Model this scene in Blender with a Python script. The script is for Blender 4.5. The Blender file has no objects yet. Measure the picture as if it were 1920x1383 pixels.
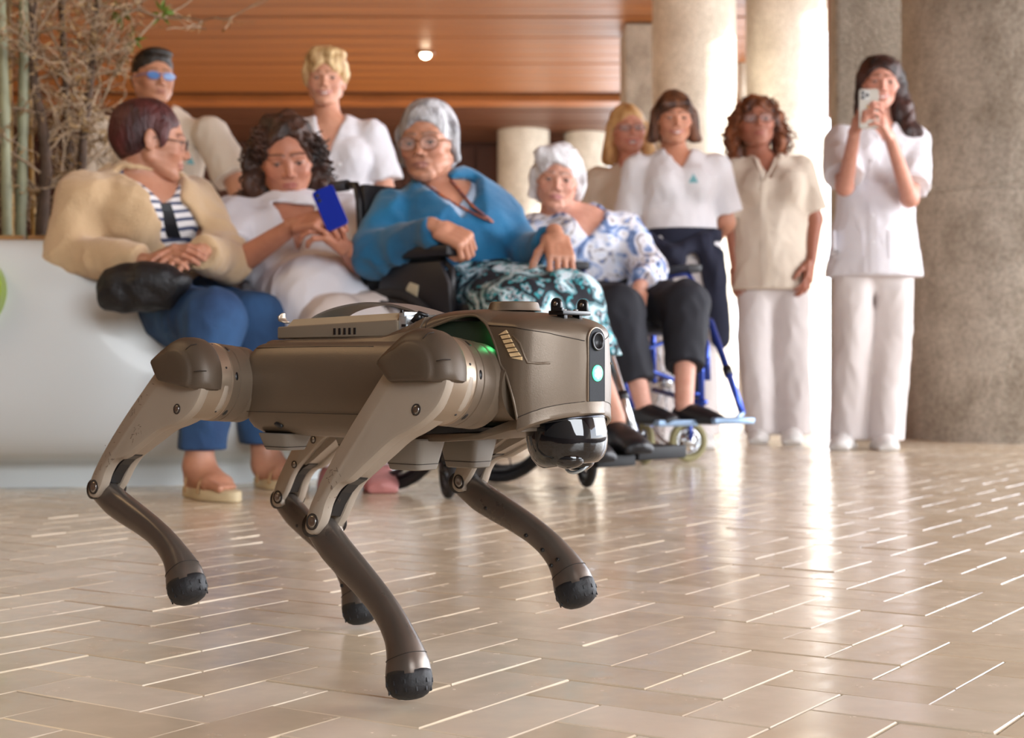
import bpy, bmesh, math, random
import numpy as np
from mathutils import Vector, Matrix, Quaternion
from mathutils.bvhtree import BVHTree

random.seed(7)
SC = bpy.context.scene
COL = SC.collection
PI = math.pi

# ---------------------------------------------------------------- camera
FPX, CAMH, HORY = 2904.3, 0.3394, 692.6
cam_data = bpy.data.cameras.new('camera')
cam_data.sensor_width = 36.0
cam_data.lens = FPX / 1920 * 36.0
cam_data.shift_y = (HORY - 691.5) / 1920
cam_data.clip_start = 0.05
cam_data.clip_end = 400
cam_data.dof.use_dof = True
cam_data.dof.focus_distance = 1.68
cam_data.dof.aperture_fstop = 8.5
cam = bpy.data.objects.new('camera', cam_data)
cam.location = (0, 0, CAMH)
cam.rotation_euler = (PI / 2, 0, 0)
COL.objects.link(cam)
SC.camera = cam

# ---------------------------------------------------------------- view
SC.view_settings.view_transform = 'Standard'
SC.view_settings.look = 'None'
SC.view_settings.gamma = 1.0
SC.view_settings.use_curve_mapping = False
SC.view_settings.exposure = 0.9
SC.cycles.use_denoising = True
SC.cycles.max_bounces = 8
SC.cycles.diffuse_bounces = 5
SC.cycles.glossy_bounces = 4
SC.cycles.transparent_max_bounces = 12
SC.cycles.sample_clamp_indirect = 6.0

# ---------------------------------------------------------------- sky
world = bpy.data.worlds.new('world')
SC.world = world
world.use_nodes = True
wn = world.node_tree
wn.nodes.clear()
w_out = wn.nodes.new('ShaderNodeOutputWorld')
w_bg = wn.nodes.new('ShaderNodeBackground')
w_tc = wn.nodes.new('ShaderNodeTexCoord')
w_sep = wn.nodes.new('ShaderNodeSeparateXYZ')
w_ramp = wn.nodes.new('ShaderNodeValToRGB')
w_ramp.color_ramp.elements[0].position = 0.0
w_ramp.color_ramp.elements[0].color = (0.84, 0.88, 0.95, 1)
w_ramp.color_ramp.elements[1].position = 0.7
w_ramp.color_ramp.elements[1].color = (0.55, 0.68, 0.92, 1)
wn.links.new(w_tc.outputs['Generated'], w_sep.inputs[0])
wn.links.new(w_sep.outputs['Z'], w_ramp.inputs[0])
wn.links.new(w_ramp.outputs[0], w_bg.inputs['Color'])
w_bg.inputs['Strength'].default_value = 4.2
wn.links.new(w_bg.outputs[0], w_out.inputs[0])

# ---------------------------------------------------------------- sun
def add_sun(name, direction, strength, color, angle):
    l = bpy.data.lights.new(name, 'SUN')
    l.energy = strength
    l.color = color
    l.angle = angle
    o = bpy.data.objects.new(name, l)
    o.rotation_euler = Vector(direction).to_track_quat('-Z', 'Y').to_euler()
    COL.objects.link(o)
    return o
add_sun('sun', (-0.9, -0.13, -0.36), 9.0, (1.0, 0.93, 0.82), math.radians(1.0))

def area_lamp(name, loc, target, sx, sy, power, color):
    l = bpy.data.lights.new(name, 'AREA')
    l.shape = 'RECTANGLE'
    l.size, l.size_y = sx, sy
    l.energy = power
    l.color = color
    o = bpy.data.objects.new(name, l)
    o.location = loc
    o.rotation_euler = (Vector(target) - Vector(loc)).to_track_quat('-Z', 'Y').to_euler()
    COL.objects.link(o)
    return o
# added front fill before the closed wall behind the camera, and daylight from the open courtyard side on the right
area_lamp('front_fill_light', (2.4, -4.3, 2.3), (0.4, 4, 0.6), 6.5, 3.0, 420, (0.90, 0.95, 1.0))
area_lamp('window_light_side', (7.6, 5.0, 2.2), (0, 5.5, 1.0), 7.0, 3.2, 380, (0.95, 0.97, 1.0))
# warm ceiling lamp of the hall, out of frame to the left
area_lamp('hall_lamp_warm', (-4.0, 3.0, 3.9), (-1.5, 5.0, 0.8), 2.0, 2.0, 40, (1.0, 0.72, 0.42))
area_lamp('far_ceiling_fill_warm', (-2.0, 19.0, 0.9), (-1.0, 20.0, 4.0), 7.0, 4.0, 30, (1.0, 0.75, 0.5))  # added uplight near the floor to warm the far ceiling

# ================================================================ helpers
def V(*a):
    return Vector(a if len(a) > 1 else a[0])

def P(px, py, D):
    """world point at depth D (metres in front of the camera station)"""
    return Vector(((px - 960) * D / FPX, D, CAMH - (py - HORY) * D / FPX))

# ---- materials
def srgb(r, g, b):
    def c(x):
        x /= 255.0
        return x / 12.92 if x <= 0.04045 else ((x + 0.055) / 1.055) ** 2.4
    return (c(r), c(g), c(b), 1.0)

def mat(name, col, rough=0.6, metal=0.0, var=0.0, vscale=8.0, bump=0.0, bscale=60.0, col2=None,
        coat=0.0, spec=0.5, sss=0.0, emit=None, estr=0.0, stretch=None, alpha=1.0, trans=0.0, rvar=0.0, sheen=0.0):
    m = bpy.data.materials.new(name)
    m.use_nodes = True
    nt = m.node_tree
    b = nt.nodes['Principled BSDF']
    b.inputs['Base Color'].default_value = col
    b.inputs['Roughness'].default_value = rough
    b.inputs['Metallic'].default_value = metal
    b.inputs['Specular IOR Level'].default_value = spec
    b.inputs['Coat Weight'].default_value = coat
    b.inputs['Transmission Weight'].default_value = trans
    b.inputs['Alpha'].default_value = alpha
    b.inputs['Sheen Weight'].default_value = sheen
    if sss:
        b.inputs['Subsurface Weight'].default_value = sss
        b.inputs['Subsurface Radius'].default_value = (0.02, 0.008, 0.004)
        b.inputs['Subsurface Scale'].default_value = 0.4
    if emit:
        b.inputs['Emission Color'].default_value = emit
        b.inputs['Emission Strength'].default_value = estr
    tc = None
    if var or bump or col2 or rvar:
        tc = nt.nodes.new('ShaderNodeTexCoord')
        mp = nt.nodes.new('ShaderNodeMapping')
        nt.links.new(tc.outputs['Object'], mp.inputs[0])
        if stretch:
            mp.inputs['Scale'].default_value = stretch
    if var or col2 or rvar:
        n = nt.nodes.new('ShaderNodeTexNoise')
        n.inputs['Scale'].default_value = vscale
        n.inputs['Detail'].default_value = 5
        nt.links.new(mp.outputs[0], n.inputs['Vector'])
        if var or col2:
            r = nt.nodes.new('ShaderNodeValToRGB')
            r.color_ramp.elements[0].position = 0.35
            r.color_ramp.elements[1].position = 0.65
            c2 = col2 or tuple(max(0, x * (1 - var)) for x in col[:3]) + (1,)
            r.color_ramp.elements[0].color = c2
            r.color_ramp.elements[1].color = col
            nt.links.new(n.outputs[0], r.inputs[0])
            nt.links.new(r.outputs[0], b.inputs['Base Color'])
        if rvar:
            mr = nt.nodes.new('ShaderNodeMapRange')
            mr.inputs['To Min'].default_value = max(0.02, rough - rvar)
            mr.inputs['To Max'].default_value = rough + rvar
            nt.links.new(n.outputs[0], mr.inputs[0])
            nt.links.new(mr.outputs[0], b.inputs['Roughness'])
    if bump:
        n2 = nt.nodes.new('ShaderNodeTexNoise')
        n2.inputs['Scale'].default_value = bscale
        n2.inputs['Detail'].default_value = 3
        nt.links.new(mp.outputs[0], n2.inputs['Vector'])
        bm_ = nt.nodes.new('ShaderNodeBump')
        bm_.inputs['Strength'].default_value = bump
        bm_.inputs['Distance'].default_value = 0.01
        nt.links.new(n2.outputs[0], bm_.inputs['Height'])
        nt.links.new(bm_.outputs[0], b.inputs['Normal'])
    return m

def link_obj(name, me, m=None, parent=None, smooth=True, kind=None, world_space=False):
    o = bpy.data.objects.new(name, me)
    COL.objects.link(o)
    if m is not None:
        ms = m if isinstance(m, (list, tuple)) else [m]
        for x in ms:
            me.materials.append(x)
    if smooth:
        me.polygons.foreach_set('use_smooth', [True] * len(me.polygons))
    if parent is not None:
        o.parent = parent
        if world_space:     # vertices given in world space
            o.matrix_parent_inverse = mw(parent).inverted()
    if kind:
        o['kind'] = kind
    return o

def mw(o):
    m = o.matrix_basis.copy()
    while o.parent is not None:
        m = o.parent.matrix_basis @ o.matrix_parent_inverse @ m if False else (o.parent.matrix_basis @ (o.matrix_parent_inverse @ m))
        o = o.parent
    return m

def tag(o, label=None, cat=None, group=None, kind=None):
    if label: o['label'] = label
    if cat: o['category'] = cat
    if group: o['group'] = group
    if kind: o['kind'] = kind
    return o

def empty(name, loc, label=None, cat=None, rz=0.0, group=None):
    o = bpy.data.objects.new(name, None)
    o.location = loc
    o.rotation_euler = (0, 0, rz)
    o.empty_display_size = 0.1
    COL.objects.link(o)
    return tag(o, label, cat, group)

def mesh_from(name, verts, faces):
    me = bpy.data.meshes.new(name)
    me.from_pydata([tuple(v) for v in verts], [], faces)
    me.validate()
    me.update()
    return me

class MB:
    """collects shapes into one mesh"""
    def __init__(s):
        s.v, s.f, s.m = [], [], []
        s.mi = 0
    def add(s, verts, faces):
        o = len(s.v)
        s.v += [Vector(v) for v in verts]
        for f in faces:
            s.f.append([i + o for i in f])
            s.m.append(s.mi)
    def box(s, c, size, rot=None, bev=0.0):
        bm = bmesh.new()
        bmesh.ops.create_cube(bm, size=1)
        bmesh.ops.scale(bm, vec=size, verts=bm.verts)
        if bev:
            bmesh.ops.bevel(bm, geom=bm.edges[:], offset=bev, segments=2, profile=0.6, affect='EDGES')
        M = rot.to_4x4() if rot is not None else Matrix()
        bm.verts.ensure_lookup_table()
        vs = [M @ v.co + Vector(c) for v in bm.verts]
        s.add(vs, [[v.index for v in f.verts] for f in bm.faces])
        bm.free()
    def tube(s, pts, r, n=10, caps=True, closed=False, sx=1.0, up=None):
        pts = [Vector(p) for p in pts]
        rs = r if isinstance(r, (list, tuple)) else [r] * len(pts)
        N = len(pts)
        T = []
        for i in range(N):
            if closed:
                t = pts[(i + 1) % N] - pts[(i - 1) % N]
            else:
                t = pts[min(i + 1, N - 1)] - pts[max(i - 1, 0)]
            T.append(t.normalized() if t.length > 1e-9 else Vector((0, 0, 1)))
        a = up or (Vector((0, 0, 1)) if abs(T[0].z) < 0.9 else Vector((1, 0, 0)))
        nrm = (a - T[0] * a.dot(T[0])).normalized()
        vs = []
        for i in range(N):
            nrm = (nrm - T[i] * nrm.dot(T[i]))
            nrm = nrm.normalized() if nrm.length > 1e-6 else T[i].orthogonal().normalized()
            b = T[i].cross(nrm)
            for k in range(n):
                an = 2 * PI * k / n
                vs.append(pts[i] + nrm * (math.cos(an) * rs[i]) + b * (math.sin(an) * rs[i] * sx))
        fs = []
        for i in range(N if closed else N - 1):
            j = (i + 1) % N
            for k in range(n):
                k2 = (k + 1) % n
                fs.append([i * n + k, i * n + k2, j * n + k2, j * n + k])
        if caps and not closed:
            fs.append([k for k in range(n)][::-1])
            fs.append([(N - 1) * n + k for k in range(n)])
        s.add(vs, fs)
    def lathe(s, prof, n=32, M=None, a0=0.0, a1=2 * PI):
        """prof: list of (r, z) about local z; M places it"""
        M = M or Matrix()
        full = abs(a1 - a0 - 2 * PI) < 1e-6
        cnt = n if full else n + 1
        vs = []
        for (r, z) in prof:
            for k in range(cnt):
                an = a0 + (a1 - a0) * k / n
                vs.append(M @ Vector((r * math.cos(an), r * math.sin(an), z)))
        fs = []
        for i in range(len(prof) - 1):
            for k in range(n):
                k2 = (k + 1) % cnt
                fs.append([i * cnt + k, i * cnt + k2, (i + 1) * cnt + k2, (i + 1) * cnt + k])
        if full:
            if prof[0][0] > 1e-5: fs.append([k for k in range(cnt)][::-1])
            if prof[-1][0] > 1e-5: fs.append([(len(prof) - 1) * cnt + k for k in range(cnt)])
        s.add(vs, fs)
    def sphere(s, c, r, n=12, rings=8, sc=(1, 1, 1)):
        prof = [(math.sin(PI * i / rings) * r, -math.cos(PI * i / rings) * r) for i in range(rings + 1)]
        M = Matrix.Translation(Vector(c)) @ Matrix.Diagonal((sc[0], sc[1], sc[2], 1))
        s.lathe([(max(a, 1e-6), b) for a, b in prof], n, M)
    def loft(s, rings, closed=True, caps=True):
        n = len(rings[0])
        vs = [p for r in rings for p in r]
        fs = []
        for i in range(len(rings) - 1):
            for k in range(n if closed else n - 1):
                k2 = (k + 1) % n
                fs.append([i * n + k, i * n + k2, (i + 1) * n + k2, (i + 1) * n + k])
        if caps:
            fs.append([k for k in range(n)][::-1])
            fs.append([(len(rings) - 1) * n + k for k in range(n)])
        s.add(vs, fs)
    def prism(s, poly, M, depth, bev=0.0):
        """poly in local xy extruded along local z from 0 to depth"""
        bm = bmesh.new()
        vs = [bm.verts.new((p[0], p[1], 0)) for p in poly]
        f = bm.faces.new(vs)
        r = bmesh.ops.extrude_face_region(bm, geom=[f])
        ev = [g for g in r['geom'] if isinstance(g, bmesh.types.BMVert)]
        bmesh.ops.translate(bm, vec=(0, 0, depth), verts=ev)
        bmesh.ops.recalc_face_normals(bm, faces=bm.faces)
        if bev:
            es = [e for e in bm.edges if len(e.link_faces) == 2 and e.calc_face_angle(0) > 0.6]
            bmesh.ops.bevel(bm, geom=es, offset=bev, segments=2, profile=0.5, affect='EDGES')
        bm.verts.ensure_lookup_table()
        bm.verts.index_update()
        s.add([M @ v.co for v in bm.verts], [[v.index for v in f.verts] for f in bm.faces])
        bm.free()
    def build(s, name, m=None, parent=None, smooth=True, angle=None, kind=None, fix=True):
        me = bpy.data.meshes.new(name)
        me.from_pydata([tuple(v) for v in s.v], [], s.f)
        me.polygons.foreach_set('material_index', s.m)
        if fix:
            bm = bmesh.new(); bm.from_mesh(me)
            bmesh.ops.recalc_face_normals(bm, faces=bm.faces)
            bm.to_mesh(me); bm.free()
        me.update()
        o = link_obj(name, me, m, parent, smooth, kind)
        if smooth and angle is not None:
            me.set_sharp_from_angle(angle=math.radians(angle))
        return o

def islands(mb):
    par = list(range(len(mb.v)))
    def find(a):
        while par[a] != a:
            par[a] = par[par[a]]; a = par[a]
        return a
    for f in mb.f:
        r = find(f[0])
        for i in f[1:]:
            par[find(i)] = r
    groups = {}
    for f in mb.f:
        groups.setdefault(find(f[0]), []).append(f)
    out = []
    for fs in groups.values():
        used = sorted({i for f in fs for i in f}); mp = {u: k for k, u in enumerate(used)}
        q = MB(); q.add([mb.v[u] for u in used], [[mp[i] for i in f] for f in fs])
        out.append(q)
    return out

def parts(mb, name, m, parent, **kw):
    """every separate piece becomes an object of its own"""
    return [q.build(name, m, parent, **kw) for q in islands(mb)]

def frame(o, z, x=None):
    """4x4 with origin o, local z along z"""
    z = Vector(z).normalized()
    x = Vector(x) if x is not None else z.orthogonal()
    x = (x - z * x.dot(z)).normalized()
    y = z.cross(x)
    M = Matrix((x, y, z)).transposed().to_4x4()
    M.translation = Vector(o)
    return M

def catmull(pts, n=8, closed=False):
    pts = [np.array(p, float) for p in pts]
    N = len(pts)
    out = []
    for i in range(N if closed else N - 1):
        if closed:
            a, b, c, d = pts[(i - 1) % N], pts[i], pts[(i + 1) % N], pts[(i + 2) % N]
        else:
            a, b, c, d = pts[max(i - 1, 0)], pts[i], pts[i + 1], pts[min(i + 2, N - 1)]
        for k in range(n):
            t = k / n
            out.append(0.5 * ((2 * b) + (-a + c) * t + (2 * a - 5 * b + 4 * c - d) * t * t + (-a + 3 * b - 3 * c + d) * t ** 3))
    if not closed:
        out.append(pts[-1])
    return out

def rrect(w, h, r, n=4):
    """rounded rectangle outline, centred"""
    out = []
    for cx, cy, a0 in ((w / 2 - r, h / 2 - r, 0), (-w / 2 + r, h / 2 - r, PI / 2), (-w / 2 + r, -h / 2 + r, PI), (w / 2 - r, -h / 2 + r, 1.5 * PI)):
        for k in range(n + 1):
            a = a0 + PI / 2 * k / n
            out.append((cx + r * math.cos(a), cy + r * math.sin(a)))
    return out

# ---- implicit surfaces (numpy) -> one continuous mesh
def fnoise(p, f, seed=0.0):
    x, y, z = p
    a = np.sin(f * (x * 0.9 + y * 0.35 - z * 0.2) + seed + 1.6 * np.sin(f * 0.61 * (y - z * 0.4) + seed * 2.1))
    b = np.sin(f * 1.13 * (y * 0.8 - x * 0.3 + z * 0.5) + seed * 1.7 + 1.4 * np.sin(f * 0.53 * (z + x * 0.5) + seed))
    c = np.sin(f * 0.93 * (z * 0.95 + x * 0.25 - y * 0.2) + seed * 0.6 + 1.5 * np.sin(f * 0.7 * (x - y * 0.3) + 3 * seed))
    return (a + b + c) / 3

class Sdf:
    def __init__(s):
        s.ops = []
    # every op: (kind, fn(p)->d, lo, hi, k)
    def _add(s, fn, lo, hi, k, op):
        s.ops.append((op, fn, np.array(lo, float), np.array(hi, float), k))
        return s
    def cone(s, a, b, ra, rb, k=0.02, op='add', flat=None, fr=1.0, cuts=None):
        """rounded cone; flat = unit vector squashed by factor fr (<1: thinner along it); cuts = [(point, normal)] keeps the side normal points away from"""
        a = np.array(a, float); b = np.array(b, float)
        ab = b - a; L = max(1e-6, float(ab @ ab))
        n = None if flat is None else np.array(flat, float) / np.linalg.norm(flat)
        R = max(ra, rb)
        def fn(p):
            q = [p[i] - a[i] for i in range(3)]
            if n is not None:
                d = (q[0] * n[0] + q[1] * n[1] + q[2] * n[2])
                dl = ab @ n
                t0 = np.clip((q[0] * ab[0] + q[1] * ab[1] + q[2] * ab[2]) / L, 0, 1)
                dd = d - t0 * dl
                ex = dd * (1 / fr - 1)
                q = [q[i] + ex * n[i] for i in range(3)]
            t = np.clip((q[0] * ab[0] + q[1] * ab[1] + q[2] * ab[2]) / L, 0, 1)
            d2 = sum((q[i] - t * ab[i]) ** 2 for i in range(3))
            r = np.sqrt(d2) - (ra + (rb - ra) * t)
            if cuts:
                for cp, cn in cuts:
                    cn = np.array(cn, float) / np.linalg.norm(cn)
                    r = np.maximum(r, sum((p[i] - cp[i]) * cn[i] for i in range(3)))
            return r
        return s._add(fn, np.minimum(a, b) - R, np.maximum(a, b) + R, k, op)
    def ell(s, c, r, k=0.02, op='add', R=None):
        """ellipsoid; R: 3x3 numpy, rows = local axes in outer space"""
        c = np.array(c, float); r = np.array(r, float)
        R_ = np.eye(3) if R is None else np.array(R, float)
        m = r.max()
        def fn(p):
            q = [p[i] - c[i] for i in range(3)]
            l = [(q[0] * R_[j, 0] + q[1] * R_[j, 1] + q[2] * R_[j, 2]) for j in range(3)]
            k0 = np.sqrt(sum((l[j] / r[j]) ** 2 for j in range(3)))
            k1 = np.sqrt(sum((l[j] / r[j] ** 2) ** 2 for j in range(3)))
            return k0 * (k0 - 1) / np.maximum(k1, 1e-6)
        ext = m if R is not None else r
        return s._add(fn, c - ext, c + ext, k, op)
    def box(s, c, r, rad=0.005, k=0.01, op='add', R=None):
        c = np.array(c, float); r = np.array(r, float)
        R_ = np.eye(3) if R is None else np.array(R, float)
        def fn(p):
            q = [p[i] - c[i] for i in range(3)]
            l = [np.abs(q[0] * R_[j, 0] + q[1] * R_[j, 1] + q[2] * R_[j, 2]) - (r[j] - rad) for j in range(3)]
            return np.sqrt(sum(np.maximum(x, 0) ** 2 for x in l)) + np.minimum(np.maximum(l[0], np.maximum(l[1], l[2])), 0) - rad
        e = np.linalg.norm(r)
        ext = r if R is None else np.array([e] * 3)
        return s._add(fn, c - ext, c + ext, k, op)
    def mesh(s, step, disp=None, lo=None, hi=None, pad=0.02):
        adds = [o for o in s.ops if o[0] == 'add']
        l = np.min([o[2] for o in adds], axis=0) - pad
        h = np.max([o[3] for o in adds], axis=0) + pad
        if lo is not None: l = np.maximum(l, np.array([-1e9 if x is None else x for x in lo]))
        if hi is not None: h = np.minimum(h, np.array([1e9 if x is None else x for x in hi]))
        n = np.maximum(3, np.ceil((h - l) / step).astype(int) + 1)
        ax = [(l[i] + np.arange(n[i]) * step).astype(np.float32) for i in range(3)]
        Fd = np.full(n, 0.5, np.float32)
        for op, fn, a, b, k in s.ops:
            m = max(0.03, k * 1.6, 2.5 * step)
            i0 = [max(0, int((a[i] - m - l[i]) / step)) for i in range(3)]
            i1 = [min(n[i], int((b[i] + m - l[i]) / step) + 2) for i in range(3)]
            if any(i1[i] <= i0[i] for i in range(3)): continue
            sl = tuple(slice(i0[i], i1[i]) for i in range(3))
            p = (ax[0][sl[0]][:, None, None], ax[1][sl[1]][None, :, None], ax[2][sl[2]][None, None, :])
            d = fn(p).astype(np.float32)
            cur = Fd[sl]
            if op == 'add':
                hh = np.clip(0.5 + 0.5 * (cur - d) / k, 0, 1)
                Fd[sl] = cur * (1 - hh) + d * hh - k * hh * (1 - hh)
            elif op == 'sub':
                hh = np.clip(0.5 - 0.5 * (cur + d) / k, 0, 1)
                Fd[sl] = cur * (1 - hh) + (-d) * hh + k * hh * (1 - hh)
        if disp is not None:
            p = (ax[0][:, None, None], ax[1][None, :, None], ax[2][None, None, :])
            Fd += disp(p).astype(np.float32)
        return surface_nets(Fd, l, step)

CORN = [(i, j, k) for i in (0, 1) for j in (0, 1) for k in (0, 1)]
EDG = [(a, b) for a in range(8) for b in range(a + 1, 8) if sum(abs(CORN[a][i] - CORN[b][i]) for i in range(3)) == 1]
def surface_nets(Fd, org, step):
    S = Fd < 0
    n = np.array(Fd.shape)
    c = np.zeros(n - 1, np.int8)
    for (i, j, k) in CORN:
        c += S[i:n[0] - 1 + i, j:n[1] - 1 + j, k:n[2] - 1 + k]
    act = np.argwhere((c > 0) & (c < 8))
    if len(act) == 0:
        return np.zeros((0, 3)), np.zeros((0, 4), int)
    idx = np.full(n - 1, -1, np.int64)
    idx[act[:, 0], act[:, 1], act[:, 2]] = np.arange(len(act))
    vals = [Fd[act[:, 0] + i, act[:, 1] + j, act[:, 2] + k] for (i, j, k) in CORN]
    acc = np.zeros((len(act), 3)); cnt = np.zeros(len(act))
    for a, b in EDG:
        va, vb = vals[a], vals[b]
        m = (va < 0) != (vb < 0)
        t = np.where(m, va / np.where(m, va - vb, 1), 0)
        ca = np.array(CORN[a], float); cb = np.array(CORN[b], float)
        acc += np.where(m[:, None], ca + (cb - ca) * t[:, None], 0)
        cnt += m
    verts = (act + acc / cnt[:, None]) * step + org
    faces = []
    for axd in range(3):
        sh = [slice(None)] * 3; sh2 = [slice(None)] * 3
        sh[axd] = slice(0, n[axd] - 1); sh2[axd] = slice(1, n[axd])
        A = S[tuple(sh)]; B = S[tuple(sh2)]
        e = np.argwhere(A != B)
        u, w = [(1, 2), (2, 0), (0, 1)][axd]
        ok = (e[:, u] > 0) & (e[:, w] > 0) & (e[:, u] < n[u] - 1) & (e[:, w] < n[w] - 1)
        e = e[ok]
        if len(e) == 0: continue
        sgn = A[e[:, 0], e[:, 1], e[:, 2]]
        q = []
        for du, dw in ((-1, -1), (0, -1), (0, 0), (-1, 0)):
            g = e.copy(); g[:, u] += du; g[:, w] += dw
            q.append(idx[g[:, 0], g[:, 1], g[:, 2]])
        q = np.stack(q, 1)
        q[~sgn] = q[~sgn][:, ::-1]
        faces.append(q)
    faces = np.concatenate(faces)
    faces = faces[(faces >= 0).all(1)]
    return verts, faces

def join_vf(blocks):
    vs, fs, o = [], [], 0
    for v, f in blocks:
        vs.append(v); fs.append(f + o); o += len(v)
    return np.concatenate(vs), np.concatenate(fs)

def np_mesh(name, v, f, colors=None):
    me = bpy.data.meshes.new(name)
    nf = len(f)
    me.vertices.add(len(v)); me.vertices.foreach_set('co', np.asarray(v, np.float32).ravel())
    me.loops.add(nf * 4); me.loops.foreach_set('vertex_index', np.asarray(f, np.int32).ravel())
    me.polygons.add(nf)
    me.polygons.foreach_set('loop_start', np.arange(0, nf * 4, 4, dtype=np.int32))
    me.update(calc_edges=True)
    me.validate()
    if colors is not None:
        at = me.color_attributes.new('tint', 'FLOAT_COLOR', 'POINT')
        c4 = np.ones((len(v), 4), np.float32); c4[:, :3] = colors
        at.data.foreach_set('color', c4.ravel())
    return me

def apply_M(v, M):
    A = np.array(M)
    return v @ A[:3, :3].T + A[:3, 3]

# ================================================================ the hall
# ---- floor: herringbone of fired clay tiles (2:1), laid out from one corner
TW, TANG = 0.0925, math.radians(33.1)
TCA, TCB = TW * math.cos(TANG), TW * math.sin(TANG)
TOX, TOY = -0.526, 1.6405
def tile_xy(a, b):
    return Vector((TOX + a * TCA + b * TCB, TOY - a * TCB + b * TCA, 0))

def tile_material():
    m = bpy.data.materials.new('glazed_clay_tile')
    m.use_nodes = True
    nt = m.node_tree; b = nt.nodes['Principled BSDF']; L = nt.links
    geo = nt.nodes.new('ShaderNodeNewGeometry'); oi = nt.nodes.new('ShaderNodeObjectInfo')
    ad = nt.nodes.new('ShaderNodeMath'); ad.operation = 'ADD'
    L.new(geo.outputs['Random Per Island'], ad.inputs[0]); L.new(oi.outputs['Random'], ad.inputs[1])
    fr = nt.nodes.new('ShaderNodeMath'); fr.operation = 'FRACT'; L.new(ad.outputs[0], fr.inputs[0])
    r = nt.nodes.new('ShaderNodeValToRGB')
    e = r.color_ramp.elements
    e[0].color = srgb(212, 195, 168); e[1].color = srgb(232, 219, 198)
    n3 = r.color_ramp.elements.new(0.5); n3.color = srgb(222, 207, 183)
    L.new(fr.outputs[0], r.inputs[0])
    n = nt.nodes.new('ShaderNodeTexNoise'); n.inputs['Scale'].default_value = 5.0; n.inputs['Detail'].default_value = 6
    L.new(geo.outputs['Position'], n.inputs['Vector'])
    mx = nt.nodes.new('ShaderNodeMixRGB'); mx.blend_type = 'MULTIPLY'; mx.inputs[0].default_value = 0.5
    r2 = nt.nodes.new('ShaderNodeValToRGB')
    r2.color_ramp.elements[0].position = 0.35; r2.color_ramp.elements[0].color = (0.80, 0.78, 0.77, 1)
    r2.color_ramp.elements[1].position = 0.62; r2.color_ramp.elements[1].color = (1, 1, 1, 1)
    L.new(n.outputs[0], r2.inputs[0]); L.new(r.outputs[0], mx.inputs[1]); L.new(r2.outputs[0], mx.inputs[2])
    L.new(mx.outputs[0], b.inputs['Base Color'])
    n2 = nt.nodes.new('ShaderNodeTexNoise'); n2.inputs['Scale'].default_value = 26.0; n2.inputs['Detail'].default_value = 6
    L.new(geo.outputs['Position'], n2.inputs['Vector'])
    mr = nt.nodes.new('ShaderNodeMapRange'); mr.inputs['From Min'].default_value = .3; mr.inputs['From Max'].default_value = .75
    mr.inputs['To Min'].default_value = 0.13; mr.inputs['To Max'].default_value = 0.30
    L.new(n2.outputs[0], mr.inputs[0]); L.new(mr.outputs[0], b.inputs['Roughness'])
    n4 = nt.nodes.new('ShaderNodeTexNoise'); n4.inputs['Scale'].default_value = 14.0; n4.inputs['Detail'].default_value = 2
    L.new(geo.outputs['Position'], n4.inputs['Vector'])
    bp = nt.nodes.new('ShaderNodeBump'); bp.inputs['Strength'].default_value = 0.05; bp.inputs['Distance'].default_value = 0.004
    L.new(n4.outputs[0], bp.inputs['Height']); L.new(bp.outputs[0], b.inputs['Normal'])
    b.inputs['Specular IOR Level'].default_value = 0.55
    return m
M_TILE = tile_material()
M_GROUT = mat('dark_brown_joint', srgb(84, 58, 40), 0.9, var=0.3, vscale=30)

def tile_verts(lx, ly, bev=0.0012, gap=0.0011, depth=0.011):
    """tile in lattice-aligned axes, origin at its near-left corner"""
    x0, y0, x1, y1 = gap, gap, lx - gap, ly - gap
    v = []
    for (z, i) in ((-depth, 0), (-bev * 0.8, 0), (0, bev)):
        v += [(x0 + i, y0 + i, z), (x1 - i, y0 + i, z), (x1 - i, y1 - i, z), (x0 + i, y1 - i, z)]
    f = []
    for r in (0, 4):
        for k in range(4):
            k2 = (k + 1) % 4
            f.append((r + k, r + k2, r + 4 + k2, r + 4 + k))
    f.append((8, 9, 10, 11))
    return v, f

floor_mb = MB()
floor_mb.box((0, 9.0, -0.061), (26, 34, 0.1))
floor = floor_mb.build('floor', M_GROUT, smooth=False, kind='structure')
floor['label'] = 'herringbone floor of glossy beige clay tiles'

proto = {}
for nm, (lx, ly) in {'a': (2 * TW, TW), 'b': (TW, 2 * TW)}.items():
    v, f = tile_verts(lx, ly)
    v = [(a - lx / 2, c - ly / 2, z) for a, c, z in v]
    me = mesh_from('tile', v, f)
    me.materials.append(M_TILE)
    proto[nm] = me
cands = []
for k in range(-150, 190):
    for mm in range(-60, 60):
        for typ, (a, b, la, lb) in (('a', (4 * mm - k, k, 2, 1)), ('b', (4 * mm + 2 - k, k, 1, 2))):
            c = tile_xy(a + la / 2, b + lb / 2)
            if 0.5 < c.y < 11 and abs(c.x) < 0.42 * c.y + 1.0:
                inview = abs(c.x) < 0.335 * c.y + 0.12 and c.y > 1.36
                cands.append((0 if inview else 1, c.y, typ, c, a, b, la, lb))
cands.sort(key=lambda t: (t[0], t[1]))
rt = random.Random(3)
far_tiles = MB()
n_far = 0
fv, ff = [], []
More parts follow.
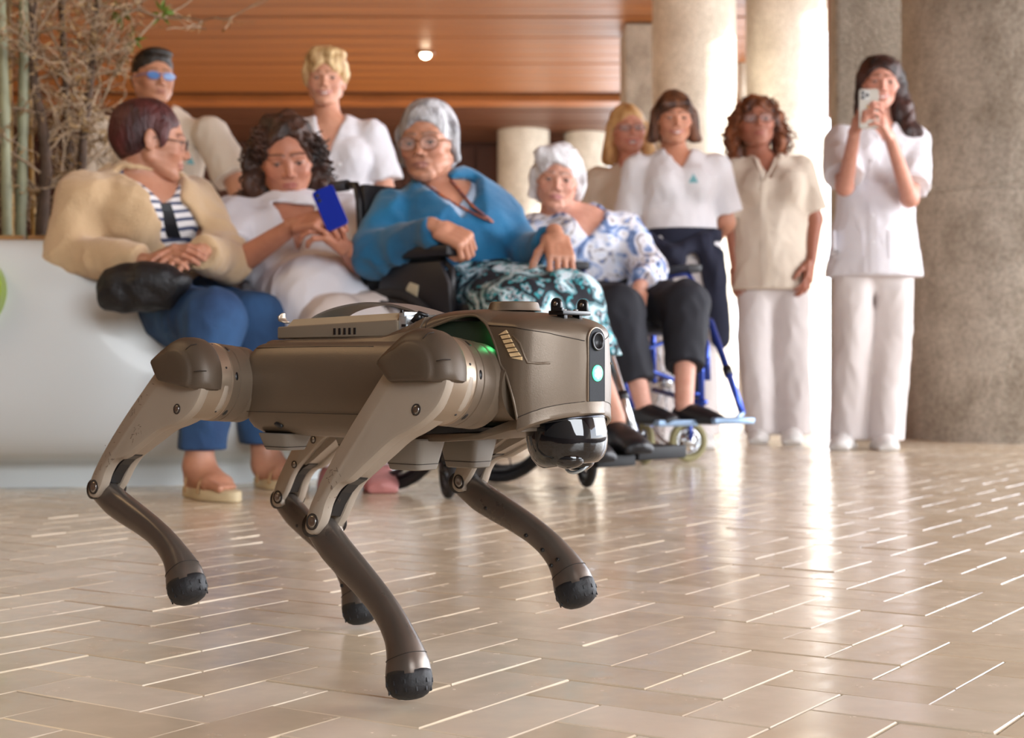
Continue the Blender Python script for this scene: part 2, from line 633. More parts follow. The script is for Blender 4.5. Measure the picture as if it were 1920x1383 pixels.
for i, (iv, d, typ, c, a, b, la, lb) in enumerate(cands):
    tilt = (rt.gauss(0, 0.0035), rt.gauss(0, 0.0035), -TANG + rt.gauss(0, 0.002))
    dz = rt.uniform(-0.0009, 0.0003)
    if i < 300:
        o = bpy.data.objects.new('tile', proto[typ])
        COL.objects.link(o)
        o.location = (c.x, c.y, dz)
        o.rotation_euler = tilt
        o.parent = floor
    else:
        M = Matrix.Translation((c.x, c.y, dz)) @ (Matrix.Rotation(tilt[2], 4, 'Z') @ Matrix.Rotation(tilt[0], 4, 'X') @ Matrix.Rotation(tilt[1], 4, 'Y'))
        me = proto[typ]
        o0 = len(fv)
        fv += [M @ v.co for v in me.vertices]
        ff += [tuple(x + o0 for x in p.vertices) for p in me.polygons]
me = mesh_from('tile_paving', fv, ff)
link_obj('tile_paving', me, M_TILE, floor, smooth=False, kind='stuff')
# beyond the separately laid tiles: one smooth run of the same paving
M_FARFLOOR = mat('far_clay_paving', srgb(216, 202, 186), 0.24, var=0.12, vscale=6, rvar=0.08)
mb = MB(); mb.box((0, 18.5, -0.006), (26, 15.0, 0.01))
mb.build('distant_paving', M_FARFLOOR, floor, smooth=False)

# ---- ceiling of stained boards running across the hall
M_WOOD = mat('orange_stained_wood', srgb(142, 84, 30), 0.42, var=0.3, vscale=1.6, stretch=(0.25, 5.0, 1), bump=0.1, bscale=4, col2=srgb(112, 62, 20))
M_WOODD = mat('dark_stained_wood', srgb(74, 36, 18), 0.5, var=0.3, vscale=1.5, stretch=(1, 1, 0.3))
M_WOODL = mat('pale_stained_wood', srgb(214, 138, 66), 0.45, var=0.2, vscale=2)
M_WOODB = mat('amber_stained_wood', srgb(146, 84, 34), 0.45, var=0.2, vscale=2)
M_WOODF = mat('shaded_brown_boards', srgb(86, 46, 20), 0.5, var=0.2, vscale=2, stretch=(0.25, 5.0, 1))  # same boards past the beam, their shade put into a darker brown
CH = 4.10
mb = MB()
mb.box((2, 3.0, CH + 0.12), (32, 15.0, 0.16))
mb.box((-5.3, 18.2, CH + 0.12), (17.4, 15.4, 0.16))
ceiling = mb.build('ceiling', M_WOODD, smooth=False, kind='structure')
ceiling['label'] = 'low ceiling of orange stained wooden boards'
bw = 0.5
me_b = None
y = 11.0
rb = random.Random(5)
boards = []
while y < 25.3:
    if abs(y + bw / 2 - 21.5) < 0.3:
        y += bw; continue
    if me_b is None:
        q = MB(); q.box((0, 0, 0), (17.4, bw - 0.03, 0.04), bev=0.008)
        ob = q.build('board', M_WOOD, ceiling, smooth=False); me_b = ob.data
    else:
        ob = bpy.data.objects.new('board', me_b); COL.objects.link(ob); ob.parent = ceiling
    ob.location = (-5.2, y + bw / 2, CH + 0.012 + rb.uniform(-0.006, 0.006))
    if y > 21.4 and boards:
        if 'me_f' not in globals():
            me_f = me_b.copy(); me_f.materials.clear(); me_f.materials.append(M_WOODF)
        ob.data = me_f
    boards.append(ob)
    y += bw
mb = MB(); mb.box((-5.2, 21.55, CH - 0.02), (17.4, 0.42, 0.10), bev=0.01)
mb.build('cross_beam', M_WOODB, ceiling, smooth=False)
mb = MB(); mb.box((2, 3.0, CH + 0.02), (31.6, 14.8, 0.03))
mb.build('near_board_field', M_WOOD, ceiling, smooth=False)

mb = MB(); mb.box((-6.3, 25.7, 2.0), (15.6, 0.3, 4.3))
wall_back = mb.build('wall_back', M_WOODD, smooth=False, kind='structure')
mpan = MB(); mpan.box((0, 0, 0), (1.16, 0.05, 4.0), bev=0.01)
pan0 = None
for i in range(12):
    x = -13.2 + i * 1.2
    if pan0 is None:
        pan0 = mpan.build('panel', M_WOODD, wall_back, smooth=False); o = pan0
    else:
        o = bpy.data.objects.new('panel', pan0.data); COL.objects.link(o); o.parent = wall_back
    o.location = (x, 25.52, 2.02)
mb = MB(); mb.box((-14.1, 9.0, 2.0), (0.2, 34, 4.3))
mb.build('wall_left', mat('brown_plaster', srgb(150, 98, 60), 0.7, var=0.2), smooth=False, kind='structure')

mb = MB(); mb.box((1.0, -4.6, 2.0), (30, 0.2, 4.3))  # unseen wall added to cut the sky fill from behind the camera
wf = mb.build('added_wall_front', mat('pale_blocker_wall', srgb(176, 170, 160), 0.7, var=0.2), smooth=False, kind='structure')
wf['label'] = 'unseen added wall behind the camera, blocking sky fill'
# outside ground beyond the hall
mb = MB(); mb.box((0, 60, -0.12), (160, 160, 0.1))
gnd = mb.build('courtyard_ground', mat('pale_paving', srgb(214, 206, 194), 0.8, var=0.15, vscale=1.2), smooth=False)
gnd['kind'] = 'structure'
gnd['label'] = 'pale sunlit courtyard paving beyond the columns'

# ---- concrete columns
def concrete(name, a, b, sc):
    m = bpy.data.materials.new(name); m.use_nodes = True
    nt = m.node_tree; bs = nt.nodes['Principled BSDF']; L = nt.links
    tc = nt.nodes.new('ShaderNodeTexCoord')
    n = nt.nodes.new('ShaderNodeTexNoise'); n.inputs['Scale'].default_value = sc; n.inputs['Detail'].default_value = 9; n.inputs['Roughness'].default_value = 0.75
    mp = nt.nodes.new('ShaderNodeMapping'); mp.inputs['Scale'].default_value = (1, 1, 0.7)
    L.new(tc.outputs['Object'], mp.inputs[0]); L.new(mp.outputs[0], n.inputs['Vector'])
    r = nt.nodes.new('ShaderNodeValToRGB'); r.color_ramp.elements[0].position = 0.38; r.color_ramp.elements[1].position = 0.62
    r.color_ramp.elements[0].color = a; r.color_ramp.elements[1].color = b
    L.new(n.outputs[0], r.inputs[0])
    n2 = nt.nodes.new('ShaderNodeTexNoise'); n2.inputs['Scale'].default_value = 60; n2.inputs['Detail'].default_value = 6
    L.new(tc.outputs['Object'], n2.inputs['Vector'])
    mx = nt.nodes.new('ShaderNodeMixRGB'); mx.blend_type = 'MULTIPLY'; mx.inputs[0].default_value = 0.45
    r2 = nt.nodes.new('ShaderNodeValToRGB'); r2.color_ramp.elements[0].position = 0.36; r2.color_ramp.elements[1].position = 0.6
    r2.color_ramp.elements[0].color = (0.35, 0.33, 0.3, 1)
    L.new(n2.outputs[0], r2.inputs[0]); L.new(r.outputs[0], mx.inputs[1]); L.new(r2.outputs[0], mx.inputs[2])
    L.new(mx.outputs[0], bs.inputs['Base Color'])
    bs.inputs['Roughness'].default_value = 0.9
    bp = nt.nodes.new('ShaderNodeBump'); bp.inputs['Strength'].default_value = 0.8; bp.inputs['Distance'].default_value = 0.012
    L.new(n2.outputs[0], bp.inputs['Height']); L.new(bp.outputs[0], bs.inputs['Normal'])
    return m
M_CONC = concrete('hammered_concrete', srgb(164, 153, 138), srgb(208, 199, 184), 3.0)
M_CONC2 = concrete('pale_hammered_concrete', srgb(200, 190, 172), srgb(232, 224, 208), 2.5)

def column(pxl, pxr, D, label, m, r=None, hgt=CH - .03):
    x0 = (pxl - 960) * D / FPX
    x1 = (pxr - 960) * D / FPX
    r = (x1 - x0) / 2
    q = MB()
    prof = [(r, 0.0), (r, 1.18), (r - 0.006, 1.185), (r - 0.006, 1.195), (r, 1.2), (r, 2.38), (r - 0.006, 2.385), (r - 0.006, 2.395), (r, 2.4), (r, hgt + 0.02)]
    q.lathe(prof, 64)
    o = q.build('concrete_column', m, smooth=True, angle=50)
    o.location = ((x0 + x1) / 2, D + r * 0.2, 0)
    return tag(o, label, 'column', 'round concrete columns')
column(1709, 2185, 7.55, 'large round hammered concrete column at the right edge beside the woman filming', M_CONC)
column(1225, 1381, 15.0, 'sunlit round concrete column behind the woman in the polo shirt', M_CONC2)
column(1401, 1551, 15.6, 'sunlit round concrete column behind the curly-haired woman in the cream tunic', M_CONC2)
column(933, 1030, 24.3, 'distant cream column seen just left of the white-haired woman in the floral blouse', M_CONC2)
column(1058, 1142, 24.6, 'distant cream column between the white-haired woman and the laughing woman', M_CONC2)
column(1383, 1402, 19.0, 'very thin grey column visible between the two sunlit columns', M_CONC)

def pier(pxl, pxr, D, depth, label, m):
    x0 = (pxl - 960) * D / FPX; x1 = (pxr - 960) * D / FPX
    q = MB(); q.box(((x0 + x1) / 2, D + depth / 2, (CH - .03) / 2), (x1 - x0, depth, CH - .03), bev=0.02)
    o = q.build('concrete_pier', m, smooth=False)
    return tag(o, label, 'pillar')
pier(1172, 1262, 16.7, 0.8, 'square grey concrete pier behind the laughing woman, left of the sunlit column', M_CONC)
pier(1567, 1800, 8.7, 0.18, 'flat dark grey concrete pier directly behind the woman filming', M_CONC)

mb = MB(); mb.box(((1560 - 960) * 12 / FPX, 12.0, 3.18), (.058, .12, 1.78), bev=.008)
mb.build('trim_1', M_WOODB, smooth=False, kind='structure')

# ---- downlight
q = MB()
q.lathe([(0.045, 0.0), (0.11, 0.0), (0.115, -0.015), (0.105, -0.03), (0.05, -0.022)], 28)
dl = q.build('ceiling_downlight', mat('lamp_trim', srgb(120, 74, 40), 0.5), smooth=True)
tag(dl, 'small round lit downlight in the orange wooden ceiling', 'lamp')
dl.location = ((798 - 960) * 18.3 / FPX, 18.3, CH - 0.01)
q = MB(); q.sphere((0, 0, -0.035), 0.062, 16, 10, (1, 1, 0.75))
q.build('bulb', mat('lamp_glow', (1, 0.9, 0.7, 1), emit=(1, 0.85, 0.6, 1), estr=14), dl)

# ================================================================ planter bench with dry planting
PCX, PCY, PA, PB = -1.47, 5.35, 1.36, 1.12
def sstep(a, b, x):
    t = min(1, max(0, (x - a) / (b - a)))
    return t * t * (3 - 2 * t)
def ang_d(a, b):
    return abs((a - b + 180) % 360 - 180)
def planter_H(th, rr):
    t = (math.degrees(th) + 180) % 360 - 180
    seat = 0.42
    h = seat
    # tall lobe at the front left
    if t < -50:
        h = seat + 0.285 * (1 - sstep(-79, -61, t)) * sstep(-176, -150, t)
    # low divider between the two sitting places
    d = ang_d(t, -44)
    h += 0.24 * math.exp(-(d / 7.0) ** 2) * sstep(1.06, 0.66, rr)
    # further lobes round the back
    for c in (60, 130):
        h += 0.26 * math.exp(-(ang_d(t, c) / 20.0) ** 2)
    return h
def build_planter():
    q = MB()
    rings = []
    NT = 180
    for i in range(NT):
        th = 2 * PI * i / NT
        ring = []
        Hh = planter_H(th, 1.0)
        prof = [(0.80, 0.0), (0.80, 0.05), (0.815, 0.075), (0.88, 0.085), (0.93, 0.11), (0.965, 0.16), (0.99, 0.23), (1.0, 0.30)]
        top = Hh
        for k in range(1, 9):
            a = k / 8 * PI / 2
            rr = 1.0 - 0.075 * (1 - math.cos(a)) - 0.04 * (top - 0.42) / 0.28 * k / 8
            prof.append((rr, 0.30 + (top - 0.30) * math.sin(a)))
        for rr in (0.88, 0.84, 0.78, 0.72, 0.66, 0.62):
            prof.append((rr, planter_H(th, rr)))
        prof += [(0.60, planter_H(th, .6) - 0.01), (0.59, 0.30)]
        for rr, z in prof:
            ring.append(Vector((PCX + PA * rr * math.cos(th), PCY + PB * rr * math.sin(th), z)))
        rings.append(ring)
    n = len(rings[0])
    vs = [p for r in rings for p in r]
    fs = []
    for i in range(NT):
        j = (i + 1) % NT
        for k in range(n - 1):
            fs.append([i * n + k, j * n + k, j * n + k + 1, i * n + k + 1])
    q.add(vs, fs)
    return q
M_GLOSSW = mat('glossy_white_fibreglass', srgb(208, 213, 214), 0.3, coat=0.15, rvar=0.05)
M_TANW = mat('tan_oiled_wood', srgb(186, 142, 92), 0.5, var=0.25, vscale=5, stretch=(1, 1, 4))
planter = empty('planter_bench', (PCX, PCY, 0), 'rounded glossy white planter bench with tall lobe and low seats at the left', 'planter')
o = build_planter().build('shell', M_GLOSSW, planter)
o.location = (-PCX, -PCY, 0)
# inner timber ring and soil
q = MB()
nst = 40
for i in range(nst):
    pass
ring_me = None
for i in range(nst):
    th = 2 * PI * (i + 0.5) / nst
    if ring_me is None:
        b_ = MB(); b_.box((0, 0, 0), (0.028, 0.115, 0.44), bev=0.004)
        so = b_.build('plank', M_TANW, planter, smooth=False); ring_me = so.data
    else:
        so = bpy.data.objects.new('plank', ring_me); COL.objects.link(so); so.parent = planter
    rx, ry = PA * 0.585, PB * 0.585
    so.location = (rx * math.cos(th), ry * math.sin(th), 0.525)
    so.rotation_euler = (0, 0, math.atan2(ry * math.sin(th) / ry ** 2, rx * math.cos(th) / rx ** 2))
q = MB(); q.lathe([(0.001, 0.70), (0.55, 0.69), (0.575, 0.66), (0.575, 0.32)], 48, Matrix.Diagonal((PA, PB, 1, 1)))
q.build('soil', mat('dark_soil', srgb(70, 50, 34), 0.95, var=0.4, vscale=20, bump=0.6, bscale=30), planter)
# green oval sign on the shell
q = MB()
cpt = Vector((-1.47, PCY - PB - 0.004, 0.545))
ov = [(0.078 * math.cos(2 * PI * k / 40), 0.1 * math.sin(2 * PI * k / 40)) for k in range(40)]
q.prism(ov, frame(cpt + Vector((0, 0.06, 0)), (0, -1, 0.16), (1, 0, 0)), 0.064, bev=0.001)
o = q.build('oval_badge', mat('lime_green_enamel', srgb(150, 176, 60), 0.3), planter, smooth=False)
o.location = (-PCX, -PCY, 0)
o['label'] = 'lime green oval badge'

M_CULM = mat('grey_green_bamboo', srgb(150, 150, 118), 0.5, var=0.3, vscale=12)
M_CULM2 = mat('straw_cane', srgb(190, 146, 74), 0.55, var=0.3, vscale=10)
M_BARK = mat('dark_grey_bark', srgb(92, 72, 58), 0.85, var=0.4, vscale=18, bump=0.5)
M_TWIG = mat('pale_dry_twig', srgb(176, 150, 122), 0.8, var=0.35, vscale=14)
M_DRYLEAF = mat('dry_leaf', srgb(168, 136, 88), 0.7, var=0.45, vscale=5, col2=srgb(128, 98, 62))
M_GREENL = mat('fresh_green_leaf', srgb(110, 136, 52), 0.5, var=0.3, vscale=9)

def culm(px, pxt, D, r, m, label, group, top=3.4):
    b0 = P(px, 440, D); b0.z = 0.66
    t0 = Vector(((pxt - 960) * D / FPX, D + 0.05, top))
    q = MB()
    pts, rs = [], []
    n = 44
    for i in range(n + 1):
        t = i / n
        p = b0.lerp(t0, t) + Vector((0.02 * math.sin(t * 7 + px), 0.02 * math.cos(t * 5 + px), 0)) * t
        pts.append(p)
        rs.append(r * (1 - 0.25 * t) * (1.18 if i % 4 == 0 else 1.0))
    q.tube(pts, rs, 10)
    o = q.build('bamboo_cane', m)
    return tag(o, label, 'cane', group)
culm(38, 46, 4.98, 0.018, M_CULM, 'thick grey-green bamboo cane rising from the planter, second from the left edge', 'upright canes in the planter')
culm(14, -26, 4.94, 0.017, M_CULM, 'leaning grey-green cane at the left edge of the planter', 'upright canes in the planter')
culm(22, 4, 5.2, 0.011, M_CULM2, 'straw yellow cane between the two thick bamboo canes', 'upright canes in the planter')
culm(66, 20, 5.3, 0.009, M_CULM2, 'thin straw yellow cane leaning left behind the thick bamboo cane', 'upright canes in the planter')

def leaf_quad(vs, fs, p, d, w, n):
    s = d.cross(n).normalized() * w
    o = len(vs)
    vs += [p, p + d * 0.4 + s, p + d, p + d * 0.4 - s]
    fs.append((o, o + 1, o + 2, o + 3))

def shrub(trunk_px, D, r, label, seed, ntw, twl, leafn):
    rd = random.Random(seed)
    pts = [P(x, y, D) for x, y in trunk_px]
    pts[0].z = 0.66
    cr = [Vector(p) for p in catmull(pts, 8)]
    q = MB(); rs = [r * (1 - 0.45 * i / len(cr)) * (1 + 0.12 * math.sin(i * 1.7)) for i in range(len(cr))]
    q.tube(cr, rs, 9)
    root = q.build('bare_shrub', M_BARK)
    tag(root, label, 'shrub', 'bare shrubs in the planter')
    tw = MB(); lv, lf = [], []
    def branch(p, d, L, r0, depth):
        n = 6
        pp = [p]; 
        for i in range(n):
            d = (d + Vector((rd.gauss(0, .28), rd.gauss(0, .28), rd.gauss(0.02, .22)))).normalized()
            np_ = pp[-1] + d * L / n
            ix = 960 + np_.x / np_.y * FPX; iy = HORY - (np_.z - CAMH) / np_.y * FPX
            if ix > 250 and iy > 60: return tw.tube(pp, [r0] * len(pp), 4, caps=False) if len(pp) > 1 else None
            pp.append(np_)
            if depth > 0 and rd.random() < 0.62:
                branch(pp[-1], (d + Vector((rd.gauss(0, .8), rd.gauss(0, .8), rd.gauss(0.1, .6)))).normalized(), L * 0.55, r0 * 0.6, depth - 1)
            if rd.random() < leafn:
                dd = Vector((rd.gauss(0, 1), rd.gauss(0, 1), rd.gauss(-0.4, .8))).normalized() * rd.uniform(0.018, 0.042)
                leaf_quad(lv, lf, pp[-1], dd, rd.uniform(0.002, 0.0045), Vector((rd.gauss(0, 1), rd.gauss(0, 1), rd.gauss(0, 1))).normalized())
        tw.tube(pp, [r0 * (1 - 0.6 * i / n) for i in range(n + 1)], 4, caps=False)
    for i in range(ntw):
        k = rd.randrange(int(len(cr) * 0.12), len(cr))
        a = rd.uniform(0, 2 * PI)
        branch(cr[k], Vector((math.cos(a), math.sin(a) * 0.6, rd.uniform(0.1, 1.1))).normalized(), rd.uniform(0.5, 1.0) * twl, 0.0055, 2)
    tw.build('twigs', M_TWIG, root, kind='stuff', fix=False)
    if lv:
        me = mesh_from('dry_foliage', lv, lf)
        link_obj('dry_foliage', me, M_DRYLEAF, root, smooth=False, kind='stuff')
    return root
shrub([(70, 440), (86, 330), (82, 250), (64, 150), (62, 40), (58, -80)], 5.0, 0.021, 'bare shrub with a dark wavy trunk right of the thick bamboo cane', 11, 22, 0.42, 0.55)
shrub([(130, 440), (128, 300), (124, 170), (118, 60), (110, -60)], 5.25, 0.017, 'bare shrub with a thin brown trunk between the other two trunks', 12, 18, 0.42, 0.6)
shrub([(150, 440), (154, 300), (166, 190), (178, 60), (190, -60)], 5.1, 0.017, 'bare shrub with a dark straight trunk nearest the man in glasses', 13, 22, 0.45, 0.5)
shrub([(-30, 440), (-20, 260), (-46, 100), (-70, -60)], 5.3, 0.02, 'bare shrub half cut off by the left edge of the picture', 14, 16, 0.45, 0.6)
# sprigs of fresh leaves high up and low green cover on the soil
def sprig(px, py, D, n, L, label, seed):
    rd = random.Random(seed); vs, fs = [], []
    c = P(px, py, D)
    st = MB(); base = P(150 + (px - 150) * 0.4, py + 120, D)
    st.tube([base, base.lerp(c, 0.5) + Vector((0, 0, 0.02)), c], [0.005, 0.004, 0.003], 6)
    root = st.build('leafy_sprig', M_TWIG)
    tag(root, label, 'branch', 'green sprigs above the planter')
    for i in range(n):
        a = rd.uniform(0, 2 * PI)
        d = Vector((math.cos(a), rd.gauss(0, .5), math.sin(a))).normalized() * L * rd.uniform(0.7, 1.1)
        leaf_quad(vs, fs, c + d * 0.1, d, L * 0.13, Vector((rd.gauss(0, .4), -1, rd.gauss(0, .4))).normalized())
    link_obj('foliage', mesh_from('foliage', vs, fs), M_GREENL, root, smooth=False, kind='stuff')
sprig(303, 24, 5.1, 14, 0.05, 'spiky green leaf tuft above the man in glasses', 1)
sprig(226, 24, 5.1, 14, 0.05, 'green leaf tuft left of the one above the man in glasses', 2)
sprig(250, 74, 5.1, 11, 0.045, 'lower green leaf tuft beside the hair of the man in glasses', 3)
rd = random.Random(9); vs, fs = [], []
gcx, gcy = P(30, 440, 4.92).x, 4.95
for i in range(420):
    a = rd.uniform(0, 2 * PI); rr = rd.random() ** 0.5
    p = Vector((gcx + rr * 0.12 * math.cos(a), gcy + rr * 0.08 * math.sin(a), 0.675))
    d = Vector((rd.gauss(0, .5), rd.gauss(0, .5), 1)).normalized() * rd.uniform(0.03, 0.11)
    leaf_quad(vs, fs, p, d, 0.006, Vector((rd.gauss(0, 1), -1, 0)).normalized())
o = link_obj('ground_cover', mesh_from('ground_cover', vs, fs), mat('moss_green', srgb(58, 92, 34), 0.7, var=0.4, vscale=14), None, smooth=False, kind='stuff')
tag(o, 'small dark green plant on the soil at the foot of the bamboo canes', 'plant')

# ================================================================ people
def clip_op(S, point, normal):
    pt = np.array(point, float); nn = np.array(normal, float); nn /= np.linalg.norm(nn)
    S.clips = getattr(S, 'clips', []) + [(pt, nn)]
    return S
def mesh_clipped(S, step, disp=None, **kw):
    cl = getattr(S, 'clips', [])
    def dd(p):
        return disp(p) if disp is not None else 0 * p[0]
    if not cl:
        return S.mesh(step, disp, **kw)
    # clips are applied as intersections through a wrapper on the last stage
    S2 = Sdf(); S2.ops = list(S.ops)
    return _mesh_with_clips(S2, step, disp, cl, **kw)
def _mesh_with_clips(S, step, disp, cl, lo=None, hi=None, pad=0.02):
    adds = [o for o in S.ops if o[0] == 'add']
    l = np.min([o[2] for o in adds], axis=0) - pad
    h = np.max([o[3] for o in adds], axis=0) + pad
    keep = surface_nets_hook
    store = {}
    def hook(Fd, org, st):
        n = Fd.shape
        ax = [(org[i] + np.arange(n[i]) * st).astype(np.float32) for i in range(3)]
        for pt, nn in cl:
            pl = (ax[0][:, None, None] - pt[0]) * nn[0] + (ax[1][None, :, None] - pt[1]) * nn[1] + (ax[2][None, None, :] - pt[2]) * nn[2]
            Fd = np.maximum(Fd, pl.astype(np.float32))
        return keep(Fd, org, st)
    global surface_nets
    surface_nets = hook
    try:
        return S.mesh(step, disp, lo, hi, pad)
    finally:
        surface_nets = keep
surface_nets_hook = surface_nets

def skin_mat(name, col, rough=0.5):
    m = bpy.data.materials.new(name); m.use_nodes = True
    nt = m.node_tree; b = nt.nodes['Principled BSDF']; L = nt.links
    at = nt.nodes.new('ShaderNodeVertexColor'); at.layer_name = 'tint'
    n = nt.nodes.new('ShaderNodeTexNoise'); n.inputs['Scale'].default_value = 45; n.inputs['Detail'].default_value = 4
    tc = nt.nodes.new('ShaderNodeTexCoord'); L.new(tc.outputs['Object'], n.inputs['Vector'])
    r = nt.nodes.new('ShaderNodeValToRGB'); r.color_ramp.elements[0].position = .3; r.color_ramp.elements[1].position = .7
    r.color_ramp.elements[0].color = (.90, .84, .82, 1)
    L.new(n.outputs[0], r.inputs[0])
    mx = nt.nodes.new('ShaderNodeMixRGB'); mx.blend_type = 'MULTIPLY'; mx.inputs[0].default_value = 1
    L.new(at.outputs[0], mx.inputs[1]); L.new(r.outputs[0], mx.inputs[2])
    L.new(mx.outputs[0], b.inputs['Base Color'])
    b.inputs['Roughness'].default_value = rough
    b.inputs['Subsurface Weight'].default_value = 0.12
    b.inputs['Subsurface Radius'].default_value = (0.02, 0.008, 0.004)
    b.inputs['Subsurface Scale'].default_value = 0.3
    return m
M_SKIN = skin_mat('skin', None)
M_EYEW = mat('eye_white', srgb(225, 218, 212), 0.2)
M_IRIS = mat('brown_iris', srgb(52, 36, 26), 0.15)
M_GLASS = mat('spectacle_glass', srgb(225, 230, 235), 0.05, spec=0.5, alpha=0.07)

def hair_mat(name, dark, light, sc=26.0, rough=0.5):
    m = mat(name, light, rough, col2=dark, vscale=sc, stretch=(1, 1, .28), bump=0.7, bscale=110)
    return m

def face_frame(c, yaw, pitch=0.0, roll=0.0, scale=1.0):
    """yaw 0 looks at the camera, + to the picture's right; pitch + looks down"""
    f = Vector((math.sin(yaw) * math.cos(pitch), -math.cos(yaw) * math.cos(pitch), -math.sin(pitch)))
    up = Vector((0, 0, 1))
    x = f.cross(up).normalized()      # person's right-hand side when looking along f
    u = x.cross(f).normalized()
    M = Matrix((x, f, u)).transposed().to_4x4()
    M = Matrix.Translation(Vector(c)) @ M @ Matrix.Rotation(roll, 4, 'Y') @ Matrix.Scale(scale, 4)
    return M

def build_head(skin, lip, brow, old=0.0, smile=0.3, mouth_open=0.0, jaw=1.0, wide=1.0, male=False, lid=1.0, step=0.0031, neck_dir=(0, -0.03, -0.15), neck_r=0.050):
    S = Sdf(); A = S
    A.ell((0, -.018, .032), (.0745 * wide, .094, .084), k=.02)
    A.ell((0, .030, -.012), (.064 * wide, .062, .070), k=.025)
    A.ell((0, .030, -.050), (.050 * jaw, .056, .056), k=.022)
    A.ell((0, .070, -.094), (.021 * jaw, .018, .015), k=.018)
    for s in (-1, 1):
        A.cone((s * .054 * jaw, -.002, -.048), (s * .020, .062, -.088), .018, .014, k=.018)   # jaw line
        A.ell((s * .039, .064, -.026), (.020, .017, .017 + .004 * smile), k=.016)             # cheek
        A.cone((s * .016, .083, .021), (s * .046, .072, .019), .0085, .0075, k=.010)         # brow ridge
        A.cone((s * .050, .060, -.008), (s * .066, .022, -.012), .012, .010, k=.012)         # cheek bone
    for s in (-1, 1):
        A.ell((s * .0315, .096, .000), (.0170, .0165, .0120), k=.009, op='sub')
        A.ell((s * .0315, .0715, .0005), (.0158, .0138, .0128), k=.003)      # lid mass
        A.ell((s * .0315, .0865, -.0012), (.0128, .0050, (.0040 - .0012 * smile) * lid), k=.0015, op='sub')   # opening between the lids
    A.cone((0, .084, .012), (0, .1035, -.028), .0072, .0098 + (.001 if male else 0), k=.007)
    for s in (-1, 1):
        A.ell((s * .0115, .0935, -.0330), (.0078, .0095, .0070), k=.004)
        A.ell((s * .0062, .0990, -.0398), (.0032, .0040, .0028), k=.002, op='sub')
    A.ell((0, .077, -.058), (.026, .012, .016), k=.012)
    my = -.0605
    cw = .0215 + .0075 * smile
    up_ = .0075 * smile
    lips = [((0, .0925, my + .0035), (.0105, .0900, my + .0040), (cw, .0790, my + up_)),
            ((0, .0905, my - .0060 - .010 * mouth_open), (.0105, .0880, my - .0050 - .009 * mouth_open), (cw, .0785, my + up_ - .001))]
    for j, (a, b, c) in enumerate(lips):
        for s in (-1, 1):
            aa = np.array(a); bb = np.array(b) * [s, 1, 1]; cc = np.array(c) * [s, 1, 1]
            r0 = .0032 if j == 0 else .0040
            A.cone(aa, bb, r0, r0 * .9, k=.003); A.cone(bb, cc, r0 * .9, .0022, k=.003)
    if mouth_open > 0:
        A.ell((0, .092, my - .0012 - .004 * mouth_open), (.0180, .012, .0020 + .0065 * mouth_open), k=.002, op='sub')
    elif smile >= .7:      # parted smile with the corners drawn up
        for s in (-1, 1):
            A.cone((0, .0965, my - .0022), (s * cw * .86, .0850, my + up_ * .9), .0042, .0016, k=.0015, op='sub')
    else:
        for s in (-1, 1):
            A.cone((0, .0985, my - .0010), (s * .020, .0850, my + up_), .0013, .0010, k=.002, op='sub')
    if smile > .2:
        for s in (-1, 1):
            A.cone((s * .0215, .0925, -.036), (s * .0320, .0800, -.062), .0022, .0018, k=.006, op='sub')
    for s in (-1, 1):
        R = Matrix.Rotation(s * .35, 3, 'Z') @ Matrix.Rotation(.15, 3, 'X')
        A.ell((s * .0755 * wide, -.006, -.008), (.0065, .0165, .030), k=.005, R=np.array(R.transposed()))
        A.ell((s * .0815 * wide, .000, -.004), (.0040, .0085, .016), k=.003, op='sub', R=np.array(R.transposed()))
    nd = np.array(neck_dir, float)
    A.cone((0, -.022, -.040), tuple(np.array((0, -.022, -.040)) + nd * 1.0), neck_r, neck_r * 1.06, k=.02)
    def disp(p):
        d = 0.0004 * fnoise(p, 160, 1.0)
        if old > 0:
            d = d + old * (.0010 * fnoise((p[0], p[1] * .5, p[2]), 210, 2.0) + .0013 * fnoise((p[0] * .4, p[1] * .3, p[2]), 330, 4.0))
        return d
    v, f = S.mesh(step, disp, pad=.01)
    # colour
    skin = np.array(skin[:3]); lip = np.array(lip[:3]); brow = np.array(brow[:3])
    col = np.tile(skin, (len(v), 1))
    def near(pt, r, sc=(1, 1, 1)):
        d = np.sqrt((((v - np.array(pt)) * np.array(sc)) ** 2).sum(1))
        return np.clip(1 - d / r, 0, 1)
    red = np.array([1.0, .72, .68])
    for s in (-1, 1):
        w = near((s * .045, .07, -.03), .035)[:, None] * .5
        col = col * (1 - w) + col * red * w
        w = near((s * .032, .085, -.010), .018, (1, 1, 1.6))[:, None] * (.35 + .3 * old)
        col = col * (1 - w) + col * np.array([.72, .60, .58]) * w
    w = near((0, .105, -.03), .018)[:, None] * .4
    col = col * (1 - w) + col * red * w
    dm = []
    for (a, b, c) in lips:
        for s in (-1, 1):
            pts = [np.array(a), np.array(b) * [s, 1, 1], np.array(c) * [s, 1, 1]]
            for p0, p1 in zip(pts[:-1], pts[1:]):
                t = np.clip(((v - p0) @ (p1 - p0)) / ((p1 - p0) @ (p1 - p0)), 0, 1)[:, None]
                dm.append(np.linalg.norm(v - (p0 + (p1 - p0) * t), axis=1))
    w = np.clip((.0062 - np.min(dm, axis=0)) / .0025, 0, 1)[:, None] * .75
    col = col * (1 - w) + lip * w
    if mouth_open > 0:
        inside = (np.abs(v[:, 0]) < .017) & (v[:, 1] < .0865) & (v[:, 1] > .07) & (np.abs(v[:, 2] - my + .001 + .004 * mouth_open) < .0055 * mouth_open + .002)
        col[inside] = (.72, .66, .62)
